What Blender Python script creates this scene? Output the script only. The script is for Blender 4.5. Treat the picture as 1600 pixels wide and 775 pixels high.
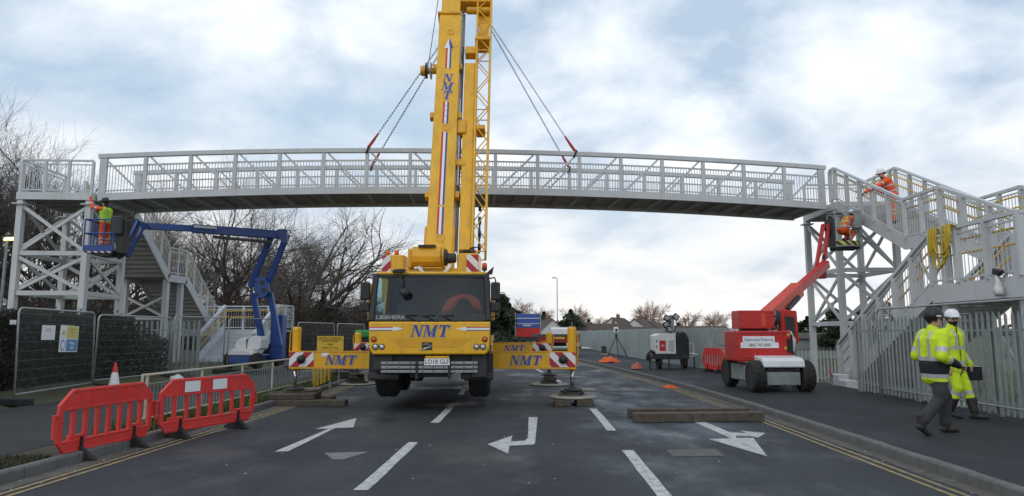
import bpy, math, random
from mathutils import Vector, Matrix
R = math.radians
rnd = random.Random(7)
scene = bpy.context.scene
for o in list(bpy.data.objects):
    bpy.data.objects.remove(o)

# ------------------------------------------------------------------ camera
CAMH = 1.60; PIT = R(7.1); YAW = R(1.76); FPX = 1067.0
cd = bpy.data.cameras.new('camera'); cam = bpy.data.objects.new('camera', cd)
scene.collection.objects.link(cam); scene.camera = cam
cam.location = (0, 0, CAMH); cam.rotation_euler = (R(90) + PIT, 0, YAW)
cd.sensor_fit = 'HORIZONTAL'; cd.sensor_width = 36; cd.lens = 36 * FPX / 1600
cd.clip_start = 0.1; cd.clip_end = 6000

# ------------------------------------------------------------------ sky, sun, exposure
SUN_EL = R(42); SUN_AZ = R(-150)      # azimuth measured from +Y (into the picture) towards +X
world = bpy.data.worlds.new('World'); scene.world = world; world.use_nodes = True
nt = world.node_tree; nt.nodes.clear()
def wn(t, **k):
    n = nt.nodes.new(t)
    for a, b in k.items(): setattr(n, a, b)
    return n
L = nt.links.new
def wmath(op, a, b=None, clamp=False):
    n = wn('ShaderNodeMath', operation=op); n.use_clamp = clamp
    for i, v in enumerate((a, b)):
        if v is None: continue
        if isinstance(v, (int, float)): n.inputs[i].default_value = v
        else: L(v, n.inputs[i])
    return n.outputs[0]
def wmix(fac, a, b):
    n = wn('ShaderNodeMix', data_type='RGBA')
    for i, v in ((0, fac), (6, a), (7, b)):
        if isinstance(v, (int, float)): n.inputs[i].default_value = v
        elif isinstance(v, tuple): n.inputs[i].default_value = (*v, 1)
        else: L(v, n.inputs[i])
    return n.outputs[2]
def wramp(v, stops):
    n = wn('ShaderNodeValToRGB'); L(v, n.inputs[0])
    e = n.color_ramp.elements
    while len(e) < len(stops): e.new(0.5)
    for i, (p, c) in enumerate(stops):
        e[i].position = p; e[i].color = (c, c, c, 1)
    return n.outputs[0]
sky = wn('ShaderNodeTexSky', sky_type='NISHITA'); sky.sun_disc = False
sky.sun_elevation = SUN_EL; sky.sun_rotation = SUN_AZ; sky.air_density = 1.2; sky.dust_density = 1.5
tc = wn('ShaderNodeTexCoord'); sep = wn('ShaderNodeSeparateXYZ'); L(tc.outputs['Generated'], sep.inputs[0])
zc = wmath('MAXIMUM', sep.outputs[2], 0.0)
den = wmath('ADD', zc, 0.34)
cmb = wn('ShaderNodeCombineXYZ')
L(wmath('DIVIDE', sep.outputs[0], den), cmb.inputs[0]); L(wmath('DIVIDE', sep.outputs[1], den), cmb.inputs[1])
def wnoise(scale, detail, rough, loc, dist=0.0, stretch=(1, 1, 1)):
    mp = wn('ShaderNodeMapping'); mp.inputs['Location'].default_value = loc; mp.inputs['Scale'].default_value = stretch
    L(cmb.outputs[0], mp.inputs[0])
    n = wn('ShaderNodeTexNoise'); L(mp.outputs[0], n.inputs['Vector'])
    n.inputs['Scale'].default_value = scale; n.inputs['Detail'].default_value = detail
    n.inputs['Roughness'].default_value = rough; n.inputs['Distortion'].default_value = dist
    return n.outputs[0]
n1 = wnoise(0.85, 7, 0.55, (3.2, 1.4, 0), 0.35)
n2 = wnoise(2.5, 9, 0.55, (7.7, -2.1, 1), 0.2)
cover = wramp(n1, [(0.30, 0.0), (0.54, 1.0)])
shade = wramp(n2, [(0.38, 0.0), (0.61, 1.0)])
STR = 0.10
veil = wmix(0.62, sky.outputs[0], (5.4, 7.6, 9.8))
cloud = wmix(shade, (5.2, 6.5, 8.1), (11.2, 11.6, 11.9))
skyc = wmix(wmath('MULTIPLY', cover, 0.9), veil, cloud)
hor = wramp(zc, [(0.0, 1.0), (0.30, 0.0)])
hor2 = wmath('MULTIPLY', hor, wmath('ADD', wmath('MULTIPLY', shade, 0.45), 0.55))
skyc = wmix(wmath('MULTIPLY', hor2, 0.9), skyc, (11.2, 10.6, 10.0))
bg = wn('ShaderNodeBackground'); L(skyc, bg.inputs[0]); bg.inputs[1].default_value = STR
out = wn('ShaderNodeOutputWorld'); L(bg.outputs[0], out.inputs[0])
sd = bpy.data.lights.new('sun', 'SUN'); sd.energy = 0.5; sd.angle = R(18); sd.color = (1.0, 0.93, 0.84)
sun = bpy.data.objects.new('sun', sd); scene.collection.objects.link(sun)
sv = Vector((math.sin(SUN_AZ) * math.cos(SUN_EL), math.cos(SUN_AZ) * math.cos(SUN_EL), math.sin(SUN_EL)))
sun.rotation_euler = sv.to_track_quat('Z', 'Y').to_euler(); sun.location = (-20, -30, 40)
vs = scene.view_settings
vs.view_transform = 'Standard'; vs.look = 'None'; vs.gamma = 1; vs.exposure = 0.0
try: vs.use_curve_mapping = False
except Exception: pass
scene.render.engine = 'CYCLES'
scene.cycles.max_bounces = 6; scene.cycles.transparent_max_bounces = 12

# ------------------------------------------------------------------ pixel helpers (a pixel gives a direction; depth comes from ground or a given Y)
_cp, _sp, _cy, _sy = math.cos(PIT), math.sin(PIT), math.cos(YAW), math.sin(YAW)
_r = Vector((_cy, _sy, 0)); _f = Vector((-_sy * _cp, _cy * _cp, _sp)); _u = Vector((_sy * _sp, -_cy * _sp, _cp))
def ray(x, y): return _f + _r * ((x - 800) / FPX) + _u * ((387.5 - y) / FPX)
def G(x, y, z=0.0):
    d = ray(x, y); return Vector((0, 0, CAMH)) + d * ((z - CAMH) / d.z)
def AY(x, y, Y):
    d = ray(x, y); return Vector((0, 0, CAMH)) + d * (Y / d.y)
def AX(x, y, X):
    d = ray(x, y); return Vector((0, 0, CAMH)) + d * (X / d.x)

# ------------------------------------------------------------------ materials
MATS = {}
def mat(name, col, rough=0.6, metal=0.0, var=0.12, scale=5.0, bump=0.0, bscale=60.0, dirt=0.0, dcol=(0.09, 0.075, 0.06), coat=0.0, spec=0.5, dscale=1.7, dr0=0.5, dr1=0.78, run=1.0):
    m = bpy.data.materials.new(name); m.use_nodes = True; t = m.node_tree
    b = t.nodes['Principled BSDF']; tcn = t.nodes.new('ShaderNodeTexCoord')
    n = t.nodes.new('ShaderNodeTexNoise'); n.inputs['Scale'].default_value = scale; n.inputs['Detail'].default_value = 6
    t.links.new(tcn.outputs['Object'], n.inputs['Vector'])
    rp = t.nodes.new('ShaderNodeValToRGB'); e = rp.color_ramp.elements
    e[0].position = 0.3; e[1].position = 0.7
    e[0].color = (*[c * (1 - var) for c in col], 1); e[1].color = (*[min(1, c * (1 + var)) for c in col], 1)
    t.links.new(n.outputs[0], rp.inputs[0]); src = rp.outputs[0]
    mr = t.nodes.new('ShaderNodeMapRange'); mr.inputs[3].default_value = max(0.02, rough - 0.1); mr.inputs[4].default_value = min(1, rough + 0.1)
    t.links.new(n.outputs[0], mr.inputs[0]); rs = mr.outputs[0]
    if dirt > 0:
        d = t.nodes.new('ShaderNodeTexNoise'); d.inputs['Scale'].default_value = dscale; d.inputs['Detail'].default_value = 9; d.inputs['Roughness'].default_value = 0.68
        dm = t.nodes.new('ShaderNodeMapping'); dm.inputs['Scale'].default_value = (1, 1, run)
        t.links.new(tcn.outputs['Object'], dm.inputs[0]); t.links.new(dm.outputs[0], d.inputs['Vector'])
        dr = t.nodes.new('ShaderNodeValToRGB'); dr.color_ramp.elements[0].position = dr0; dr.color_ramp.elements[1].position = dr1
        dr.color_ramp.elements[1].color = (dirt, dirt, dirt, 1); t.links.new(d.outputs[0], dr.inputs[0])
        mx = t.nodes.new('ShaderNodeMix'); mx.data_type = 'RGBA'
        t.links.new(dr.outputs[0], mx.inputs[0]); t.links.new(src, mx.inputs[6]); mx.inputs[7].default_value = (*dcol, 1); src = mx.outputs[2]
    t.links.new(src, b.inputs['Base Color']); t.links.new(rs, b.inputs['Roughness'])
    b.inputs['Metallic'].default_value = metal; b.inputs['Specular IOR Level'].default_value = spec
    if coat: b.inputs['Coat Weight'].default_value = coat; b.inputs['Coat Roughness'].default_value = 0.12
    if bump > 0:
        bn = t.nodes.new('ShaderNodeTexNoise'); bn.inputs['Scale'].default_value = bscale; bn.inputs['Detail'].default_value = 4
        t.links.new(tcn.outputs['Object'], bn.inputs['Vector'])
        bp = t.nodes.new('ShaderNodeBump'); bp.inputs['Strength'].default_value = bump; bp.inputs['Distance'].default_value = 0.02
        t.links.new(bn.outputs[0], bp.inputs['Height']); t.links.new(bp.outputs[0], b.inputs['Normal'])
    MATS[name] = m; return m
def emat(name, col, s):
    m = mat(name, col, 0.3); b = m.node_tree.nodes['Principled BSDF']
    b.inputs['Emission Color'].default_value = (*col, 1); b.inputs['Emission Strength'].default_value = s; return m
def stripes(name, c1, c2, ax, period, rough=0.5, off=0.0, width=0.5):
    m = mat(name, c1, rough, var=0.06); t = m.node_tree; b = t.nodes['Principled BSDF']
    tcn = t.nodes.new('ShaderNodeTexCoord'); dp = t.nodes.new('ShaderNodeVectorMath'); dp.operation = 'DOT_PRODUCT'
    dp.inputs[1].default_value = ax; t.links.new(tcn.outputs['Object'], dp.inputs[0])
    a = t.nodes.new('ShaderNodeMath'); a.operation = 'MULTIPLY_ADD'; a.inputs[1].default_value = 1 / period; a.inputs[2].default_value = off
    t.links.new(dp.outputs['Value'], a.inputs[0])
    f = t.nodes.new('ShaderNodeMath'); f.operation = 'FRACT'; t.links.new(a.outputs[0], f.inputs[0])
    g = t.nodes.new('ShaderNodeMath'); g.operation = 'GREATER_THAN'; g.inputs[1].default_value = width; t.links.new(f.outputs[0], g.inputs[0])
    mx = t.nodes.new('ShaderNodeMix'); mx.data_type = 'RGBA'; mx.inputs[6].default_value = (*c1, 1); mx.inputs[7].default_value = (*c2, 1)
    t.links.new(g.outputs[0], mx.inputs[0]); t.links.new(mx.outputs[2], b.inputs['Base Color']); return m

YEL = mat('crane_yellow_paint', (0.79, 0.425, 0.012), 0.36, var=0.07, scale=1.6, dirt=0.45, dcol=(0.30, 0.16, 0.03), coat=0.15, dscale=5, run=0.12, dr0=.48, dr1=.74)
YEL2 = mat('crane_yellow_weathered', (0.70, 0.355, 0.014), 0.42, var=0.10, scale=2.5, dirt=0.55, dcol=(0.26, 0.13, 0.03), dscale=2.6)
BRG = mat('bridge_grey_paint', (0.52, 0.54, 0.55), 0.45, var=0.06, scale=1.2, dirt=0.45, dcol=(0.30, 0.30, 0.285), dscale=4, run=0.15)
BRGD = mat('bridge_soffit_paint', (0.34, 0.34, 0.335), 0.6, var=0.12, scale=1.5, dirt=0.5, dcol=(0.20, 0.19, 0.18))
WHITEST = mat('stair_white_paint', (0.56, 0.59, 0.62), 0.45, var=0.05, dirt=0.25, dcol=(0.42, 0.42, 0.42))
GALV = mat('galvanised_steel', (0.36, 0.38, 0.39), 0.5, 0.35, var=0.18, scale=9, dirt=0.3, dcol=(0.25, 0.26, 0.26))
GALVD = mat('weathered_galvanised', (0.27, 0.30, 0.30), 0.6, 0.2, var=0.18, scale=4, dirt=0.35, dcol=(0.16, 0.18, 0.17))
BLK = mat('black_plastic', (0.016, 0.017, 0.018), 0.5, var=0.2)
RUB = mat('tyre_rubber', (0.022, 0.022, 0.022), 0.85, var=0.25, bump=0.3, dirt=0.6, dcol=(0.075, 0.068, 0.058))
DARK = mat('dark_chassis', (0.03, 0.03, 0.032), 0.65, var=0.3, dirt=0.5, dcol=(0.08, 0.07, 0.06))
CHROME = mat('bright_steel', (0.55, 0.56, 0.57), 0.22, 0.9, var=0.1)
ALU = mat('aluminium', (0.33, 0.34, 0.35), 0.4, 0.6, var=0.12, dirt=0.4)
WHT = mat('white_paint', (0.74, 0.75, 0.75), 0.4, var=0.05, dirt=0.35, dcol=(0.42, 0.40, 0.37))
WDECAL = mat('white_decal', (0.78, 0.79, 0.80), 0.5, var=0.03)
RED = mat('lift_red_paint', (0.52, 0.022, 0.018), 0.4, var=0.12, dirt=0.5, dcol=(0.22, 0.05, 0.04), dscale=6, run=.2)
REDO = mat('lift_boom_faded_red', (0.66, 0.07, 0.032), 0.45, var=0.12, dirt=0.35, dcol=(0.36, 0.06, 0.04))
REDP = mat('barrier_red_plastic', (0.70, 0.040, 0.036), 0.5, var=0.10, scale=3, dirt=0.6, dcol=(0.30, 0.085, 0.07), dscale=6, dr0=.46, dr1=.75)
REDD = mat('decal_red', (0.55, 0.03, 0.03), 0.5, var=0.05)
BLU = mat('lift_blue_paint', (0.012, 0.055, 0.24), 0.4, var=0.14, dirt=0.3, dcol=(0.05, 0.07, 0.12))
BLUD = mat('decal_blue', (0.045, 0.06, 0.27), 0.5, var=0.06)
PBLUE = mat('decal_pale_blue', (0.42, 0.52, 0.62), 0.5, var=0.04)
AMB = mat('amber_lens', (0.75, 0.12, 0.01), 0.25, var=0.05)
LENS = mat('headlight_lens', (0.55, 0.56, 0.57), 0.12, 0.3, var=0.1)
TIMB = mat('weathered_timber', (0.082, 0.066, 0.050), 0.85, var=0.35, scale=7, bump=0.5, bscale=30, dirt=0.5, dcol=(0.045, 0.038, 0.03))
TIMBL = mat('pale_plywood', (0.30, 0.27, 0.215), 0.85, var=0.2, bump=0.3, dirt=0.5, dcol=(0.13, 0.11, 0.09))
CONC = mat('concrete', (0.26, 0.255, 0.24), 0.85, var=0.15, scale=3, bump=0.35, bscale=80, dirt=0.5, dcol=(0.11, 0.105, 0.09))
KERB = mat('kerb_concrete', (0.135, 0.134, 0.128), 0.85, var=0.2, scale=4, bump=0.45, bscale=90, dirt=0.75, dcol=(0.055, 0.056, 0.048), dscale=2.3)
HIVY = mat('hivis_yellow_fabric', (0.60, 0.78, 0.018), 0.75, var=0.14, scale=9, bump=0.9, bscale=11, dirt=0.25, dcol=(0.30, 0.36, 0.05), dscale=6)
HIVO = mat('hivis_orange_fabric', (0.80, 0.10, 0.02), 0.75, var=0.16, scale=9, bump=0.9, bscale=11)
NAVY = mat('navy_fabric', (0.012, 0.014, 0.022), 0.85, var=0.2, bump=0.25, bscale=22)
GREYT = mat('grey_trouser_fabric', (0.040, 0.040, 0.045), 0.85, var=0.25, bump=0.9, bscale=11)
REFL = mat('reflective_tape', (0.46, 0.47, 0.49), 0.4, 0.2, var=0.1)
BOOT = mat('boot_leather', (0.022, 0.018, 0.016), 0.6, var=0.3, dirt=0.4, dcol=(0.07, 0.06, 0.05))
SKIN = mat('skin', (0.50, 0.28, 0.20), 0.55, var=0.06)
HAIR = mat('dark_beanie_wool', (0.012, 0.011, 0.011), 0.9, var=0.3)
BARK = mat('tree_bark', (0.062, 0.048, 0.037), 0.95, var=0.4, scale=6, bump=0.6, bscale=30)
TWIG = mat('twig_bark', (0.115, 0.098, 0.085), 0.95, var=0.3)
TWIGSUN = mat('twig_bark_sun_tint', (0.30, 0.19, 0.135), 0.95, var=0.3)  # pinkish low sunlight on the far trees put into the bark colour
EVG = mat('evergreen_leaf', (0.024, 0.036, 0.016), 0.8, var=0.45, scale=1.2)
IVY = mat('ivy_leaf', (0.03, 0.045, 0.018), 0.7, var=0.4)
HEDGE = mat('hedge_leaf', (0.026, 0.021, 0.017), 0.85, var=0.6, scale=3)
HEDGEG = mat('hedge_green_leaf', (0.035, 0.042, 0.02), 0.8, var=0.5, scale=3)
GRASS = mat('grass_blade', (0.075, 0.105, 0.03), 0.8, var=0.4, scale=3)
CREAM = mat('cream_rail_paint', (0.50, 0.47, 0.37), 0.55, var=0.1, dirt=0.5, dcol=(0.20, 0.17, 0.12))
YRAIL = mat('yellow_handrail', (0.62, 0.37, 0.02), 0.45, var=0.1)
ROPE = mat('yellow_strap', (0.50, 0.34, 0.02), 0.8, var=0.2)
SLING = mat('red_sling_web', (0.42, 0.03, 0.03), 0.8, var=0.2)
SLINGK = mat('black_sling_sleeve', (0.035, 0.02, 0.02), 0.8, var=0.2)
CHAIN = mat('sling_chain_steel', (0.16, 0.17, 0.19), 0.5, 0.5, var=0.2)
ROADP = mat('road_paint_white', (0.50, 0.50, 0.48), 0.7, var=0.14, scale=8, dirt=0.85, dcol=(0.12, 0.12, 0.12), dscale=9, dr0=.47, dr1=.70)
ROADPW = mat('road_paint_worn', (0.18, 0.178, 0.17), 0.8, var=0.3, scale=12, dirt=0.8, dcol=(0.07, 0.07, 0.07), dscale=6)
ROADY = mat('road_paint_yellow', (0.34, 0.24, 0.10), 0.75, var=0.2, scale=8, dirt=0.8, dcol=(0.09, 0.08, 0.065), dscale=7, dr0=.44, dr1=.68)
BRICKM = mat('house_brick', (0.20, 0.12, 0.085), 0.9, var=0.25, scale=14)
RENDER = mat('house_white_render', (0.62, 0.60, 0.57), 0.85, var=0.06, dirt=0.2)
ROOFM = mat('house_roof_tile', (0.085, 0.06, 0.05), 0.9, var=0.3, scale=9)
PANE = mat('window_glass_dark', (0.03, 0.035, 0.045), 0.12, var=0.2)
COAT = mat('signal_orange_cloth', (0.78, 0.13, 0.035), 0.85, var=0.2, bump=0.4, bscale=15)
SIGNY = mat('sign_yellow', (0.66, 0.42, 0.03), 0.5, var=0.05, dirt=0.2)
SIGNYP = mat('sign_pale_yellow', (0.62, 0.56, 0.16), 0.55, var=0.05)
SIGNB = mat('sign_blue', (0.10, 0.26, 0.52), 0.5, var=0.05)
INK = mat('sign_ink', (0.03, 0.028, 0.025), 0.7, var=0.1)
RW = stripes('chevron_red_white_left', (0.42, 0.02, 0.035), (0.74, 0.74, 0.74), (0.7071, 0, -0.7071), 0.27)
RW2 = stripes('chevron_red_white_right', (0.42, 0.02, 0.035), (0.74, 0.74, 0.74), (0.7071, 0, 0.7071), 0.27)
BY = stripes('hazard_black_yellow', (0.02, 0.02, 0.02), (0.55, 0.50, 0.10), (0.7071, 0, 0.7071), 0.16)
BW = stripes('hazard_black_white', (0.02, 0.02, 0.02), (0.5, 0.5, 0.48), (0.7071, 0, 0.7071), 0.14)

def glassmat(name, tint, rough=0.03):
    m = bpy.data.materials.new(name); m.use_nodes = True; t = m.node_tree; t.nodes.clear(); N = t.nodes.new
    o = N('ShaderNodeOutputMaterial'); mx = N('ShaderNodeMixShader'); tr = N('ShaderNodeBsdfTransparent'); gl = N('ShaderNodeBsdfGlossy')
    fr = N('ShaderNodeFresnel'); fr.inputs[0].default_value = 1.55; nz = N('ShaderNodeTexNoise'); nz.inputs['Scale'].default_value = 3.0
    mr = N('ShaderNodeMapRange'); mr.inputs[3].default_value = rough * 0.6; mr.inputs[4].default_value = rough * 2
    t.links.new(nz.outputs[0], mr.inputs[0]); t.links.new(mr.outputs[0], gl.inputs['Roughness'])
    tr.inputs[0].default_value = (*tint, 1); gl.inputs[0].default_value = (0.9, 0.95, 1.0, 1)
    t.links.new(fr.outputs[0], mx.inputs[0]); t.links.new(tr.outputs[0], mx.inputs[1]); t.links.new(gl.outputs[0], mx.inputs[2]); t.links.new(mx.outputs[0], o.inputs[0])
    return m
GLASS = glassmat('cab_glass', (0.66, 0.82, 0.86))

# ------------------------------------------------------------------ mesh builder
WM = {}
class MB:
    def __init__(s): s.v = []; s.f = []; s.m = []; s.cur = 0
    def add(s, vs, fs):
        o = len(s.v); s.v.extend(Vector(p) for p in vs); s.f.extend(tuple(i + o for i in f) for f in fs); s.m.extend([s.cur] * len(fs)); return s
    def bb(s, x0, x1, y0, y1, z0, z1):
        return s.add([(x0, y0, z0), (x1, y0, z0), (x1, y1, z0), (x0, y1, z0), (x0, y0, z1), (x1, y0, z1), (x1, y1, z1), (x0, y1, z1)],
                     [(3, 2, 1, 0), (4, 5, 6, 7), (0, 1, 5, 4), (1, 2, 6, 5), (2, 3, 7, 6), (3, 0, 4, 7)])
    def box(s, c, size, rot=None):
        t = MB(); a, b, d = [q / 2 for q in size]; t.bb(-a, a, -b, b, -d, d); M = Matrix.Translation(c)
        if rot is not None: M = M @ (rot if isinstance(rot, Matrix) and len(rot) == 4 else rot.to_4x4())
        return s.add([M @ v for v in t.v], t.f)
    def beam(s, p, q, w, h, up=(0, 0, 1)):
        p, q = Vector(p), Vector(q); d = (q - p).normalized(); up = Vector(up)
        if abs(d.dot(up)) > 0.98: up = Vector((0, 1, 0)) if abs(d.y) < 0.9 else Vector((1, 0, 0))
        x = d.cross(up).normalized(); y = x.cross(d)
        vs = []
        for c in (p, q):
            for a, b in ((-1, -1), (1, -1), (1, 1), (-1, 1)): vs.append(c + x * (a * w / 2) + y * (b * h / 2))
        return s.add(vs, [(3, 2, 1, 0), (4, 5, 6, 7), (0, 1, 5, 4), (1, 2, 6, 5), (2, 3, 7, 6), (3, 0, 4, 7)])
    def tube(s, p, q, r0, r1=None, n=8, caps=True):
        return s.path([p, q], [r0, r0 if r1 is None else r1], n, caps)
    def path(s, pts, r, n=6, caps=True):
        pts = [Vector(p) for p in pts]; k = len(pts)
        if not isinstance(r, (list, tuple)): r = [r] * k
        vs = []; prev = None
        for i in range(k):
            d = (pts[min(i + 1, k - 1)] - pts[max(i - 1, 0)])
            if d.length < 1e-9: d = Vector((0, 0, 1))
            d.normalize()
            if prev is None:
                a = Vector((0, 0, 1)) if abs(d.z) < 0.9 else Vector((1, 0, 0)); x = d.cross(a).normalized()
            else:
                x = (prev - d * prev.dot(d))
                x = x.normalized() if x.length > 1e-6 else d.orthogonal().normalized()
            prev = x; y = d.cross(x)
            for j in range(n):
                t = 2 * math.pi * j / n; vs.append(pts[i] + (x * math.cos(t) + y * math.sin(t)) * r[i])
        fs = [(i * n + j, i * n + (j + 1) % n, (i + 1) * n + (j + 1) % n, (i + 1) * n + j) for i in range(k - 1) for j in range(n)]
        if caps: fs += [tuple(range(n - 1, -1, -1)), tuple((k - 1) * n + j for j in range(n))]
        return s.add(vs, fs)
    def lathe(s, prof, M=None, n=20):
        M = M or Matrix.Identity(4); vs = []; k = len(prof)
        for r, z in prof:
            for j in range(n):
                t = 2 * math.pi * j / n; vs.append(M @ Vector((r * math.cos(t), r * math.sin(t), z)))
        fs = [(i * n + j, i * n + (j + 1) % n, (i + 1) * n + (j + 1) % n, (i + 1) * n + j) for i in range(k - 1) for j in range(n)]
        fs += [tuple(range(n - 1, -1, -1)), tuple((k - 1) * n + j for j in range(n))]
        return s.add(vs, fs)
    def prism(s, poly, M, d):
        n = len(poly); vs = [M @ Vector((x, y, 0)) for x, y in poly] + [M @ Vector((x, y, d)) for x, y in poly]
        return s.add(vs, [tuple(range(n - 1, -1, -1)), tuple(range(n, 2 * n))] + [(i, (i + 1) % n, n + (i + 1) % n, n + i) for i in range(n)])
    def quad(s, a, b, c, d): return s.add([a, b, c, d], [(0, 1, 2, 3)])
    def build(s, name, m, parent=None, world=False, smooth=False, bevel=0.0, kind=None, seg=1):
        me = bpy.data.meshes.new(name); vs = s.v
        if parent is not None and world:
            inv = WM[parent].inverted(); vs = [inv @ v for v in s.v]
        me.from_pydata([tuple(v) for v in vs], [], s.f)
        ms = m if isinstance(m, (list, tuple)) else [m]
        for q in ms: me.materials.append(q)
        if len(ms) > 1: me.polygons.foreach_set('material_index', s.m)
        if smooth: me.polygons.foreach_set('use_smooth', [True] * len(me.polygons))
        me.update()
        return link(name, me, parent, bevel, kind, seg)
def link(name, me, parent=None, bevel=0.0, kind=None, seg=1):
    o = bpy.data.objects.new(name, me); scene.collection.objects.link(o)
    if parent is not None: o.parent = parent; WM[o] = WM[parent]
    else: WM[o] = Matrix.Identity(4)
    if bevel:
        b = o.modifiers.new('bevel', 'BEVEL'); b.width = bevel; b.segments = seg; b.limit_method = 'ANGLE'; b.angle_limit = R(40)
    if kind: o['kind'] = kind
    return o
def thing(name, label, cat, loc=(0, 0, 0), rotz=0.0, group=None):
    o = bpy.data.objects.new(name, None); scene.collection.objects.link(o); o.empty_display_size = 0.2
    o.location = loc; o.rotation_euler = (0, 0, rotz); o['label'] = label; o['category'] = cat
    if group: o['group'] = group
    WM[o] = Matrix.Translation(Vector(loc)) @ Matrix.Rotation(rotz, 4, 'Z'); return o
def tag(o, label, cat, group=None):
    o['label'] = label; o['category'] = cat
    if group: o['group'] = group
    return o
def copy_tree(o, parent=None):
    c = o.copy(); scene.collection.objects.link(c); c.parent = parent
    WM[c] = WM[parent] if parent else WM[o]
    for ch in list(o.children): copy_tree(ch, c)
    return c
def place(o, loc, rotz=0.0, sc=1.0):
    o.location = loc; o.rotation_euler = (0, 0, rotz); o.scale = (sc, sc, sc) if not isinstance(sc, tuple) else sc
def front(x, y, z):      # plane facing the camera side (-Y): local x right, y up
    return Matrix.Translation((x, y, z)) @ Matrix(((1, 0, 0, 0), (0, 0, -1, 0), (0, 1, 0, 0), (0, 0, 0, 1)))
def frame(o, x, y):      # matrix from origin and two in-plane axes
    x = Vector(x).normalized(); y = Vector(y); y = (y - x * y.dot(x)).normalized(); z = x.cross(y)
    return Matrix(((x.x, y.x, z.x, o[0]), (x.y, y.y, z.y, o[1]), (x.z, y.z, z.z, o[2]), (0, 0, 0, 1)))
def text(name, body, size, M, m, parent, align='CENTER', world=False, sx=1.0, bold=0.0):
    cu = bpy.data.curves.new('t', 'FONT'); cu.body = body; cu.size = size; cu.align_x = align; cu.align_y = 'CENTER'; cu.resolution_u = 2; cu.offset = bold
    t = bpy.data.objects.new('t', cu); scene.collection.objects.link(t)
    dg = bpy.context.evaluated_depsgraph_get(); me = bpy.data.meshes.new_from_object(t.evaluated_get(dg))
    bpy.data.objects.remove(t); bpy.data.curves.remove(cu)
    if world: M = WM[parent].inverted() @ M
    me.transform(M @ Matrix.Diagonal((sx, 1, 1, 1))); me.materials.clear(); me.materials.append(m); me.name = name
    return link(name, me, parent)
# italic serif capitals for the fleet lettering, each in a unit-high cell
GLY = {'N': (0.95, [[(0.0, 0), (0.26, 0), (0.26, .07), (0.0, .07)], [(.09, 0), (.17, 0), (.17, 1), (.09, 1)], [(0.0, .93), (.17, .93), (.17, 1), (0, 1)],
                    [(.09, 1), (.30, 1), (.80, 0), (.62, 0)], [(.71, 0), (.80, 0), (.80, 1), (.71, 1)], [(.62, .93), (.92, .93), (.92, 1), (.62, 1)]]),
       'M': (1.18, [[(0, 0), (.26, 0), (.26, .07), (0, .07)], [(.09, 0), (.17, 0), (.17, 1), (.09, 1)], [(0, .93), (.2, .93), (.2, 1), (0, 1)],
                    [(.11, 1), (.32, 1), (.60, .10), (.47, .0)], [(.47, 0), (.57, 0), (.90, 1), (.80, 1)], [(.78, 0), (.98, 0), (.98, 1), (.78, 1)],
                    [(.70, 0), (1.08, 0), (1.08, .07), (.70, .07)], [(.78, .93), (1.08, .93), (1.08, 1), (.78, 1)]]),
       'T': (0.85, [[(.30, 0), (.52, 0), (.52, 1), (.30, 1)], [(.18, 0), (.64, 0), (.64, .07), (.18, .07)], [(0, .88), (.82, .88), (.82, 1), (0, 1)],
                    [(0, .68), (.05, .68), (.10, .88), (0, .88)], [(.77, .68), (.82, .68), (.82, .88), (.72, .88)]])}
def nmt(M, h, parent, shear=0.22, vert=False, world=False, gap=0.04, wide=1.0):
    if world: M = WM[parent].inverted() @ M
    for nm, m, dx, dy, dz in (('lettering_shadow', PBLUE, 0.045, -0.045, 0.004), ('lettering', BLUD, 0, 0, 0.008)):
        b = MB(); tot = sum(GLY[c][0] for c in 'NMT') + 2 * gap; x = -tot / 2
        for i, c in enumerate('NMT'):
            w, polys = GLY[c]
            for k, p in enumerate(polys):
                pp = []
                for (a, q) in p:
                    if vert: X, Y = (a - w / 2 + q * shear), q - (i * 1.13)
                    else: X, Y = x + a + (q - .5) * shear, q - .5
                    pp.append(((X + dx) * h * wide, (Y + dy) * h))
                b.prism(pp, M @ Matrix.Translation((0, 0, dz + k * 0.0006)), 0.002)
            x += w + gap
        b.build(nm, m, parent)
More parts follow.
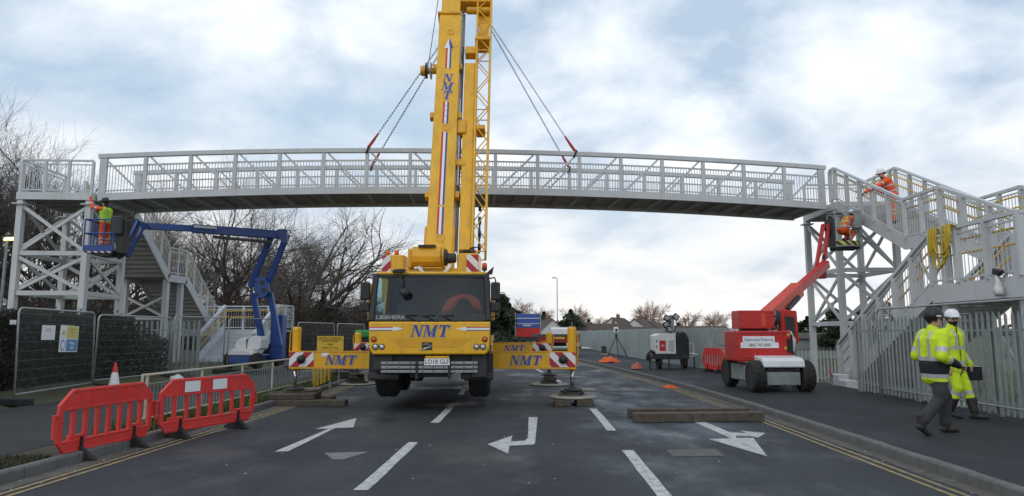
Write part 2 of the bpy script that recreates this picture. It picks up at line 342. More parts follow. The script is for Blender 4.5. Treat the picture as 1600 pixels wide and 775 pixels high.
# ------------------------------------------------------------------ ground, road, pavements
def struct(o): o['kind'] = 'structure'; return o
def bend(Y):
    if Y < 12: return 0.0
    if Y < 27: return 0.0034 * (Y - 12) ** 2
    if Y < 48: return 0.765 + 0.095 * (Y - 27)
    return 2.76 + 0.06 * (Y - 48)
def kr(Y): return 4.62 - bend(Y)            # right kerb face
def kl(Y): return -5.66 - bend(Y) * 1.05    # left kerb face
def asphalt(name, col, wet=0.0, seed=0.0, streak=0.0):
    m = mat(name, col, 0.82, var=0.0); t = m.node_tree; b = t.nodes['Principled BSDF']; N = t.nodes.new; K = t.links.new
    tcn = N('ShaderNodeTexCoord')
    def noise(s, d, r=0.5, st=(1, 1, 1)):
        mp = N('ShaderNodeMapping'); mp.inputs['Location'].default_value = (seed, seed * 2, 0); mp.inputs['Scale'].default_value = st
        K(tcn.outputs['Object'], mp.inputs[0]); n = N('ShaderNodeTexNoise'); n.inputs['Scale'].default_value = s; n.inputs['Detail'].default_value = d; n.inputs['Roughness'].default_value = r
        K(mp.outputs[0], n.inputs['Vector']); return n.outputs[0]
    def ramp(v, a, b_, c0=(0, 0, 0), c1=(1, 1, 1)):
        r = N('ShaderNodeValToRGB'); r.color_ramp.elements[0].position = a; r.color_ramp.elements[1].position = b_
        r.color_ramp.elements[0].color = (*c0, 1); r.color_ramp.elements[1].color = (*c1, 1); K(v, r.inputs[0]); return r.outputs[0]
    def mul(a, f_, b_):
        x = N('ShaderNodeMix'); x.data_type = 'RGBA'; x.blend_type = 'MULTIPLY'; x.inputs[0].default_value = f_; K(a, x.inputs[6]); K(b_, x.inputs[7]); return x.outputs[2]
    fine = ramp(noise(26, 8, 0.92), 0.34, 0.68, [c * 0.40 for c in col], [c * 1.75 for c in col])
    patch = ramp(noise(0.55, 8, 0.68), 0.32, 0.68, (0.66, 0.66, 0.68), (1.35, 1.34, 1.30))
    lanes = ramp(noise(0.9, 4, 0.5, (1.0, 0.05, 1)), 0.3, 0.7, (0.84, 0.84, 0.85), (1.12, 1.12, 1.10))
    c = mul(mul(fine, 1, patch), 1, lanes)
    spots = ramp(noise(9, 2, 0.4), 0.70, 0.76, (0, 0, 0), (0.5, 0.5, 0.5))
    x = N('ShaderNodeMix'); x.data_type = 'RGBA'; K(spots, x.inputs[0]); K(c, x.inputs[6]); x.inputs[7].default_value = (*[q * 0.55 for q in col], 1)
    fin = x.outputs[2]
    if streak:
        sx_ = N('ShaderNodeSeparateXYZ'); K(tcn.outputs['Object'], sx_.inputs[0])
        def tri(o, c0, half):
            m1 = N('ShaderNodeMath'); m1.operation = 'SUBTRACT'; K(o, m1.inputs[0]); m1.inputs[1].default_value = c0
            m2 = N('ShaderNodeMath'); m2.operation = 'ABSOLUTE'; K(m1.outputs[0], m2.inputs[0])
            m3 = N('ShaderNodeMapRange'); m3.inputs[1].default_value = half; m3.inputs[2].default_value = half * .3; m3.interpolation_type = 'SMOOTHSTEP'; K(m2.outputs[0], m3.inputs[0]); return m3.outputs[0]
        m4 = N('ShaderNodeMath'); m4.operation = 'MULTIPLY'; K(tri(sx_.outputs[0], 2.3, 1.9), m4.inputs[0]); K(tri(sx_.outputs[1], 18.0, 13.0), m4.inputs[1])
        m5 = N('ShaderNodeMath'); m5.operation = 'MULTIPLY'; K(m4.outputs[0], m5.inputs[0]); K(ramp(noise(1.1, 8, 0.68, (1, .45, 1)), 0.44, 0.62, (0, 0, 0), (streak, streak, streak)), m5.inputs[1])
        y_ = N('ShaderNodeMix'); y_.data_type = 'RGBA'; K(m5.outputs[0], y_.inputs[0]); K(fin, y_.inputs[6]); y_.inputs[7].default_value = (.15, .175, .205, 1); fin = y_.outputs[2]  # pale residue plus wet sheen of the sky, both put into the base colour
    K(fin, b.inputs['Base Color']); b.inputs['Specular IOR Level'].default_value = 0.35
    w = ramp(noise(0.42, 8, 0.6, (1.4, 0.8, 1)), 0.50, 0.66)
    mr = N('ShaderNodeMapRange'); mr.inputs[3].default_value = 0.78; mr.inputs[4].default_value = 0.78 - wet; K(w, mr.inputs[0]); K(mr.outputs[0], b.inputs['Roughness'])
    bp = N('ShaderNodeBump'); bp.inputs['Strength'].default_value = 0.55; bp.inputs['Distance'].default_value = 0.012
    K(noise(110, 3, 0.6), bp.inputs['Height']); K(bp.outputs[0], b.inputs['Normal']); return m
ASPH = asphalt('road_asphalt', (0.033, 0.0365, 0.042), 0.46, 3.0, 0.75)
ASPHP = asphalt('footway_asphalt', (0.022, 0.0245, 0.029), 0.16, 11.0)
ASPHO = asphalt('old_footway_asphalt', (0.030, 0.030, 0.030), 0.1, 23.0)
def groundmat():
    m = mat('field_ground', (0.07, 0.075, 0.035), 0.95, var=0.4, scale=0.6, bump=0.6, bscale=12, dirt=0.9, dcol=(0.055, 0.042, 0.03), dscale=0.25); return m
GRD = groundmat()
SOIL = mat('bare_soil', (0.058, 0.045, 0.034), 0.95, var=0.4, scale=2.5, bump=0.8, bscale=14, dirt=0.8, dcol=(0.05, 0.055, 0.025), dscale=1.2)

def gz(X, Y):
    z = -0.08
    if X > 8.0: z += -0.55 * min(1, (X - 8.0) / 0.9) * max(0.0, min(1, (140 - Y) / 60))
    if X < -10.0: z += 0.40 * min(1, (-10.0 - X) / 1.6) + (0.9 * min(1, max(0, (-18 - X) / 25)))
    return z
xs = [-3000, -900, -300, -140, -90, -60, -45, -36, -30, -26, -23, -20, -18, -16, -14.5, -13, -12.2, -11.6, -11, -10.5, -10, -8, -4, 0, 4, 6, 7.6, 8.0, 8.3, 8.6, 8.9, 10, 12, 15, 20, 28, 40, 60, 100, 200, 500, 1200, 3000]
ys = [-60, -20, 0, 4, 8, 12, 16, 20, 24, 28, 32, 36, 42, 50, 60, 80, 100, 120, 140, 180, 260, 400, 800, 1600, 4200]
b = MB(); nx = len(xs)
b.add([(x, y, gz(x, y) + (0.03 * math.sin(x * 1.7 + y) if abs(x) > 9 and abs(x) < 100 else 0)) for y in ys for x in xs],
      [(j * nx + i, j * nx + i + 1, (j + 1) * nx + i + 1, (j + 1) * nx + i) for j in range(len(ys) - 1) for i in range(nx - 1)])
struct(b.build('ground', GRD))
YS = [-12 + 1.0 * i for i in range(0, 64)] + [52 + 4 * i for i in range(0, 30)]
def strip(fa, fb, za, zb, skirt=0.0):
    b = MB(); n = len(YS); vs = []
    for Y in YS: vs += [(fa(Y), Y, za), (fb(Y), Y, zb)]
    fs = [(2 * i, 2 * i + 1, 2 * i + 3, 2 * i + 2) for i in range(n - 1)]
    b.add(vs, fs)
    if skirt:
        b.add([(fb(Y) + 0.25 * k, Y, zb - skirt * k) for Y in YS for k in (0, 1)], fs)
        b.add([(fa(Y) - 0.25 * k, Y, za - skirt * k) for Y in YS for k in (1, 0)], fs)
    return b
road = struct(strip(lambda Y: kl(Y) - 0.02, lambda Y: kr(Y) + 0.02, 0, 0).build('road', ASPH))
FENX = [(-20, 8.3), (8, 8.32), (17, 8.28), (21.0, 8.25), (23, 7.75), (27, 7.1), (37, 6.2), (45, 5.85), (57, 5.4), (68, 4.8), (90, 3.9), (200, -1)]
def interp(tab, Y):
    for (a, p), (c, q) in zip(tab, tab[1:]):
        if Y <= c: return p + (q - p) * (Y - a) / (c - a)
    return tab[-1][1]
struct(strip(lambda Y: kr(Y) + 0.125, lambda Y: max(kr(Y) + 0.9, interp(FENX, Y)), 0.122, 0.185, 0.7).build('pavement_right', ASPHP))
struct(strip(lambda Y: -10.35 - bend(Y) * 1.1, lambda Y: kl(Y) - 0.78, 0.125, 0.122, 0.3).build('pavement_left', ASPHO))
verge = struct(strip(lambda Y: kl(Y) - 0.80, lambda Y: kl(Y) - 0.12, 0.115, 0.112).build('verge', SOIL))
# kerbs: single kerbstones on a concrete bed
ks = MB(); ks.prism([(0, -0.08), (0.12, -0.08), (0.12, 0.13), (0.018, 0.13), (0.0, 0.105)], Matrix(((1, 0, 0, 0), (0, 0, 1, 0), (0, 1, 0, 0), (0, 0, 0, 1))), 0.905)
kme = None
for nm, fn, sgn in (('kerb_right', kr, 1), ('kerb_left', kl, -1)):
    bed = MB()
    for Y0, Y1 in zip(YS, YS[1:]):
        a0, a1 = fn(Y0) + 0.01 * sgn, fn(Y1) + 0.01 * sgn
        top = 0.125 if Y0 >= 44 else 0.02
        bed.add([(a0, Y0, -0.05), (a1, Y1, -0.05), (a1, Y1, top), (a0, Y0, top), (a0 + .1 * sgn, Y0, -0.05), (a1 + .1 * sgn, Y1, -0.05), (a1 + .1 * sgn, Y1, top), (a0 + .1 * sgn, Y0, top)],
                [(0, 1, 2, 3), (4, 7, 6, 5), (3, 2, 6, 7)])
    root = struct(bed.build(nm, KERB))
    Y = 2.2
    while Y < 44:
        ang = math.atan2(-(fn(Y + 0.915) - fn(Y)), 0.915)
        if kme is None:
            o = ks.build('kerbstone', KERB, root, bevel=0.006); kme = o.data
        else:
            o = link('kerbstone', kme, root, 0.006)
        jig = rnd.uniform(-0.004, 0.004)
        o.location = (fn(Y) + jig, Y, rnd.uniform(-0.004, 0.003)); o.rotation_euler = (0, 0, ang); o.scale = (sgn, 1, 1)
        Y += 0.915
# painted markings (each a thin sheet on the road)
def paint(name, pts, m, z=0.004):
    b = MB(); b.add([(x, y, z) for x, y in pts], [tuple(range(len(pts)))]); return b.build(name, m, road)
def wob(n, a=0.012): return [rnd.uniform(-a, a) for _ in range(n)]
def dash(x, y0, y1, w=0.15, m=ROADP):
    n = 7; l = [(x - w / 2 - bend(y0 + (y1 - y0) * i / n) + rnd.uniform(-.006, .006), y0 + (y1 - y0) * i / n) for i in range(n + 1)]
    r = [(x + w / 2 - bend(y0 + (y1 - y0) * i / n) + rnd.uniform(-.006, .006), y0 + (y1 - y0) * i / n) for i in range(n + 1)]
    paint('lane_dash', l + r[::-1], m)
for y0, y1 in ((1.6, 4.9), (7.2, 10.3), (12.5, 15.7), (18.1, 21.4), (23.8, 27), (29.5, 32.6)): dash(-1.77, y0, y1)
for y0, y1 in ((1.1, 4.3), (6.4, 9.7), (11.6, 14.9), (17.2, 20.4), (22.8, 26), (28.4, 31.6), (34, 37)): dash(1.29, y0, y1)
def px(pts): return [tuple(G(x, y)[:2]) for x, y in pts]
paint('straight_arrow', px([(429, 706), (450, 705.5), (524, 669), (552, 668), (557, 653.5), (493, 670.5), (514, 670)]), ROADP)
paint('turn_arrow', px([(826, 652), (840, 652), (836, 693), (833, 695), (796, 697), (794, 709), (762, 694.5), (801, 680.5), (798, 690), (820, 689), (825, 684)]), ROADP)
paint('turn_arrow', px([(1085, 660), (1101, 659), (1141, 676), (1168, 677), (1155, 673), (1196, 677), (1184, 684.5), (1176, 682), (1150, 681), (1150, 685), (1177, 684.5), (1199, 713.5), (1108, 686.5), (1142, 685)]), ROADP)
paint('worn_arrow_remnant', px([(507, 708), (577, 706), (536, 718.5), (519, 718)]), ROADPW)
for sgn, fn in ((1, kr), (-1, kl)):
    for off in (0.30, 0.44):
        yy = [2 + 0.8 * i for i in range(58)]
        a = [(fn(y) - sgn * off + rnd.uniform(-.004, .004), y) for y in yy]; c = [(fn(y) - sgn * (off + 0.055) + rnd.uniform(-.004, .004), y) for y in yy]
        paint('double_yellow_line', a + c[::-1], ROADY)
mh = MB(); p = px([(1040, 703), (1118, 702), (1133, 713), (1052, 714)]); mh.add([(x, y, 0.005) for x, y in p], [(0, 1, 2, 3)])
cov = mh.build('manhole_cover', mat('manhole_iron', (0.12, 0.105, 0.09), 0.7, 0.3, var=0.35, scale=14, bump=0.8, bscale=50), road)
# gutter grit along the right kerb
b = MB(); yy = [2 + 1.2 * i for i in range(34)]
b.add([(kr(y) - 0.005, y, 0.005) for y in yy] + [(kr(y) - 0.24 + rnd.uniform(-.05, .05), y, 0.003) for y in yy], [(i, i + 1, len(yy) + i + 1, len(yy) + i) for i in range(len(yy) - 1)])
b.build('gutter_silt', mat('gutter_silt', (0.105, 0.095, 0.08), 0.9, var=0.35, scale=6, bump=0.3, dirt=0.7, dcol=(0.05, 0.05, 0.05), dscale=3), road)
b = MB(); b.add([(kl(y) + 0.005, y, 0.005) for y in yy] + [(kl(y) + 0.26 + rnd.uniform(-.06, .06), y, 0.003) for y in yy], [(len(yy) + i, len(yy) + i + 1, i + 1, i) for i in range(len(yy) - 1)])
b.build('gutter_silt', MATS['gutter_silt'], road)
# bits of grit and stones on the road
b = MB()
for _ in range(260):
    y = rnd.uniform(6, 24); x = rnd.uniform(kl(y) + .1, kr(y) - .1); s = rnd.uniform(0.006, 0.018)
    if rnd.random() < 0.5: x = kr(y) - abs(rnd.gauss(0, .25)) if rnd.random() < .5 else kl(y) + abs(rnd.gauss(0, .25))
    b.add([(x - s, y - s, 0.003), (x + s, y - s * .6, 0.003), (x + s * .3, y + s, 0.003), (x, y, 0.003 + s)], [(0, 1, 3), (1, 2, 3), (2, 0, 3)])
o = b.build('grit', CONC, kind='stuff'); tag(o, 'small stones and grit scattered on the road', 'grit')

# ------------------------------------------------------------------ grass blades
def blades(name, label, spots, n, h, m, parent=None):
    b = MB()
    for _ in range(n):
        x, y, z = spots(); a = rnd.uniform(0, 6.28); w = rnd.uniform(.004, .009) * 1.6; hh = h * rnd.uniform(.5, 1.25)
        lx, ly = rnd.uniform(-.5, .5) * hh, rnd.uniform(-.5, .5) * hh; dx, dy = math.cos(a) * w, math.sin(a) * w
        b.add([(x - dx, y - dy, z), (x + dx, y + dy, z), (x + lx * .5 + dx * .6, y + ly * .5 + dy * .6, z + hh * .6), (x + lx, y + ly, z + hh)], [(0, 1, 2), (0, 2, 3)])
    o = b.build(name, m, kind='stuff'); tag(o, label, 'grass'); return o
def vs1():
    y = 10 + (rnd.random() ** 0.7) * 14; return (kl(y) - rnd.uniform(.14, .9), y, .112)
blades('verge_grass', 'rough green grass on the verge behind the left kerb', vs1, 9000, .16, GRASS)
def vs2():
    y = rnd.uniform(6.4, 8.3); return (kl(y) - .14 - abs(rnd.gauss(0, .25)), y, .112)
blades('verge_moss', 'mossy dead grass beside the kerb at the bottom left', vs2, 2600, .05, mat('moss_blade', (0.055, 0.055, 0.028), 0.9, var=0.5))
def vs3():
    x = rnd.uniform(8.7, 26); y = rnd.uniform(20, 60); return (x, y, gz(x, y))
blades('field_grass', 'green grass of the field behind the right stair tower', vs3, 22000, .22, GRASS)
def vs4():
    x = -rnd.uniform(11.5, 30); y = rnd.uniform(22, 45); return (x, y, gz(x, y))
blades('bank_grass', 'grass on the bank below the left stair tower', vs4, 9000, .2, GRASS)
# ------------------------------------------------------------------ footbridge span
NL = Vector((-14.88, 22.5, 6.09)); BL = 25.73; BANG = math.atan2(2.42, 25.62); BW_ = 2.6
BM = Matrix.Translation(NL) @ Matrix.Rotation(BANG, 4, 'Z')
def BP(s, t, z): return BM @ Vector((s, t, z - NL.z))
brg = thing('footbridge', 'long pale grey steel truss footbridge span hanging from the crane over the road', 'footbridge', NL, BANG)
NB = 17; bay = BL / NB
def camb(x): t = x / BL; return 0.40 * 4 * t * (1 - t)
TH = 1.64
def seg(b, x0, x1, y, z, w, h):
    b.beam((x0, y, z + camb(x0)), (x1, y, z + camb(x1)), w, h)
for side, yy in ((0, 0.06), (1, BW_ - 0.06)):
    tcb, fas, rail, rail2 = MB(), MB(), MB(), MB()
    for i in range(NB):
        x0, x1 = i * bay, (i + 1) * bay
        seg(tcb, x0 - (0.06 if i == 0 else 0), x1 + (0.06 if i == NB - 1 else 0), yy, TH - 0.08, 0.15, 0.16)
        seg(fas, x0, x1, yy, 0.125, 0.12, 0.25)
        seg(rail, x0, x1, yy + (0.02 if side == 0 else -0.02), 1.21, 0.05, 0.05); seg(rail2, x0, x1, yy, 0.34, 0.04, 0.04)
    tcb.build('top_chord', BRG, brg, bevel=0.012); fas.build('bottom_chord', BRG, brg); rail.build('handrail', BRG, brg); rail2.build('lower_rail', BRG, brg)
    for i in range(NB + 1):
        b = MB(); x = i * bay; w = 0.24 if i in (0, NB) else 0.12
        x = min(max(x, w / 2 + .0), BL - w / 2); b.bb(x - w / 2, x + w / 2, yy - 0.057, yy + 0.057, 0.25 + camb(x), TH - 0.16 + camb(x)); b.build('post', BRG, brg, bevel=0.008)
    for i in range(NB):
        x0, x1 = i * bay + 0.16, (i + 1) * bay - 0.16
        b = MB()
        if i < 8 or i == 8: b.beam((x0, yy, TH - .18 + camb(x0)), (x1, yy, .27 + camb(x1)), 0.055, 0.065)
        else: b.beam((x1, yy, TH - .18 + camb(x1)), (x0, yy, .27 + camb(x0)), 0.055, 0.065)
        b.build('diagonal', BRG, brg)
        b = MB(); n = 15
        for k in range(1, n):
            x = i * bay + bay * k / n; yb = yy + (0.055 if side == 0 else -0.055)
            b.bb(x - 0.009, x + 0.009, yb - .009, yb + .009, 0.27 + camb(x), 1.20 + camb(x))
        b.build('balusters', BRG, brg, kind='stuff')
b = MB()
for i in range(NB):
    x0, x1 = i * bay, (i + 1) * bay
    b.beam((x0, BW_ / 2, 0.17 + camb(x0)), (x1, BW_ / 2, 0.17 + camb(x1)), BW_ - 0.26, 0.05)
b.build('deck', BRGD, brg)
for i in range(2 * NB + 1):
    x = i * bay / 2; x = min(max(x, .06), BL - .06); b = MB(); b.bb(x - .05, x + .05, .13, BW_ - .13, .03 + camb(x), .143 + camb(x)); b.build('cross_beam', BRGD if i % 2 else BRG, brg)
# ------------------------------------------------------------------ lifting slings
HOOK = AY(739, -4, 24.95)
def on_bridge(pxx, t):      # point on a truss top line seen at pixel column pxx
    best = min((abs((lambda q: 833 + 0 if q is None else q)(pcol(BP(s * .05, t, 0))) - pxx), s * .05) for s in range(0, 515))
    return best[1]
def pcol(P):
    v = P - Vector((0, 0, CAMH)); return 800 + FPX * v.dot(_r) / v.dot(_f)
for k, (pxx, t, lab) in enumerate(((566, 0.06, 'near left'), (573, BW_ - .06, 'far left'), (903, 0.06, 'near right'), (893, BW_ - .06, 'far right'))):
    s = on_bridge(pxx, t); top = BP(s, t, NL.z + TH + camb(s))
    root = thing('lifting_sling', 'steel chain sling with red web strop round the %s side of the bridge' % lab, 'sling', BP(s, t, NL.z + TH + camb(s)), 0, 'crane slings')
    d = (HOOK - top).normalized(); b = MB()
    b.path([top + Vector((0, 0, .02)), top + d * 0.35, top + d * 0.70], [.055, .05, .03], 8); b.build('web_strop', SLING, root, world=True)
    b = MB(); Mx = Matrix.Translation(BP(s, t, NL.z + TH - .08 + camb(s))) @ Matrix.Rotation(BANG, 4, 'Z')
    loop = [Mx @ Vector((0.05 * math.sin(a), 0.105 * math.cos(a) * 1.05, 0.12 * math.sin(a))) for a in [2 * math.pi * j / 14 for j in range(15)]]
    b.path(loop, .035, 6); b.build('choke_loop', SLINGK, root, world=True)
    b = MB(); P0 = top + d * 0.70; tot = (HOOK - P0).length; n = int(tot / 0.115); x = d.orthogonal().normalized(); y = d.cross(x)
    for i in range(n):
        c = P0 + d * (tot * (i + .5) / n); a = x if i % 2 else y
        b.beam(c - d * .075 + a * .022, c + d * .075 + a * .022, .013, .013); b.beam(c - d * .075 - a * .022, c + d * .075 - a * .022, .013, .013)
        b.beam(c - d * .075 - a * .025, c - d * .075 + a * .025, .013, .013)
    b.build('chain', CHAIN, root, world=True)
hk = thing('hook_block', 'yellow crane hook block above the bridge slings', 'hook', HOOK)
b = MB(); b.prism([(-.34, .35), (.34, .35), (.42, .8), (.3, 1.35), (-.3, 1.35), (-.42, .8)], front(0, .16, 0), .32); b.build('block', YEL2, hk, bevel=.03)
b = MB(); b.path([(0, 0, .36), (0, 0, .22), (.12, 0, .12), (.14, 0, -.02), (0, 0, -.12), (-.13, 0, -.04)], [.06, .06, .06, .07, .06, .03], 8); b.build('hook', DARK, hk)

# ------------------------------------------------------------------ stair helpers
POSTS = set()
def railing(P, pts, root, h=1.15, m=BRG, step=1.1, yel=None, topw=.07, pw=.11, inner=None, ends=True):
    """pts: foot line of a railing (world); builds posts, top rail, balusters, handrails"""
    bal = MB()
    for a, c in zip(pts, pts[1:]):
        a, c = Vector(a), Vector(c); up = Vector((0, 0, h)); ln = (c - a).length; n = max(1, round(ln / step))
        for nm_, hh, w1, w2 in (('top_rail', h, topw, topw * .8), ('bottom_rail', .09, .04, .04), ('upper_rail', h - .14, .035, .035)):
            r_ = MB(); r_.beam(a + Vector((0, 0, hh)), c + Vector((0, 0, hh)), w1, w2); r_.build(nm_, m, root, world=True)
        k = max(2, int(ln / .125))
        for i in range(1, k):
            q = a.lerp(c, i / k); bal.beam(q + Vector((0, 0, .09)), q + Vector((0, 0, h - .14)), .013, .013)
        for i in range(n + (1 if (c - Vector(pts[-1])).length < 1e-6 else 0)):
            q = a.lerp(c, i / n); key = (round(q.x, 1), round(q.y, 1), round(q.z, 1))
            if key in POSTS: continue
            POSTS.add(key); b = MB(); b.beam(q, q + Vector((0, 0, h - topw * .4)), pw, .07, (0, 1, 0)); b.build('railing_post', m, root, world=True)
        if yel is not None:
            for hh in (.62, .92):
                hr = MB(); hr.path([a + yel + Vector((0, 0, hh)), c + yel + Vector((0, 0, hh))], .024, 6); hr.build('handrail', YRAIL, root, world=True, smooth=True)
    bal.build('balusters', m, root, world=True, kind='stuff')
def flight(root, x0, x1, ya, za, yb, zb, m=BRG, tread=BRG, side='both', nstep=None):
    """stair flight in world space between (ya,za) top and (yb,zb) bottom, lane x0..x1 (x given as functions or values)"""
    n = nstep or max(3, round(abs(za - zb) / .165))
    fx = (lambda v, y: v(y) if callable(v) else v)
    for sx in (x0, x1):
        b = MB(); b.beam((fx(sx, ya), ya, za - .06), (fx(sx, yb), yb, zb - .06), .05, .34); b.build('stringer', m, root, world=True)
    for i in range(n):
        t0, t1 = i / n, (i + 1) / n; y0 = ya + (yb - ya) * t0; y1 = ya + (yb - ya) * t1; z = za - (za - zb) * (i + 1) / n
        ym = (y0 + y1) / 2; b = MB(); a, c = fx(x0, ym) + .03, fx(x1, ym) - .03; lo, hi = min(y0, y1), max(y0, y1)
        b.bb(a, c, lo - .02, hi + .012, z - .03, z); hz = (za - zb) / n
        yr = hi if yb > ya else lo
        yr = y0
        b.bb(a, c, yr - .012, yr + .012, z + .002, z + hz - .034); b.build('tread', tread, root, world=True)
# ------------------------------------------------------------------ left stair tower
def V(p): return Vector(p)
gL = 0.32
lt = thing('stair_tower', 'pale grey braced steel tower and stairs at the left end of the footbridge', 'stair tower', BP(-.75, 1.3, gL))
def tower(root, C, ztop, zg, levels, w=.2, mt=BRG):
    """C: four corner points (near-left, near-right, far-right, far-left) as xy"""
    for (x, y) in C:
        b = MB(); b.bb(x - w / 2, x + w / 2, y - w / 2, y + w / 2, zg, ztop); b.build('leg', mt, root, world=True, bevel=.008)
        b = MB(); b.bb(x - .2, x + .2, y - .2, y + .2, ztop - .16, ztop - .12); b.bb(x - .2, x + .2, y - .2, y + .2, zg, zg + .03); b.build('flange_plate', mt, root, world=True)
    for i in range(4):
        a, c = C[i], C[(i + 1) % 4]; d = (V((c[0], c[1], 0)) - V((a[0], a[1], 0))); d.normalize(); e = d * (w / 2)
        A = lambda z: V((a[0], a[1], z)) + e
        D = lambda z: V((c[0], c[1], z)) - e
        for z in levels[1:]:
            b = MB(); b.beam(A(z), D(z), .13, .15); b.build('horizontal_brace', mt, root, world=True)
        for zu, zl in zip(levels, levels[1:]):
            off = d.cross(V((0, 0, 1))) * .035
            b = MB(); b.beam(A(zu - .15) + off, D(zl + .12) + off, .06, .11); b.build('diagonal_brace', mt, root, world=True)
            b = MB(); b.beam(D(zu - .15) - off, A(zl + .12) - off, .06, .11); b.build('diagonal_brace', mt, root, world=True)
def q2(s, t): p = BP(s, t, 0); return (p.x, p.y)
tower(lt, [q2(-2.45, .0), q2(-.22, .0), q2(-.40, 2.75), q2(-2.5, 2.75)], 6.08, gL - .1, [6.0, 4.27, 2.93])
b = MB(); P = [BP(-2.55, -.1, 0), BP(-.1, -.1, 0), BP(-.1, 2.6, 0), BP(-2.55, 2.6, 0)]
for i in range(4):
    a, c = P[i].copy(), P[(i + 1) % 4].copy(); a.z = c.z = 6.21; b.beam(a, c, .08, .25)
b.build('platform_edge_beam', BRG, lt, world=True)
b = MB(); b.add([(p.x, p.y, 6.20) for p in P] + [(p.x, p.y, 6.24) for p in P], [(3, 2, 1, 0), (4, 5, 6, 7)]); b.build('platform_deck', BRGD, lt, world=True)
for k in range(4):
    b = MB(); t = .2 + .75 * k; b.beam(BP(-2.5, t, 6.14), BP(-.15, t, 6.14), .08, .11); b.build('platform_joist', BRGD, lt, world=True)
f3 = lambda s, t, z: tuple(BP(s, t, z))
railing(None, [f3(-2.5, -.06, 6.34), f3(-.16, -.06, 6.34)], lt, 1.12, step=.78, pw=.09)
railing(None, [f3(-2.5, 2.55, 6.34), f3(-2.5, -.0, 6.34)], lt, 1.12, step=1.3, pw=.09)
# upper flights go away from the camera
xr = lambda y: -15.0
xl = lambda y: -17.0
LF = [(25.0, 6.15), (27.6, 3.92), (29.05, 3.92), (31.8, 1.80)]
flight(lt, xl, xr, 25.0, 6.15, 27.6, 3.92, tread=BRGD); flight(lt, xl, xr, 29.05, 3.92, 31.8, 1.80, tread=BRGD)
b = MB(); b.bb(-17.0, -15.0, 27.6, 29.05, 3.86, 3.90); b.build('landing', BRGD, lt, world=True)
for X in (-15.0, -17.0):
    b = MB(); b.beam((X, 27.55, 3.86), (X, 29.1, 3.86), .05, .3); b.build('landing_edge', BRG, lt, world=True)
for X in (-15.0, -17.0):
    railing(None, [(X, y, z + .08) for y, z in LF], lt, 1.12, step=.85, pw=.06, topw=.06, yel=Vector((-.09 if X > -16 else .09, 0, 0)))
for x, y, zt in ((-15.15, 27.75, 3.8), (-16.85, 27.75, 3.8), (-15.15, 28.9, 3.8)):
    b = MB(); b.bb(x - .1, x + .1, y - .1, y + .1, gL - .1, zt); b.build('leg', BRG, lt, world=True)
for za, zb in ((3.05, 2.3), (2.3, 3.05)):
    b = MB(); b.beam((-16.75, 27.7 + .04 * (za > zb), za), (-15.25, 27.7 + .04 * (za > zb), zb), .05, .1); b.build('diagonal_brace', BRG, lt, world=True)
b = MB(); b.beam((-16.75, 27.75, 2.2), (-15.25, 27.75, 2.2), .1, .12); b.build('horizontal_brace', BRG, lt, world=True)
# lower landing and lower flight, facing the camera
b = MB(); b.bb(-17.0, -12.0, 31.85, 34.0, 1.66, 1.76); b.build('landing', WHITEST, lt, world=True)
b = MB(); b.bb(-17.0, -12.0, 31.80, 31.848, 1.46, 1.77); b.build('landing_edge', WHITEST, lt, world=True)
railing(None, [(-17.0, 33.95, 1.78), (-12.0, 33.95, 1.78)], lt, 1.15, m=WHITEST, step=1.2, pw=.1, yel=Vector((0, -.1, 0)))
railing(None, [(-12.0, 33.95, 1.78), (-12.0, 31.9, 1.78)], lt, 1.15, m=WHITEST, step=1.0, pw=.1, yel=Vector((-.1, 0, 0)))
flight(lt, -14.40, -12.1, 31.8, 1.72, 29.3, .38, m=WHITEST, tread=WHITEST)
for X in (-14.46, -12.04):
    b = MB(); b.add([(X - .03, 31.8, 1.5), (X - .03, 29.25, .2), (X - .03, 29.25, .62), (X - .03, 31.8, 2.0), (X + .03, 31.8, 1.5), (X + .03, 29.25, .2), (X + .03, 29.25, .62), (X + .03, 31.8, 2.0)],
        [(0, 1, 2, 3), (7, 6, 5, 4), (0, 4, 5, 1), (1, 5, 6, 2), (2, 6, 7, 3), (3, 7, 4, 0)]); b.build('side_panel', WHITEST, lt, world=True)
    railing(None, [(X, 31.75, 1.75), (X, 29.3, .42)], lt, 1.12, m=WHITEST, step=1.2, pw=.1, topw=.12, yel=Vector((.1 if X < -13.2 else -.1, 0, 0)))
b = MB(); b.bb(-15.0, -11.6, 28.7, 29.3, gL - .2, .40); b.build('footing', CONC, lt, world=True)
b = MB(); b.bb(-17.2, -14.7, 30.2, 32.6, gL - .2, .78); b.build('footing', CONC, lt, world=True)

# ------------------------------------------------------------------ right stair tower
gR = -0.55
rt = thing('stair_tower', 'pale grey zigzag stair tower at the right end of the footbridge', 'stair tower', (12, 20, gR))
tower(rt, [(11.02, 24.75), (13.05, 24.75), (13.0, 27.35), (10.97, 27.35)], 6.05, gR, [5.95, 3.85, 1.95])
b = MB()
for a, c in (((10.9, 24.6), (13.2, 24.6)), ((13.15, 24.6), (13.15, 27.5)), ((13.2, 27.5), (10.9, 27.5)), ((10.93, 27.5), (10.93, 24.6))):
    b.beam((a[0], a[1], 6.17), (c[0], c[1], 6.17), .08, .26)
b.build('platform_edge_beam', BRG, rt, world=True)
b = MB(); b.bb(10.9, 13.2, 24.6, 27.5, 6.20, 6.24); b.build('platform_deck', BRGD, rt, world=True)
XA, XB = 10.95, 13.12
F1 = [(24.6, 6.3), (20.2, 4.27), (18.43, 4.27), (14.55, 2.63)]
flight(rt, XA, XB, 24.6, 6.25, 20.2, 4.25, tread=BRGD); flight(rt, XA, XB, 18.43, 4.25, 14.55, 2.6, tread=BRGD)
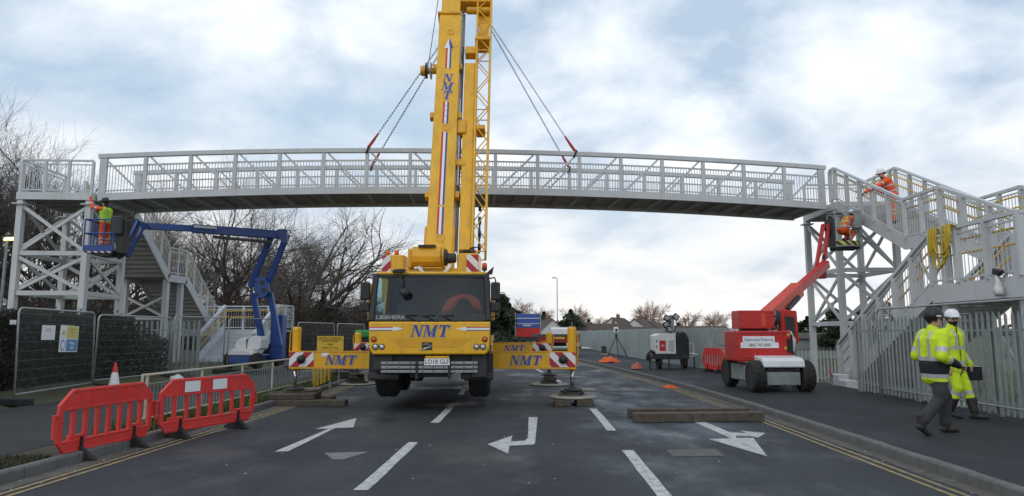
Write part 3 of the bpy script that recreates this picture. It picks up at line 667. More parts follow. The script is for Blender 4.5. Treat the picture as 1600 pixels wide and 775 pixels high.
b = MB(); b.bb(XA, XB, 18.43, 20.2, 4.2, 4.25); b.build('landing', BRGD, rt, world=True)
for X in (XA, XB):
    b = MB(); b.beam((X, 18.38, 4.2), (X, 20.25, 4.2), .055, .34); b.build('landing_edge', BRG, rt, world=True)
    railing(None, [(X, 25.0, 6.35)] + [(X, y, z + .06) for y, z in F1], rt, 1.18, step=.95, pw=.13, topw=.1, yel=Vector((.12 if X == XA else -.12, 0, 0)))
railing(None, [(XB, 27.4, 6.35), (XB, 25.0, 6.35)], rt, 1.18, step=1.2, pw=.13, topw=.1, yel=Vector((-.12, 0, 0)))
railing(None, [(XA, 27.4, 6.35), (XB, 27.4, 6.35)], rt, 1.18, step=1.0, pw=.1, topw=.08)
for x, y, zt in ((11.1, 18.6, 4.1), (13.0, 18.6, 4.1), (11.1, 20.0, 4.1), (13.0, 20.0, 4.1)):
    b = MB(); b.bb(x - .1, x + .1, y - .1, y + .1, gR, zt); b.build('leg', BRG, rt, world=True)
for X in (11.1, 13.0):
    for a, c in (((18.65, 3.9), (19.95, 2.2)), ((19.95, 3.9), (18.65, 2.2)), ((18.65, 2.1), (19.95, .4)), ((19.95, 2.1), (18.65, .4))):
        b = MB(); b.beam((X + (.04 if a[0] < 19 else -.04), a[0], a[1]), (X + (.04 if a[0] < 19 else -.04), c[0], c[1]), .05, .09); b.build('diagonal_brace', BRG, rt, world=True)
# half landing nearest the camera and the lower flight running back
LA, LB = 9.0, 13.12
b = MB(); b.bb(LA, LB, 12.75, 14.55, 2.56, 2.61); b.bb(LA, XA - .03, 14.55, 15.6, 2.56, 2.61); b.build('landing', BRGD, rt, world=True)
b = MB(); b.bb(LA - .03, LA + .03, 12.7, 15.65, 2.26, 2.66); b.build('landing_edge', BRG, rt, world=True)
b = MB(); b.bb(LA, LB, 12.7, 12.76, 2.26, 2.66); b.build('landing_edge', BRG, rt, world=True)
railing(None, [(LA, 12.78, 2.66), (LA, 15.6, 2.66)], rt, 1.18, step=.95, pw=.14, topw=.1, yel=Vector((.12, 0, 0)))
railing(None, [(LA, 12.78, 2.66), (LB, 12.78, 2.66)], rt, 1.18, step=1.0, pw=.12, topw=.1, yel=Vector((0, .12, 0)))
railing(None, [(LB, 12.78, 2.66), (LB, 14.5, 2.66)], rt, 1.18, step=1.0, pw=.12, topw=.1, yel=Vector((-.12, 0, 0)))
flight(rt, LA, XA - .1, 15.6, 2.6, 20.6, .05, tread=BRGD)
for X in (LA, XA - .1):
    railing(None, [(X, 15.62, 2.68), (X, 20.6, .12)], rt, 1.18, step=1.0, pw=.13, topw=.1, yel=Vector((.12 if X == LA else -.12, 0, 0)))
for x, y in ((9.2, 12.95), (12.9, 12.95), (9.2, 15.4), (10.7, 15.4)):
    b = MB(); b.bb(x - .11, x + .11, y - .11, y + .11, gR, 2.55); b.build('leg', BRG, rt, world=True)
    b = MB(); b.bb(x - .3, x + .3, y - .3, y + .3, gR - .1, gR + .25); b.build('footing', CONC, rt, world=True)
b = MB(); b.bb(8.9, 11.0, 19.9, 21.0, gR - .1, .06); b.build('footing', CONC, rt, world=True)
for X in (10.6, 12.6):
    b = MB(); b.bb(X, X + .9, 24.3, 25.2, gR - .1, .1); b.build('footing', CONC, rt, world=True)

# yellow lifting straps hung over the landing rail
st = thing('lifting_strap', 'bundle of yellow lifting straps hung over the stair landing railing', 'strap', (LA, 15.0, 3.84))
for k, (dy, dr, w) in enumerate(((-.42, .60, .12), (-.36, .50, .08), (-.1, .92, .26), (.05, .85, .22), (.22, .70, .12), (.12, .62, .30))):
    b = MB(); y0 = 15.0 - dy; pts = []
    for j in range(13):
        a = j / 12 * math.pi; pts.append((LA - .07 - .02 * k - .05 * math.sin(a), y0 - w * math.cos(a), 3.9 - dr * math.sin(a) ** .6 + (0 if 0 < j < 12 else -.0)))
    pts = [(LA + .06, y0 - w, 3.80)] + pts + [(LA + .06, y0 + w, 3.80)]
    b.path(pts, .026, 5); b.build('strap_loop', ROPE, st, world=True, smooth=True)
cc = thing('site_camera', 'dark camera on the stair landing edge with a white bag tied below it', 'camera', (LA - .03, 13.0, 2.4))
cb = AX(1558, 425, LA - .12)
b = MB(); b.box(cb, (.10, .18, .12), Matrix.Rotation(.3, 3, 'X')); b.tube(cb + V((0, -.09, 0)), cb + V((0, -.14, -.02)), .045, .05, 10); b.bb(LA - .13, LA - .02, cb.y - .03, cb.y + .03, cb.z - .04, cb.z + .02); b.build('housing', BLK, cc, world=True, bevel=.015)
b = MB(); Mx = Matrix.Translation(cb + V((-.02, -.02, -.15)))
b.lathe([(.02, .10), (.03, .06), (.05, -.05), (.085, -.18), (.09, -.25), (.06, -.30), (.012, -.31)], Mx, 9)
b.v = [v + V((rnd.uniform(-.02, .02), rnd.uniform(-.02, .02), rnd.uniform(-.015, .015))) for v in b.v]; b.build('bag', mat('white_plastic_bag', (.62, .62, .62), .4, var=.1), cc, world=True, smooth=True)

# ------------------------------------------------------------------ palisade fences
def pale_mesh(h):
    b = MB(); xs_ = [(-.034, 0), (-.020, .016), (-.008, .016), (0, .004), (.008, .016), (.020, .016), (.034, 0)]; n = len(xs_); T = .004
    lo = [(x, -d, 0) for x, d in xs_] + [(x, -d + T, 0) for x, d in xs_]
    hi = [(x, y, h - .11) for x, y, z in lo]
    b.add(lo + hi, [])
    m = n
    def F(*a): b.f.append(tuple(a)); b.m.append(0)
    for i in range(n - 1):
        F(i, i + 1, 2 * n + i + 1, 2 * n + i); F(n + i + 1, n + i, 3 * n + i, 3 * n + i + 1)
    F(0, 2 * n, 3 * n, n); F(n - 1, 2 * n - 1, 4 * n - 1, 3 * n - 1)
    for cx, a, c, hh in ((-.02, 0, 2, .07), (0, 2, 4, .11), (.02, 4, 6, .07)):
        k = len(b.v); b.v.append(V((cx, -.012, h - .11 + hh)))
        F(2 * n + a, 2 * n + c, k); F(3 * n + c, 3 * n + a, k); F(2 * n + a, k, 3 * n + a); F(2 * n + c, 3 * n + c, k)
    return b
def palisade(name, label, p0, p1, z, h, m=GALV, single=True, pitch=.155, group=None, posts=2.72, tilt=0.0, cat='fence'):
    a, c = V((*p0, z)), V((*p1, z)); ln = (c - a).length; ang = math.atan2(c.y - a.y, c.x - a.x)
    root = thing(name, label, cat, a, ang, group)
    n = max(1, round(ln / posts))
    for i in range(n + 1):
        b = MB(); x = ln * i / n; b.bb(x - .05, x + .05, .045, .055, -.1, h - .12); b.bb(x - .05, x - .042, .02, .1, -.1, h - .12); b.bb(x + .042, x + .05, .02, .1, -.1, h - .12); b.build('post', m, root)
    for zz in (.22, h - .38):
        b = MB(); b.bb(0, ln, .0, .012, zz, zz + .045); b.bb(0, ln, .0, .04, zz + .04, zz + .046); b.build('rail', m, root)
    k = int(ln / pitch); pb = pale_mesh(h - .05)
    if single:
        o0 = None
        for i in range(k + 1):
            if o0 is None: o0 = pb.build('pale', m, root); o = o0
            else: o = link('pale', o0.data, root)
            o.location = (.03 + i * pitch + rnd.uniform(-.006, .006), -.002, .05 + rnd.uniform(-.012, .012)); o.rotation_euler = (0, rnd.uniform(-.008, .008) + tilt, 0)
    else:
        for s in range(n):
            b = MB(); x0 = ln * s / n; kk = int(ln / n / pitch)
            for i in range(kk + 1):
                b.add([v + V((x0 + .06 + i * pitch, -.002, .05)) for v in pb.v], pb.f)
            b.build('pales', m, root, kind='stuff')
    return root
palisade('palisade_fence', 'galvanised palisade fence behind the two men in yellow', (7.95, 17.25), (7.95, 7.2), .17, 1.84, m=GALVD)
palisade('palisade_fence', 'low pale palisade fence at the field edge under the right tower', (17.0, 30.8), (8.4, 30.8), gR - .05, 1.5, m=WHITEST, single=True)
palisade('palisade_fence', 'short palisade fence behind the mesh panels under the left tower', (-13.2, 21.5), (-11.0, 22.3), .2, 1.85, m=GALVD)
FP = [(22.0, 7.70), (27, 7.02), (32, 6.5), (37, 6.1), (45, 5.72), (57, 5.25), (68, 4.65), (90, 3.7), (120, 2.2)]
for k, ((ya, xa), (yb, xb)) in enumerate(zip(FP, FP[1:])):
    if k < 1: continue
fr = None
hoard = thing('hoarding_fence', 'long grey green steel fence running along the right pavement into the distance', 'fence', (7.70, 22.0, .17))
SHEET = mat('grey_green_steel', (0.33, 0.375, 0.37), .55, .1, var=.12, scale=1.2, dirt=.45, dcol=(.22, .25, .245))
for (ya, xa), (yb, xb) in zip(FP, FP[1:]):
    ln = math.hypot(xb - xa, yb - ya); n = max(1, round(ln / 2.72))
    for i in range(n):
        a = V((xa + (xb - xa) * i / n, ya + (yb - ya) * i / n, .17)); c = V((xa + (xb - xa) * (i + 1) / n, ya + (yb - ya) * (i + 1) / n, .17))
        d = (c - a).normalized(); sd_ = V((-d.y, d.x, 0)); b = MB(); kk = 17; vs = []
        hh = 1.66 + rnd.uniform(-.02, .02)
        for j in range(kk):
            q = a + d * ((c - a).length * (j + .5) / kk); w = .052
            pts = [q - d * w, q - d * w * .5 + sd_ * .02, q + d * w * .5 + sd_ * .02, q + d * w]
            b.add([p for p in pts] + [p + V((0, 0, hh - .06)) for p in pts] + [q + sd_ * .012 + V((0, 0, hh))], [(0, 1, 5, 4), (1, 2, 6, 5), (2, 3, 7, 6), (4, 5, 8), (5, 6, 8), (6, 7, 8)])
        b.build('pales', SHEET, hoard, world=True, kind='stuff')
        b = MB(); b.beam(a - sd_ * .03, a - sd_ * .03 + V((0, 0, 1.62)), .08, .08, d); b.build('post', SHEET, hoard, world=True)
        b = MB(); b.beam(a - sd_ * .012 + V((0, 0, .25)), c - sd_ * .012 + V((0, 0, .25)), .03, .05); b.beam(a - sd_ * .012 + V((0, 0, 1.35)), c - sd_ * .012 + V((0, 0, 1.35)), .03, .05); b.build('rail', SHEET, hoard, world=True)
# ------------------------------------------------------------------ mobile crane
CR = thing('mobile_crane', 'yellow all terrain mobile crane standing on its outriggers in the road', 'crane', (-2.10, 13.9, 0), R(2.9))
CI = WM[CR].inverted()
def wheel(root, c, rad, w, rim=RUB, out=1, n=26, lug=True, rimcol=None):
    M = Matrix.Translation(c) @ Matrix.Rotation(R(90), 4, 'Y'); h = w / 2
    b = MB(); b.lathe([(rad * .56, -h * .9), (rad * .80, -h), (rad * .94, -h * .93), (rad, -h * .72), (rad, h * .72), (rad * .94, h * .93), (rad * .80, h), (rad * .56, h * .9)], M, n * 2)
    if lug:
        for i in range(n):
            for sg in (-1, 1):
                a = 2 * math.pi * (i + .25 * sg) / n; Q = M @ Matrix.Rotation(a, 4, 'Z') @ Matrix.Translation((rad, 0, sg * h * .42)) @ Matrix.Rotation(sg * .5, 4, 'X')
                b.box((0, 0, 0), (.03, rad * .11, h * .62), None); k = len(b.v) - 8
                for j in range(8): b.v[k + j] = Q @ b.v[k + j]
    t = b.build('wheel', RUB, root)
    b = MB(); o = h * .88 * out
    b.lathe([(rad * .57, -h * .85), (rad * .57, h * .85)], M, 24); b.build('rim', rimcol or DARK, t)
    b = MB(); b.lathe([(rad * .55, o * .7), (rad * .53, o * .86), (rad * .46, o * .84), (rad * .40, o * .7), (rad * .22, o * .72), (rad * .19, o * .98), (.02, o * 1.0)], M, 20); b.build('hub', rimcol or DARK, t)
    return t
HZ = .90
for y in (1.25, 2.95, 6.2, 7.9):
    for sx in (-1, 1): wheel(CR, (sx * .99, y, HZ), .66, .46, out=sx)
    b = MB(); b.tube((-.9, y, HZ), (.9, y, HZ), .12, .12, 10); b.lathe([(.05, -.2), (.24, -.12), (.24, .12), (.05, .2)], Matrix.Translation((0, y, HZ)) @ Matrix.Rotation(R(90), 4, 'Y'), 14); b.build('axle', DARK, CR)
b = MB(); b.bb(-.45, .45, .5, 9.6, .75, 1.25); b.bb(-.42, .42, .3, .5, .7, 1.1); b.build('chassis_frame', DARK, CR)
b = MB(); b.bb(-1.24, 1.24, 2.1, 9.7, 1.32, 1.58); b.bb(-1.24, 1.24, 3.4, 5.8, .95, 1.32); b.build('carrier_deck', YEL, CR, bevel=.02)
for y in (1.25,):
    for sx in (-1, 1):
        b = MB(); b.bb(sx * .99 - .3, sx * .99 + .3, .45, .5, .62, 1.18); b.bb(sx * .99 - .3, sx * .99 + .3, .45, 2.0, 1.56, 1.6); b.build('mudguard', BLK, CR)
# cab shell
cab = MB()
HW = 1.235; TW = 1.13
cab.prism([(-HW, 1.83), (-HW + .02, 1.30), (-HW + .09, 1.17), (HW - .09, 1.17), (HW - .02, 1.30), (HW, 1.83)], front(0, .10, 0), .12)
cab_o = cab.build('cab_front_panel', YEL, CR, bevel=.03, seg=2)
b = MB(); b.bb(-HW + .02, HW - .02, .1, 1.95, 1.17, 1.24); b.build('cab_floor', DARK, CR)
b = MB(); b.bb(-TW - .02, TW + .02, .20, 1.95, 2.80, 2.87); b.build('cab_roof', YEL, CR, bevel=.03, seg=2)
b = MB(); b.bb(-HW + .03, HW - .03, 1.88, 1.95, 1.24, 2.80); b.build('cab_back_wall', DARK, CR)
for sx in (-1, 1):
    s_ = MB()
    X0, X1 = sx * (HW - .03), sx * (TW)
    def sidequad(y0, y1, z0, z1, th=.05):
        def xx(z): t = max(0, (z - 1.83) / .97); return X0 + (X1 - X0) * t
        a = [(xx(z0), y0, z0), (xx(z0), y1, z0), (xx(z1), y1, z1), (xx(z1), y0, z1)]
        s_.add(a + [(x - sx * th, y, z) for x, y, z in a], [(0, 1, 2, 3), (7, 6, 5, 4), (0, 4, 5, 1), (1, 5, 6, 2), (2, 6, 7, 3), (3, 7, 4, 0)])
    sidequad(.1, 1.88, 1.2, 1.95); sidequad(1.45, 1.88, 1.95, 2.8)
    s_.build('cab_side', YEL, CR, bevel=.012)
    b = MB(); X = sx * (HW + TW) / 2 * .995; b.add([(sx * (HW - .06), .2, 1.96), (sx * (HW - .06), 1.44, 1.96), (sx * (TW - .02), 1.44, 2.79), (sx * (TW - .02), .3, 2.79)], [(0, 1, 2, 3)]); b.build('side_window', GLASS, CR)
    b = MB(); b.beam((sx * (HW - .04), .05, 1.84), (sx * (TW + .015), .22, 2.82), .11, .12, (1, 0, 0)); b.build('windscreen_pillar', BLK, CR, bevel=.02)
    b = MB(); b.beam((sx * (HW + .045), .32, 1.87), (sx * (HW + .035), .34, 2.62), .06, .08, (1, 0, 0)); b.build('grab_rail', YEL, CR, bevel=.01)
    # mirrors
    xm = sx * (HW + .10)
    b = MB(); b.path([(sx * TW, .25, 2.72), (xm - sx * .02, .12, 2.74), (xm, .08, 2.68), (xm, .08, 1.95), (sx * HW, .15, 1.90)], .016, 6); mr = b.build('mirror_arm', BLK, CR)
    b = MB(); b.bb(xm - .095, xm + .095, .02, .14, 2.27, 2.64); mo = b.build('mirror', BLK, CR, bevel=.03, seg=2)
    b = MB(); b.bb(xm - .095, xm + .095, .02, .14, 2.03, 2.23); b.build('mirror', BLK, CR, bevel=.03, seg=2)
# windscreen with frame
b = MB(); b.bb(-TW, TW, .20, .26, 2.745, 2.81); b.build('windscreen_header', BLK, CR)
b = MB(); b.add([(-HW + .08, .03, 1.85), (HW - .08, .03, 1.85), (HW - .1, .075, 1.99), (-HW + .1, .075, 1.99)], [(0, 1, 2, 3)]); b.build('windscreen_lower_band', BLK, CR)
b = MB(); n = 10
for i in range(n + 1):
    u = -1 + 2 * i / n; bow = .05 * u * u
    b.v += [V((u * (HW - .08), .035 + bow, 1.86)), V((u * (TW - .03), .205 + bow, 2.76))]
for i in range(n): b.f.append((2 * i, 2 * i + 2, 2 * i + 3, 2 * i + 1)); b.m.append(0)
b.build('windscreen', GLASS, CR, smooth=True)
text('maker_lettering', 'LIEBHERR', .105, front(-.80, .028, 1.915), ALU, CR, sx=1.35, bold=.004)
for x0, x1 in ((-.30, .22 - .15), (.12, .34), (.5, .72)):
    pass
for xb in (-.20, .17, .54):
    b = MB(); b.path([(xb, .0, 1.815), (xb - .24, .02, 1.93), (xb - .30, .03, 1.955)], [.016, .011, .009], 5); w_ = b.build('wiper', BLK, CR)
    b = MB(); b.path([(xb - .68 + .32, .033, 1.95), (xb - .05, .033, 1.965)], .011, 4); b.build('blade', BLK, w_)
b = MB(); b.path([(-.68, .16, 2.86), (-.62, .0, 2.80), (-.60, -.04, 2.62), (-.53, -.03, 2.50)], .013, 6); fm = b.build('front_mirror', BLK, CR)
b = MB(); b.lathe([(.02, -.035), (.105, -.03), (.11, .0), (.09, .03), (.02, .035)], Matrix.Translation((-.51, -.04, 2.43)) @ Matrix.Rotation(R(78), 4, 'X') @ Matrix.Diagonal((1, .8, 1, 1)), 16); b.build('mirror_head', BLK, fm, smooth=True)
b = MB(); b.prism([(-.80, 0), (-.58, 0), (-.50, .06), (-.62, .08), (-.78, .06)], front(0, .2, 2.84), .12); b.build('mirror_bracket', BLK, CR, bevel=.01)
# interior
b = MB(); b.bb(-1.1, 1.1, .35, .75, 1.55, 1.93); b.bb(-.15, .25, .5, 1.2, 1.3, 1.85); b.build('dashboard', BLK, CR, bevel=.05)
for x in (-.62, .62):
    b = MB(); b.bb(x - .27, x + .27, .95, 1.45, 1.5, 1.68); b.bb(x - .26, x + .26, 1.42, 1.58, 1.6, 2.28); b.bb(x - .14, x + .14, 1.44, 1.55, 2.3, 2.5); b.build('seat', DARK, CR, bevel=.05)
b = MB(); M_ = Matrix.Translation((.62, .85, 1.98)) @ Matrix.Rotation(R(-55), 4, 'X'); b.path([M_ @ V((.22 * math.cos(a), .22 * math.sin(a), 0)) for a in [2 * math.pi * i / 20 for i in range(21)]], .016, 6); b.tube(M_ @ V((0, 0, 0)), M_ @ V((0, 0, -.4)), .03, .03, 8); b.build('steering_wheel', BLK, CR)
# headlights, badge, plate
for sx in (-1, 1):
    for px_, pz, rr, m in ((1.12, 1.475, .047, AMB), (1.085, 1.325, .052, LENS), (.955, 1.325, .05, LENS)):
        b = MB(); Mh = front(sx * px_, -.022, pz); b.lathe([(rr * 1.25, -.02), (rr * 1.25, .008), (rr, .012), (rr, .004), (rr * .01, .004)], Mh, 18); h_ = b.build('headlight', BLK, CR)
        b = MB(); b.lathe([(rr * .97, .004), (rr * .8, .016), (rr * .02, .02)], Mh, 16); b.build('lens', m, h_, smooth=True)
    # arrows on the front panel
    b = MB(); z = 1.685; x0, x1, x2 = sx * 1.215, sx * .74, sx * .52
    b.cur = 0; b.prism([(x0, z + .02), (x1, z + .02), (x1, z + .04), (x0, z + .04)][::sx], front(0, -.022, 0), .003)
    b.cur = 1; b.prism([(x0, z - .022), (x1, z - .022), (x1, z + .02), (x0, z + .02)][::sx], front(0, -.022, 0), .003)
    b.cur = 1; b.prism([(x1, z + .045), (x1, z - .045), (x2, z)][::-sx], front(0, -.022, 0), .0035)
    b.cur = 2; b.prism([(x0, z - .036), (x1, z - .036), (x1, z - .022), (x0, z - .022)][::sx], front(0, -.022, 0), .003)
    b.build('stripe_arrow', [REDD, WDECAL, BLUD], CR)
nmt(front(.02, -.022, 1.645), .235, CR, wide=1.05)
b = MB(); b.bb(-.15, .06, -.026, -.02, 1.26, 1.415); bd = b.build('badge', BLK, CR)
b = MB(); b.path([(-.20, -.03, 1.27), (-.10, -.032, 1.275), (.03, -.03, 1.32), (.06, -.03, 1.36)], [.008, .016, .013, .006], 6)
b.path([(-.12, -.03, 1.37), (-.03, -.032, 1.38), (-.02, -.032, 1.32), (-.11, -.03, 1.30)], .012, 5); b.path([(.01, -.032, 1.385), (.01, -.032, 1.32)], .012, 5); b.build('emblem', ALU, bd)
b = MB(); b.prism([(-.82, 1.50), (-.55, 1.31), (.56, 1.31), (.86, 1.50)], front(0, -.021, 0), .004); b.build('front_panel_crease', YEL2, CR)
b = MB(); b.bb(-.10, .41, .02, .05, .955, 1.09); pl = b.build('number_plate', WDECAL, CR)
text('plate_lettering', 'LO18 GLF', .125, front(.155, .016, 1.022), INK, pl, sx=.92)
b = MB(); b.bb(-.08, .40, .02, .06, 1.095, 1.14); b.build('plate_bracket', YEL, CR)
b = MB(); b.bb(-1.02, 1.02, .2, .5, .98, 1.18); b.bb(-1.15, -.75, .1, .45, .85, 1.17); b.bb(.85, 1.16, .1, .45, .7, 1.17); b.build('bumper_beam', DARK, CR, bevel=.02)
for xa, xc in ((-.98, -.26), (-.24, .40), (.42, .98)):
    for z in (1.0, .915, .83):
        b = MB(); b.bb(xa, xc, .05, .11, z - .03, z + .03); sl = b.build('ladder_slat', ALU, CR, bevel=.008)
        for k in range(3):
            x = xa + (xc - xa) * (k + .5) / 3; b = MB(); b.bb(x - .012, x + .012, .046, .05, z - .012, z + .012); b.build('slot', BLK, sl)
for x in (-.25, .41):
    b = MB(); b.bb(x - .03, x + .03, .03, .14, .68, 1.02); b.build('ladder_clamp', BLK, CR)
for sx in (-1, 1):
    b = MB(); b.bb(sx * .95 - .32, sx * .95 + .32, .2, .6, .66, .79); b.build('step_tread', DARK, CR, bevel=.02)
# beacons
def beacon(x, y, z):
    b = MB(); b.lathe([(.055, 0), (.055, .05), (.06, .05)], Matrix.Translation((x, y, z)), 12); o = b.build('beacon', BLK, CR)
    b = MB(); b.lathe([(.055, .05), (.055, .13), (.04, .16), (.01, .17)], Matrix.Translation((x, y, z)), 12); b.build('lens', AMB, o, smooth=True)
beacon(1.10, .3, 2.90); b = MB(); b.tube((1.10, .3, 2.84), (1.10, .3, 2.91), .02); b.build('beacon_stem', BLK, CR)
b = MB(); b.prism([(1.12, 2.84), (1.30, 3.0), (1.26, 2.82)], front(0, .4, 0), .03); b.build('roof_bracket', BLK, CR)
# outriggers
OUT = ((15.9, -5.51, .89, .81, 1.18, 1.74, .26, 'front'), (21.6, -5.53, .50, .98, 1.30, 1.62, .2, 'rear'))
PADS = []
for Y, XL, XR, z0, z1, zt, dp, nm in OUT:
    cx = -2.10 - (Y - 13.9) * .0507
    for X, sg in ((XL, -1), (XR, 1)):
        inn = cx + sg * 1.0
        b = MB(); xo = X + sg * .06; lo, hi = min(inn, xo), max(inn, xo)
        b.bb(lo, hi, Y - dp, Y + dp, z0, z1); ob = b.build('outrigger_beam', YEL, CR, world=True, bevel=.012)
        b = MB(); b.bb(lo, hi, Y - dp - .012, Y - dp + .05, z1 - .012, z1 + .014); b.bb(lo, hi, Y - dp - .012, Y - dp + .05, z0 - .014, z0 + .02); b.build('beam_flange', YEL2, ob, world=True)
        L_ = .56 if sg < 0 else .58
        b = MB(); e0, e1 = (xo, xo + L_) if sg < 0 else (xo - L_, xo); b.bb(e0, e1, Y - dp - .018, Y - dp - .013, z0 + .03, z1 - .015); b.build('chevron_plate', RW if sg < 0 else RW2, ob, world=True)
        kx = xo - sg * .28; b = MB(); b.lathe([(.10, 0), (.09, .06), (.05, .09), (.01, .10)], front(kx, Y - dp - .018, (z0 + z1) / 2 + .01), 16); b.build('rubber_buffer', BLK, ob, world=True, smooth=True)
        lx = AY(533 if sg < 0 else 822, 560, Y - dp).x if nm == 'front' else AY(804 if sg > 0 else 590, 545, Y - dp).x
        nmt(front(lx, Y - dp - .012, (z0 + z1) / 2 + (.0 if nm == 'front' else .0)), .21 if nm == 'front' else .19, ob, world=True, wide=1.08)
        if nm == 'front' and sg < 0:
            b = MB(); b.bb(AY(503, 550, Y - dp).x, AY(514, 550, Y - dp).x, Y - dp - .016, Y - dp - .012, z1 - .11, z1 - .03); b.build('label_plate', WDECAL, ob, world=True)
        b = MB(); jx = X + sg * .0; b.lathe([(.085, z0 - .05), (.1, z0 - .02), (.1, zt - .04), (.085, zt), (.01, zt + .005)], Matrix.Translation((jx, Y, 0)), 18); jk = b.build('jack_cylinder', YEL, CR, world=True, smooth=False)
        b = MB(); b.tube((jx, Y, .40), (jx, Y, z0), .048, .048, 14); b.build('jack_rod', CHROME, jk, world=True, smooth=True)
        b = MB(); b.path([(jx + sg * .13, Y - .05, zt - .08), (jx + sg * .14, Y - .05, z0 + .4), (jx + sg * .1, Y - .1, z0 + .1)], .014, 5); b.build('hydraulic_hose', YEL2, jk, world=True)
        b = MB(); b.lathe([(.20, .305), (.23, .315), (.20, .345), (.10, .37), (.06, .41), (.01, .415)], Matrix.Translation((jx, Y, 0)), 20); b.build('jack_foot', DARK, jk, world=True)
        PADS.append((jx, Y, nm, sg))
# superstructure
b = MB(); b.bb(-1.15, 1.15, 3.3, 6.6, 1.62, 2.3); b.lathe([(.9, 1.56), (.9, 1.66)], Matrix.Translation((0, 5.4, 0)), 32); b.build('superstructure_frame', YEL2, CR, bevel=.03)
CW = AY(597, 398, 16.4); CW2 = AY(748, 398, 16.4); zc_ = CW.z
b = MB(); b.bb(CW.x, CW2.x, 16.42, 17.3, 2.35, 3.16); b.bb(CW.x, AY(632, 398, 16.4).x, 16.4, 17.3, 2.9, zc_); b.bb(AY(714, 398, 16.4).x, CW2.x, 16.4, 17.3, 2.9, zc_ + .03); b.build('counterweight', YEL, CR, world=True, bevel=.025)
for xa, xc, m in ((597.5, 610.5, RW), (729, 747.5, RW2)):
    a, c = AY(xa, 398, 16.38).x, AY(xc, 398, 16.38).x; b = MB(); b.bb(a, c, 16.375, 16.395, 3.0, zc_ - .01); b.build('chevron_plate', m, CR, world=True)
for p_, q_ in ((620, 17.0), (606, 17.1), (741, 17.0)):
    w_ = CI @ AY(p_, 399, q_); beacon(w_.x, w_.y, zc_ + .02)
wa, wc = AY(646, 400, 16.3).x, AY(690, 400, 16.3).x
b = MB(); b.prism([(16.05, 3.28), (16.02, 3.42), (16.15, 3.66), (16.65, 3.68), (16.75, 3.4), (16.6, 3.2), (16.15, 3.18)], Matrix(((0, 0, 1, wa), (1, 0, 0, 0), (0, 1, 0, 0), (0, 0, 0, 1))), wc - wa); wi = b.build('winch_housing', YEL2, CR, world=True, bevel=.02)
b = MB(); b.bb(wa + .15, wc - .12, 16.06, 16.2, 3.635, 3.69); b.build('winch_slot', BLK, wi, world=True)
b = MB(); b.tube((wc, 16.4, 3.42), (wc + .12, 16.4, 3.42), .2, .2, 14); b.tube((wc + .12, 16.4, 3.40), (wc + .34, 16.4, 3.40), .13, .11, 12); b.build('winch_motor', DARK, wi, world=True)
b = MB(); b.tube((wc + .01, 16.4, 3.42), (wc + .06, 16.4, 3.42), .26, .26, 16); b.build('winch_flange', YEL2, wi, world=True)
b = MB(); b.bb(wa - .14, wa - .04, 16.3, 16.7, 3.16, 3.62); b.build('winch_bracket', YEL, CR, world=True, bevel=.015)
for s_, e_ in ((653, 664), (703, 692)):
    b = MB(); p0, p1, p2 = AY(s_, 414, 16.2), AY((s_ + e_) / 2 + (-2 if s_ < 680 else 2), 421, 16.15), AY(e_, 428, 16.2); b.path([p0, p1, p2, p2 + V((0, .1, -.15))], .042, 8); b.build('hydraulic_pipe', WDECAL, CR, world=True, smooth=True)
b = MB()
for k in range(6):
    p0 = AY(716 + k * 2, 397 + k, 16.6); b.path([p0, p0 + V((.08, -.05, .08)), p0 + V((.25, .02, .10)), AY(735 + k, 388, 16.8), AY(738 + k * 2, 386, 17)], .013, 4)
b.build('hose_bundle', BLK, CR, world=True)
# boom: local frame X lateral, Y along, Z towards the camera side
B0 = AY(684.5, 412, 17.35); B1 = AY(706.0, 21, 20.65); bd_ = (B1 - B0); BLn = bd_.length
BF = frame(B0, (1, .0507, 0), bd_); BFi = CI @ BF
def prow(t, x=0, z=0):
    v = (BF @ V((x, t, z))) - V((0, 0, CAMH)); return 387.5 - FPX * v.dot(_u) / v.dot(_f)
def tat(yp):
    lo, hi = -1.0, 30.0
    for _ in range(40):
        mid = (lo + hi) / 2
        if prow(mid) > yp: lo = mid
        else: hi = mid
    return lo
def bpart(fn, name, m, parent=CR, **k):
    b = MB(); fn(b); b.v = [BFi @ v for v in b.v]; return b.build(name, m, parent, **k)
BWd = .345
def boomsec(b, w, d0, d1, t0, t1):
    pr = [(-w, d1), (-w, d0 + .22), (-w * .7, d0 + .05), (0, d0), (w * .7, d0 + .05), (w, d0 + .22), (w, d1)]
    n = len(pr); b.add([(x, t0, z) for x, z in pr] + [(x, t1, z) for x, z in pr], [tuple(range(n)), tuple(range(2 * n - 1, n - 1, -1))] + [(i, n + i, n + (i + 1) % n, (i + 1) % n) for i in range(n)])
T1 = BLn
boom = bpart(lambda b: boomsec(b, BWd, -.95, 0, -.9, T1), 'boom_base_section', YEL, bevel=.025, seg=2)
bpart(lambda b: b.bb(-BWd - .06, BWd + .05, -.6, tat(352), -.5, -.02), 'boom_base_cheek', YEL2, boom, bevel=.03)
bpart(lambda b: boomsec(b, BWd - .04, -.90, -.04, T1 - .3, T1 + 5.2), 'boom_inner_section', YEL, bevel=.02)
bpart(lambda b: boomsec(b, BWd - .08, -.86, -.08, T1 + 4.9, T1 + 10.2), 'boom_inner_section', YEL, bevel=.02)
bpart(lambda b: (b.bb(-.32, .32, T1 + 10.1, T1 + 11.3, -1.3, 0)), 'boom_head', YEL2, boom, bevel=.05)
bpart(lambda b: (b.bb(-BWd - .06, BWd + .0, T1 - .04, T1 + .05, -.98, .05)), 'boom_collar', YEL2, boom)
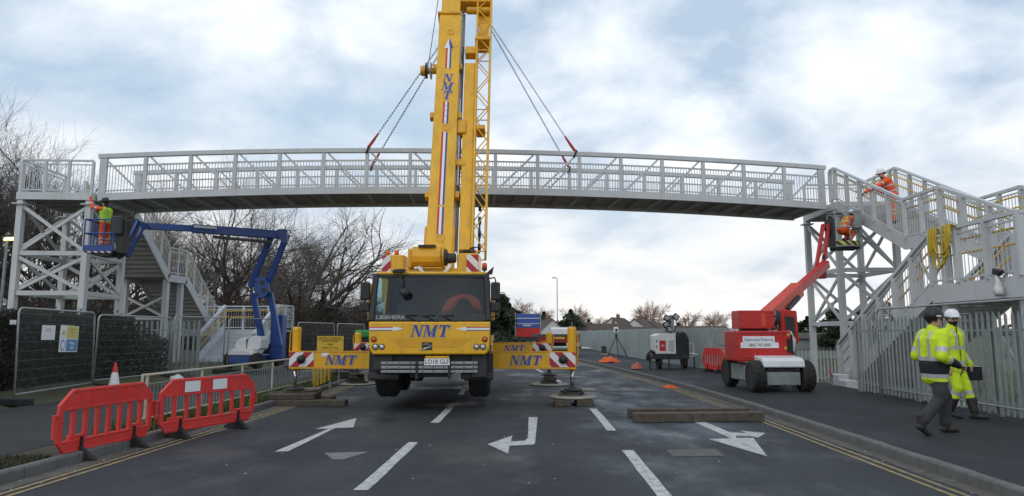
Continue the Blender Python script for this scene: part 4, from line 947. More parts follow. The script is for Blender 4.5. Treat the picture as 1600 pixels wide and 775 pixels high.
for yy in (100, 300, 176):
    for sx in (-1, 1): bpart(lambda b: b.bb(sx * (BWd + .06) - .06, sx * (BWd + .06) + .06, tat(yy) - .1, tat(yy) + .1, -.3, -.1), 'boom_lug', YEL2, boom, bevel=.01)
t = tat(103); bpart(lambda b: (b.tube((-BWd + .02, t, -.22), (-BWd - .42, t, -.22), .1, .1, 14), b.tube((-BWd - .36, t, -.22), (-BWd - .5, t, -.22), .17, .15, 18)), 'deflection_roller', YEL2, boom)
bpart(lambda b: [b.tube((-BWd - x, t, -.22), (-BWd - x - .035, t, -.22), .26, .26, 24) for x in (.17,)], 'roller_disc', GALV, boom)
bpart(lambda b: [b.tube((-BWd - x, t, -.22), (-BWd - x - .05, t, -.22), .24, .24, 24) for x in (.30,)], 'roller_disc', BLK, boom)
for yy in (50, 199, 372):
    t = tat(yy); bpart(lambda b: b.lathe([(.12, 0), (.12, .012), (.085, .012), (.085, .004), (.01, .004)], Matrix.Translation((.03, t, .001)), 20), 'inspection_plate', YEL2, boom)
def stripe(y0, y1, cols=(-.085, -.03, .035, .085)):
    a, c = tat(y0), tat(y1); 
    for i, m in enumerate((REDD, WDECAL, BLUD)):
        bpart(lambda b: b.bb(cols[i], cols[i + 1], a, c, .001, .006), 'boom_stripe', m, boom)
stripe(366, 323); stripe(320, 206); stripe(193, 159)
for k in range(4):
    t = tat(190 - k * 8.3); bpart(lambda b: b.lathe([(.016, .006), (.016, .009)], Matrix.Translation((.003, t, 0)), 8), 'stripe_dot', INK, boom)
stripe(107, 75); t0, t1 = tat(75), tat(59)
bpart(lambda b: b.prism([(-.14, t0), (.14, t0), (.0, t1)], Matrix.Translation((0, 0, .001)), .006), 'arrow_head', WDECAL, boom)
bpart(lambda b: b.prism([(.03, t0), (.14, t0), (.0, t1), (.0, t0 + (t1 - t0) * .5)], Matrix.Translation((0, 0, .002)), .007), 'arrow_edge', BLUD, boom)
nmt(BFi @ Matrix.Translation((.0, tat(127.5), .001)), .30, boom, vert=True, shear=.2, wide=.95)
# jib column and folded lattice jib to the right of the boom
tc0, tc1 = tat(392), tat(93)
bpart(lambda b: b.bb(.50, .82, tc0 + .1, tc1, -.55, -.12), 'jib_base_column', YEL, CR, bevel=.02)
lat0, lat1 = tat(392), T1 + 1.4
def lattice(b):
    c = [(.86, -.02), (1.20, -.02), (1.20, -.5), (.86, -.5)]; grow = lambda t: .10 * (t - lat0) / (lat1 - lat0)
    P = lambda i, t: V((c[i][0] + (grow(t) if i in (1, 2) else -.0), t, c[i][1]))
    for i in range(4): b.path([P(i, lat0), P(i, lat1)], .032, 6)
    n = 17
    for i in range(4):
        for k in range(n):
            a, e = lat0 + (lat1 - lat0) * k / n, lat0 + (lat1 - lat0) * (k + 1) / n
            b.tube(P(i, a if k % 2 else e), P((i + 1) % 4, e if k % 2 else a), .016, .016, 5, False)
            if k % 4 == 0: b.tube(P(i, a), P((i + 1) % 4, a), .018, .018, 5, False)
bpart(lattice, 'lattice_jib', YEL, CR)
for q_ in ((.80, 1.28, T1 - 1.15, T1 - 1.0, -.58, .04), (.5, .9, T1 - 1.6, T1 - 1.3, -.4, -.1), (.3, 1.3, T1 + .55, T1 + .7, -.5, .02), (.3, .62, tat(250) - .1, tat(250) + .12, -.35, -.1), (.36, .6, tat(205), tat(185), -.35, -.05), (.9, 1.15, tat(200), tat(193), -.45, -.02)):
    bpart(lambda b: b.bb(*q_), 'jib_bracket', YEL2, CR, bevel=.02)
bpart(lambda b: (b.bb(.86, 1.30, T1 - .2, T1 + 1.1, -.36, -.3), b.bb(.92, 1.22, T1 - .9, T1 - .3, -.3, -.12), b.tube((.5, T1 + .35, -.2), (1.3, T1 + .35, -.2), .12, .12, 12)), 'jib_head_frame', YEL2, CR, bevel=.02)
bpart(lambda b: [b.tube((.38 + .03 * k, tc0 + .2, -.3 - .1 * k), (.37 + .03 * k, T1 + .5, -.3 - .1 * k), .018, .018, 6) for k in range(3)], 'jib_cable', GALV, CR)
bpart(lambda b: [b.tube((.42, tat(285) , -.16), (.40, tat(150), -.16), .03, .03, 6)], 'hydraulic_line', CHROME, CR)
bpart(lambda b: [b.path([(.44 + .02 * math.sin(i * 1.3), tat(70) - i * .12, -.1) for i in range(10)], .028, 5)], 'hanging_chain', DARK, CR)
bpart(lambda b: [b.bb(1.0, 1.08, tat(385) + i * .42, tat(385) + i * .42 + .1, -.3, -.05) for i in range(4)] + [b.tube((1.04, tat(390), -.2), (1.04, tat(335), -.2), .025, .025, 6)], 'jib_lock', DARK, CR)
hd = BF @ V((0, T1 + 10.9, -1.0))
b = MB(); b.tube(hd, HOOK + V((0, 0, 1.3)), .02, .02, 5); b.tube(hd + V((.15, 0, 0)), HOOK + V((.15, 0, 1.3)), .02, .02, 5); b.tube(hd, BF @ V((-BWd - .33, tat(103), -.4)), .014, .014, 5); b.build('hoist_rope', CHAIN, CR, world=True)
# clothing in the cab
b = MB(); b.path([(.22, .80, 2.02), (.30, .76, 2.12), (.40, .72, 2.26), (.50, .70, 2.35), (.64, .72, 2.39), (.78, .72, 2.36), (.90, .74, 2.25), (.98, .80, 2.08)], [.07, .10, .11, .07, .05, .07, .11, .07], 8)
jk = b.build('hanging_jacket', HIVO, None, smooth=True); jk.data.transform(WM[CR]); tag(jk, 'orange high visibility jacket hanging behind the crane windscreen', 'jacket')

# ------------------------------------------------------------------ pads and timbers under the jacks
def plank(b, c, size, rz=0, rx=0): b.box(c, size, Matrix.Rotation(rz, 3, 'Z') @ Matrix.Rotation(rx, 3, 'Y'))
names = {('front', -1): 'left front', ('front', 1): 'right front', ('rear', -1): 'left rear', ('rear', 1): 'right rear'}
for jx, Y, nm, sg in PADS:
    t = thing('outrigger_pad', 'weathered spreader pad stack under the %s crane jack' % names[(nm, sg)], 'outrigger pad', (jx, Y, 0), 0, 'crane outrigger pads')
    b = MB(); zt = .325
    if nm == 'front' and sg < 0:
        plank(b, (jx + .38, Y - .55, .065), (1.95, .34, .13), .03); b.build('timber', TIMB, t, world=True, bevel=.012)
        b = MB(); plank(b, (jx + .1, Y + .25, .065), (1.5, .34, .13), -.04); b.build('timber', TIMB, t, world=True, bevel=.012)
        b = MB(); plank(b, (jx + .0, Y - .16, .19), (1.15, .95, .12), .12); b.build('timber_mat', TIMB, t, world=True, bevel=.012)
        zt = .25
    elif nm == 'front':
        for dx in (-.22, .26):
            b = MB(); plank(b, (jx + dx - .02, Y - .15, .07), (.36, .9, .14), .05 * dx); b.build('timber', TIMB, t, world=True, bevel=.012)
        zt = .14
        b = MB(); b.lathe([(.05, zt), (.52, zt + .005), (.55, zt + .03), (.52, zt + .055), (.02, zt + .06)], Matrix.Translation((jx, Y - .08, 0)), 28); b.build('spreader_disc', TIMBL, t, world=True); zt = .20
    else:
        b = MB(); b.lathe([(.05, 0.005), (.6, .006), (.62, .03), (.58, .05), (.02, .055)], Matrix.Translation((jx, Y, 0)), 28); b.build('spreader_disc', TIMBL, t, world=True); zt = .055
    k = 0
    while zt < .27:
        th = .045; b = MB(); plank(b, (jx + rnd.uniform(-.03, .03), Y + rnd.uniform(-.04, .04), zt + th / 2), (.50 - .05 * k, .45, th), rnd.uniform(-.4, .4)); b.build('packing_board', DARK if k % 2 else TIMB, t, world=True, bevel=.008); zt += th; k += 1
    b = MB(); plank(b, (jx + .15, Y + .12, zt + .02), (.8, .25, .035), .25); b.build('packing_board', TIMBL, t, world=True, bevel=.006)
for k, (pl_, pr_, lab) in enumerate((((983, 653), (1172, 652), 'far'), ((991, 661), (1194, 659), 'near'))):
    a, c = G(*pl_), G(*pr_); o = MB(); o.beam(a + V((0, .1, .085)), c + V((0, .1, .085)), .22, .165); ob = o.build('timber_beam', TIMB, None, bevel=.012)
    tag(ob, '%s of two long dark timber beams lying across the right lane' % ('farther' if lab == 'far' else 'nearer'), 'timber', 'timber beams on the road')
# ------------------------------------------------------------------ boom lifts
def basket(root, c, rz, w, d, h, m, mfloor, haz, round_=False):
    """work platform; c = centre of floor in world"""
    Mw = Matrix.Translation(c) @ Matrix.Rotation(rz, 4, 'Z')
    def bp(fn, name, mm, parent=root, **k):
        b = MB(); fn(b); b.v = [Mw @ v for v in b.v]; return b.build(name, mm, parent, world=True, **k)
    if round_:
        ring = [(w / 2 * math.cos(a), d / 2 * math.sin(a)) for a in [2 * math.pi * i / 20 for i in range(21)]]
        fl = bp(lambda b: b.lathe([(.7, -.06), (.98, -.05), (1, 0), (.95, .01), (.01, .01)], Matrix.Diagonal((w / 2, d / 2, 1, 1)), 20), 'basket_floor', mfloor)
        bp(lambda b: b.path([V((x, y, .07)) for x, y in ring], .0, 4) if False else b.add([(x, y, z) for x, y in ring for z in (.0, .14)], [(2 * i, 2 * i + 2, 2 * i + 3, 2 * i + 1) for i in range(20)]), 'kick_plate', haz, fl)
        bp(lambda b: [b.beam((-w * .4, yy, -.09), (w * .4, yy, -.09), .08, .06) for yy in (-d * .25, 0, d * .25)], 'floor_rib', DARK, fl)
        for z in (h, h * .55): bp(lambda b: b.path([V((x, y, z)) for x, y in ring], .022, 6), 'basket_rail', m)
        for i in range(0, 20, 3): bp(lambda b: b.tube((ring[i][0], ring[i][1], 0), (ring[i][0], ring[i][1], h), .018, .018, 6), 'basket_post', m)
    else:
        fl = bp(lambda b: b.bb(-w / 2, w / 2, -d / 2, d / 2, -.05, 0), 'basket_floor', mfloor)
        bp(lambda b: (b.bb(-w / 2 - .01, w / 2 + .01, -d / 2 - .02, -d / 2, -.03, .16),), 'kick_plate', m, fl)
        bp(lambda b: (b.bb(-w / 2 - .01, w / 2 + .01, -d / 2 - .025, -d / 2 - .005, -.09, -.03),), 'hazard_edge', haz, fl)
        bp(lambda b: (b.prism([(-w / 2, -.05), (w / 2, -.05), (w / 2 - .1, -.16), (-w * .1, -.18)], Matrix(((1, 0, 0, 0), (0, 0, 1, -d / 2 + .02), (0, 1, 0, 0), (0, 0, 0, 1))), d * .9),), 'underframe', DARK, fl)
        loop = [(-w / 2, -d / 2), (w / 2, -d / 2), (w / 2, d / 2), (-w / 2, d / 2), (-w / 2, -d / 2)]
        for z in (h, h * .55): bp(lambda b: b.path([V((x, y, z)) for x, y in loop], .025, 6), 'basket_rail', m)
        for x, y in ((-w / 2, -d / 2), (-w * .17, -d / 2), (w * .17, -d / 2), (w / 2, -d / 2), (w / 2, d / 2), (-w / 2, d / 2), (-w / 2, 0), (w / 2, 0), (0, d / 2)):
            bp(lambda b: b.tube((x, y, 0), (x, y, h), .022, .022, 6), 'basket_post', m)
# ---- red lift on the right pavement
RL = thing('boom_lift', 'red and white articulated boom lift parked on the right pavement', 'boom lift', (6.12, 18.45, .16), R(3))
for x in (-.62, .62):
    for y in (-.92, .95): wheel(RL, (x, y, .375), .375, .30, out=(1 if x > 0 else -1), n=18, rimcol=MATS['concrete'])
b = MB(); b.bb(-.42, .42, -1.05, 1.1, .28, .62); b.build('chassis', DARK, RL, bevel=.03)
b = MB(); b.bb(-.75, -.47, -.50, .52, .22, .66); b.build('side_box', GALVD, RL, bevel=.03)
b = MB(); b.bb(-.42, .42, -1.14, -1.02, .16, .48); b.bb(-.03, .03, -1.17, -1.1, .18, .42); b.build('front_axle_beam', GALVD, RL, bevel=.015)
b = MB(); b.prism([(-1.22, .60), (-1.19, .76), (-1.10, .82), (-.35, .90), (-.25, .60)], Matrix(((0, 0, 1, -.52), (1, 0, 0, 0), (0, 1, 0, 0), (0, 0, 0, 1))), 1.04); b.build('front_hood', WHT, RL, bevel=.025, seg=2)
b = MB(); b.prism([(-.92, -.62), (.45, -.62), (.55, .3), (.3, .95), (-.75, .95), (-.95, .3)], Matrix.Translation((0, 0, .72)), .78); tt = b.build('turntable_body', RED, RL, bevel=.03, seg=2)
b = MB(); b.bb(-.80, .02, -.635, -.622, 1.18, 1.36); b.bb(-.86, .12, -.632, -.621, 1.06, 1.20); pn = b.build('name_banner', WDECAL, tt)
text('banner_lettering', 'Nationwide Platforms', .115, front(-.39, -.638, 1.27), BLUD, pn, sx=.74); text('banner_lettering', '0845 745 0000', .11, front(-.37, -.636, 1.13), INK, pn, sx=.85)
b = MB(); b.bb(.34, .45, -.66, -.6, .95, 1.3); b.bb(.46, .5, -.6, -.3, .9, 1.4); b.build('control_panel', BLK, tt)
b = MB(); b.prism([(.46, .88), (.66, .95), (.72, 1.25), (.6, 1.5), (.46, 1.52)], front(0, -.35, 0), -.9); b.build('engine_cover', WHT, RL, bevel=.05, seg=2)
b = MB(); b.bb(-.86, .05, -.62, .0, 1.55, 2.02); b.build('counterweight_box', RED, RL, bevel=.02)
b = MB(); b.bb(-.6, -.1, -.5, .2, 1.49, 1.56); b.build('pivot_plate', DARK, RL)
b = MB(); b.prism([(.34, 1.50), (.62, 1.08), (.80, 1.20), (.78, 2.02), (.30, 2.06)], front(0, -.30, 0), -.16); b.build('tower_arm', RED, RL, bevel=.02)
b = MB(); b.prism([(.46, 1.52), (.62, 1.28), (.71, 1.34), (.70, 1.86), (.44, 1.88)], front(0, -.304, 0), .006); b.build('tower_arm_recess', DARK, RL)
b = MB(); b.bb(.0, .4, -.10, .1, 1.68, 1.84); b.bb(-.15, .45, -.20, .0, 1.52, 1.6); b.build('white_tray', WHT, RL, bevel=.02)
text('tray_lettering', 'Platforms', .10, front(.2, -.104, 1.76), BLUD, RL, sx=.8)
for z in (.80, 1.42):
    b = MB(); b.bb(-.90, .44, -.626, -.619, z, z + .012); b.build('panel_seam', DARK, tt)
b = MB(); b.bb(-.93, -.925, -.6, .9, 1.1, 1.115); b.bb(-.44, -.432, -.627, -.619, .74, 1.04); b.build('panel_seam', DARK, tt)
for x, z in ((.38, 1.40), (.15, .80), (.30, 1.06)):
    b = MB(); b.bb(x - .035, x + .035, -.628, -.6215, z - .03, z + .03); b.build('warning_sticker', SIGNY, tt)
b = MB(); b.bb(-.30, -.18, -.626, -.6195, 1.62, 1.95); b.build('box_lid_seam', REDO, RL)
for x in (-.8, -.02):
    for z in (1.6, 1.97): b = MB(); b.lathe([(.016, 0), (.016, .012), (.005, .014)], front(x, -.62, z), 8); b.build('bolt', DARK, RL)
for k in range(4):
    b = MB(); b.path([(.05 + .05 * k, -.42, 1.52), (.12 + .04 * k, -.50, 1.72 + .03 * k), (.20 + .03 * k, -.42, 1.95), (.26, -.2, 2.06)], .018, 5); b.build('hose', BLK, RL, smooth=True)
b = MB(); b.bb(-.40, -.30, -1.16, -1.10, .52, .60); b.bb(.30, .40, -1.16, -1.10, .52, .60); b.bb(-.42, .42, -1.10, -1.0, .48, .60); b.build('axle_bracket', DARK, RL)
b = MB(); b.tube((.86, .2, .0), (.86, .2, 1.75), .06, .06, 10); b.lathe([(.09, 1.75), (.09, 1.85), (.02, 1.87)], Matrix.Translation((.86, .2, 0)), 10); b.build('exhaust_stack', GALVD, RL)
def W(l): return WM[RL] @ V(l)
b0 = AY(1196, 500, 18.6); b1 = AY(1246, 452, 20.6); b2 = AY(1291, 413, 22.45); 
b = MB(); b.beam(b0 + V((-.08, -.1, -.02)), b1, .34, .42); b.build('boom', REDO, RL, world=True, bevel=.02)
b = MB(); b.beam(b0.lerp(b1, .9), b2, .22, .25); b.build('boom_extension', RED, RL, world=True, bevel=.015)
dn = (b1 - b0).normalized()
b = MB(); b.beam(b0.lerp(b1, .42) + V((.15, -.1, -.10)), b0.lerp(b1, .80) + V((.15, -.1, -.08)), .14, .16); b.build('cylinder_cover', BLK, RL, world=True, bevel=.03)
b = MB(); b.tube(W((.1, -.2, 1.6)), b0.lerp(b1, .5) + V((.05, -.05, -.2)), .05, .05, 10); b.build('lift_cylinder', DARK, RL, world=True)
b = MB(); b.box(b0 + V((.1, -.05, -.05)), (.3, .3, .3), Matrix.Rotation(.6, 3, 'Y')); b.path([b0 + V((.0, -.25, .0)), b0 + V((.15, -.3, .1)), b0 + V((.3, -.25, -.1)), b0 + V((.3, -.1, -.3))], .025, 5); b.build('knuckle', DARK, RL, world=True, bevel=.02)
j1 = AY(1279, 425, 22.5); j2 = AY(1291, 355, 22.7)
for dx in (-.12, .10):
    b = MB(); b.beam(j1 + V((dx, 0, -.1)), j2 + V((dx * .8 , 0, .1)), .10, .13, (0, 1, 0)); b.build('jib_arm', RED, RL, world=True, bevel=.01)
b = MB(); b.box(j1 + V((0, 0, -.12)), (.42, .16, .2)); b.build('jib_knuckle', RED, RL, world=True, bevel=.02)
b = MB(); b.beam(j1 + V((.22, .03, -.2)), j1 + V((.20, .03, .55)), .07, .07); b.build('jib_cylinder', BLK, RL, world=True)
RBK = V((10.32, 22.75, 4.45))
b = MB(); b.beam(j2 + V((.0, 0, .0)), RBK + V((-.42, 0, .35)), .12, .16); b.bb(RBK.x - .5, RBK.x - .42, RBK.y - .3, RBK.y + .3, RBK.z, RBK.z + .9); b.build('platform_bracket', DARK, RL, world=True)
basket(RL, RBK, 0, .98, .85, 1.08, GALVD, GALVD, BY, True)
b = MB(); b.bb(RBK.x + .18, RBK.x + .42, RBK.y - .42, RBK.y - .30, RBK.z + .55, RBK.z + 1.15); b.build('control_box', GALVD, RL, world=True, bevel=.02)
# ---- blue lift  at the foot of the left stairs
BLf = thing('boom_lift', 'blue articulated boom lift with white covers beside the left stairs', 'boom lift', (-10.6, 26.0, .30), R(-12))
for x in (-.75, .75):
    for y in (-.9, .9): wheel(BLf, (x, y, .36), .36, .30, out=(1 if x > 0 else -1), n=18)
b = MB(); b.bb(-.6, .6, -1.2, 1.2, .25, .62); b.build('chassis', BLU, BLf, bevel=.03)
b = MB(); b.prism([(-.66, .62), (-.62, .78), (-.4, .92), (.4, .92), (.62, .78), (.66, .62)], front(0, -.7, 0), .55); b.build('front_hood', WHT, BLf, bevel=.06, seg=3)
b = MB(); b.prism([(-.6, .90), (-.52, 1.25), (-.3, 1.42), (0.0, 1.48), (0.05, .9)], front(0, -.1, 0), .7); b.build('engine_cover', WHT, BLf, bevel=.06, seg=3)
b = MB(); b.prism([(.08, .86), (.1, 1.3), (.32, 1.52), (.72, 1.52), (.82, 1.35), (.82, .95), (.7, .86)], front(0, -.1, 0), .7); b.build('counterweight_cover', WHT, BLf, bevel=.06, seg=3)
b = MB(); b.bb(-.1, .1, -.75, -.1, .95, 1.35); b.build('gap_panel', BLK, BLf)
for o_ in BLf.children:
    o_.scale = (.78, .78, .78)
def poly3(name, pts, w, h, m, root, **k):
    b = MB(); b.beam(pts[0], pts[1], w, h, (0, 1, 0)); return b.build(name, m, root, world=True, bevel=.015, **k)
mz = AY(434, 500, 26.2)
b = MB(); b.bb(mz.x - .2, mz.x + .26, 26.0, 26.5, .6, AY(434, 492, 26.2).z); b.build('mast', BLU, BLf, world=True, bevel=.03)
for dx in (-.13, .13):
    poly3('lower_arm', (AY(424 + dx * 60, 540, 25.7) + V((dx, 0, 0)), AY(409 + dx * 60, 458, 25.5) + V((dx, 0, 0))), .2, .2, BLU, BLf)
    poly3('upper_arm', (AY(404 + dx * 55, 448, 25.5) + V((dx, 0, 0)), AY(437 + dx * 55, 366, 25.2) + V((dx * .9, 0, 0))), .2, .18, BLU, BLf)
k0 = AY(409, 449, 25.3); Mx = Matrix.Translation(k0) @ Matrix.Rotation(R(-8), 4, 'Y') @ front(0, 0, 0)
b = MB(); b.prism([(-.22, -.40), (.10, -.42), (.30, -.2), (.30, .12), (.16, .38), (-.18, .36), (-.28, 0)], Mx, .12); kk = b.build('knuckle_plate', BLU, BLf, world=True, bevel=.02)
b = MB()
for x, y, r_ in ((.08, .16, .10), (.10, -.14, .10), (-.16, .22, .05), (-.16, -.25, .05)): b.lathe([(r_, .121), (r_, .126), (.01, .126)], Mx @ Matrix.Translation((x, y, 0)), 14)
b.build('knuckle_hole', BLK, kk, world=True)
t0 = AY(441, 366, 25.1)
b = MB(); Mx = Matrix.Translation(t0) @ front(0, 0, 0); b.prism([(-.15, .18), (.2, .18), (.24, -.35), (.12, -.42), (-.2, .02)], Mx, .14); b.build('boom_pivot_plate', BLU, BLf, world=True, bevel=.02)
e0 = AY(437, 367, 25.15); e1 = AY(300, 357, 23.7); e2 = AY(222, 353, 22.6)
b = MB(); b.beam(e0, e1, .22, .30); bb_ = b.build('boom', BLU, BLf, world=True, bevel=.02)
b = MB(); b.beam(e1.lerp(e0, .05), e2, .17, .22); b.build('boom_extension', BLU, BLf, world=True, bevel=.015)
b = MB(); b.beam(AY(333, 370, 24.0), AY(425, 379, 24.9), .1, .1); b.build('boom_cylinder', BLK, BLf, world=True)
q = AY(320, 358, 23.7); b = MB(); dd = (e0 - e1).normalized(); b.beam(q + V((0, -.14, .06)) - dd * .3, q + V((0, -.14, .06)) + dd * .45, .012, .09); b.build('boom_label', GALV, bb_, world=True)
for k, (a_, c_) in enumerate((((216, 345), (193, 392)), ((222, 357), (199, 402)))):
    poly3('jib_arm', (AY(*a_, 22.3), AY(*c_, 22.0)), .10, .14, BLU, BLf)
b = MB(); b.beam(AY(212, 344, 22.3), AY(228, 357, 22.4), .12, .12, (0, 1, 0)); b.build('jib_knuckle', BLU, BLf, world=True)
b = MB(); b.path([AY(215, 345, 22.1), AY(228, 350, 22.1), AY(236, 358, 22.3)], .025, 5); b.build('hose', BLK, BLf, world=True)
BBK = AY(163, 392, 21.7); BBK.z -= .02
b = MB(); b.beam(AY(194, 395, 21.9), AY(182, 402, 21.8), .2, .2); b.bb(BBK.x + .52, BBK.x + .80, 21.45, 21.75, BBK.z - .1, BBK.z + 1.0); b.build('platform_bracket', BLK, BLf, world=True, bevel=.03)
basket(BLf, BBK, R(4), .92, .75, 1.0, BLU, BLU, BW)
b = MB(); b.bb(BBK.x + .34, BBK.x + .74, 21.34, 21.54, BBK.z + .50, BBK.z + 1.12); b.build('control_box', BLK, BLf, world=True, bevel=.04)
# ------------------------------------------------------------------ people
import numpy as np
def person(label, loc, rotz, prims, mats, paint_fn, helmet=None, head=None, voxel=.0115, extra=None, hm=WHT, smooth_it=3):
    """prims: (p, q, r0, r1, tag); continuous body by voxel union of tapered limbs"""
    root = thing('person', label, 'person', loc, rotz)
    b = MB()
    for p, q, r0, r1, tg in prims:
        p, q = V(p), V(q); d = (q - p); ln = max(d.length, 1e-4); d.normalize(); M = frame(p, d.orthogonal(), d.cross(d.orthogonal())) ; prof = []
        for a in (-80, -50, -20): prof.append((r0 * math.cos(R(a)), r0 * math.sin(R(a))))
        for a in (10, 45, 80): prof.append((r1 * math.cos(R(a)), ln + r1 * math.sin(R(a))))
        b.lathe(prof, M, 14)
    me = bpy.data.meshes.new('tmp'); me.from_pydata([tuple(v) for v in b.v], [], b.f)
    t = bpy.data.objects.new('tmp', me); scene.collection.objects.link(t)
    m = t.modifiers.new('r', 'REMESH'); m.mode = 'VOXEL'; m.voxel_size = voxel
    s = t.modifiers.new('s', 'SMOOTH'); s.iterations = smooth_it; s.factor = .5
    dg = bpy.context.evaluated_depsgraph_get(); bm = bpy.data.meshes.new_from_object(t.evaluated_get(dg)); bpy.data.objects.remove(t)
    n = len(bm.polygons); C = np.empty(n * 3); bm.polygons.foreach_get('center', C); C = C.reshape(-1, 3)
    best = np.full(n, 1e9); idx = np.zeros(n, int); tt = np.zeros(n)
    for i, (p, q, r0, r1, tg) in enumerate(prims):
        p, q = np.array(p, float), np.array(q, float); d = q - p; L2 = max((d * d).sum(), 1e-9); u = np.clip(((C - p) @ d) / L2, 0, 1)
        ds = np.linalg.norm(C - p - u[:, None] * d, axis=1) - (r0 + (r1 - r0) * u); k = ds < best; best[k] = ds[k]; idx[k] = i; tt[k] = u[k]
    mi = np.array([paint_fn(prims[i][4], u, c) for i, u, c in zip(idx, tt, C)], int)
    for q in mats: bm.materials.append(q)
    bm.polygons.foreach_set('material_index', mi); bm.polygons.foreach_set('use_smooth', [True] * n); bm.name = 'body'
    link('body', bm, root)
    if head:
        H = head     # matrix: origin head centre, +z up, -y face
        if helmet:
            b = MB(); b.lathe([(.112, .035), (.115, .06), (.109, .10), (.092, .14), (.06, .168), (.018, .178)], H @ Matrix.Diagonal((.96, 1.12, 1, 1)), 22); h_ = b.build('helmet', hm, root, smooth=True)
            b = MB(); b.lathe([(.108, .030), (.124, .028), (.126, .036), (.108, .046)], H @ Matrix.Translation((0, -.008, 0)) @ Matrix.Diagonal((.97, 1.16, 1, 1)), 22); b.build('helmet_brim', hm, h_)
            b = MB(); b.prism([(-.09, -.10), (.09, -.10), (.06, -.185), (-.06, -.185)], H @ Matrix.Translation((0, 0, .032)), .01); b.build('helmet_peak', hm, h_)
            b = MB(); b.bb(-.010, .010, -.09, .09, .150, .180); b.v = [H @ v for v in b.v]; b.build('helmet_ridge', hm, h_, bevel=.006)
        for sx in (-1, 1):
            b = MB(); b.lathe([(.003, -.013), (.012, -.006), (.012, .006), (.003, .013)], H @ Matrix.Translation((sx * .034, -.092, .0)), 8); b.build('eye', INK, root, smooth=True)
    if extra: extra(root)
    return root
def hand(base, dirv, side, r=.011, curl=.6, tagn='hand', palm=(0, 0, 1)):
    """palm plus four unequal fingers and a thumb from the side of the palm"""
    d = V(dirv).normalized(); pz = V(palm); pz = (pz - d * pz.dot(d)).normalized(); x = d.cross(pz) * side; out = []
    B = V(base); P = B + d * .075
    for k in (-.024, 0, .024): out.append((B + x * k * .7, P + x * k, .018, .016, tagn))
    for k, ln in ((-.034, .062), (-.012, .074), (.012, .070), (.034, .054)):
        a = P + x * k; m_ = a + (d * math.cos(curl * .5) - pz * math.sin(curl * .5)) * ln * .55; e = m_ + (d * math.cos(curl * 1.6) - pz * math.sin(curl * 1.6)) * ln * .55
        out += [(a, m_, r, r * .95, tagn), (m_, e, r * .95, r * .8, tagn)]
    a = B + d * .02 - x * .03; m_ = a + (d * .5 - x * .8).normalized() * .04; e = m_ + (d * .9 - x * .1 - pz * .4).normalized() * .035
    out += [(a, m_, r * 1.15, r, tagn), (m_, e, r, r * .85, tagn)]
    return [(tuple(p), tuple(q), a_, b_, t_) for p, q, a_, b_, t_ in out]
def headprims(c, up=(0, 0, 1), fwd=(0, -1, 0), wool=True):
    c, u, f = V(c), V(up).normalized(), V(fwd).normalized(); s = u.cross(f)
    T = lambda a: tuple(a)
    pr = [(T(c - u * .05 + f * .012), T(c + u * .045), .074, .092, 'face'), (T(c - u * .075 + f * .045), T(c - u * .07 + f * .03), .042, .045, 'jaw'),
          (T(c + f * .085 + u * .01), T(c + f * .108 - u * .022), .011, .016, 'nose'), (T(c - f * .01 + u * .03), T(c - f * .03 + u * .03), .092, .088, 'skull')]
    for sg in (-1, 1): pr.append((T(c + s * .085 * sg + u * .015), T(c + s * .088 * sg - u * .02), .018, .014, 'ear'))
    return pr
def hmat(c, up=(0, 0, 1), fwd=(0, -1, 0)):
    u = V(up).normalized(); f = V(fwd); f = (f - u * f.dot(u)).normalized(); y = -f; x = y.cross(u)
    return Matrix(((x.x, y.x, u.x, c[0]), (x.y, y.y, u.y, c[1]), (x.z, y.z, u.z, c[2]), (0, 0, 0, 1)))
def boot(an, toe_dir, lab='boot', lift=0.0, tall=.12):
    a = V(an); f = V(toe_dir).normalized(); z = V((0, 0, 1))
    return [(tuple(a + z * tall), tuple(a - z * .03), .062, .055, lab), (tuple(a - z * .045), tuple(a + f * .17 - z * (.055 + lift)), .045, .040, lab), (tuple(a - f * .045 - z * .045), tuple(a + f * .05 - z * .05), .042, .045, lab)]
# --- man in yellow jacket with navy band, walking right, dark helmet
c1 = (-.02, -.03, 1.60); f1 = (-.35, -.9, .05)
pr = [((-.07, 0, .90), (.07, 0, .90), .135, .135, 'pelvis'), ((-.06, .01, .80), (-.07, .01, .95), .142, .15, 'hem'), ((.06, .01, .80), (.07, .01, .95), .142, .15, 'hem'),
      ((-.07, .0, .95), (-.10, -.01, 1.30), .155, .16, 'torso'), ((.07, .0, .95), (.10, -.01, 1.30), .155, .16, 'torso'), ((0, -.05, 1.0), (0, -.06, 1.28), .14, .14, 'torso'),
      ((-.15, 0, 1.38), (.15, 0, 1.38), .10, .10, 'shoulder'), ((0, 0, 1.40), (0, -.01, 1.48), .10, .075, 'collar'), ((0, -.005, 1.46), (-.01, -.02, 1.55), .055, .055, 'neck')]
pr += headprims(c1, fwd=f1)
# near (right) arm bent, hand in pocket; far arm back
pr += [((-.21, 0, 1.36), (-.27, .08, 1.08), .088, .078, 'uarm'), ((-.27, .08, 1.08), (-.21, -.16, .98), .075, .058, 'farm'), ((-.21, -.16, .98), (-.20, -.21, .95), .05, .045, 'cuff'),
       ((.21, 0, 1.36), (.27, .07, 1.08), .088, .078, 'uarm'), ((.27, .07, 1.08), (.21, -.15, .97), .075, .058, 'farm')]
pr += hand((-.20, -.20, .96), (.2, -1, -.2), -1, curl=.9) + hand((.21, -.16, .96), (-.2, -1, -.3), 1, curl=.9)
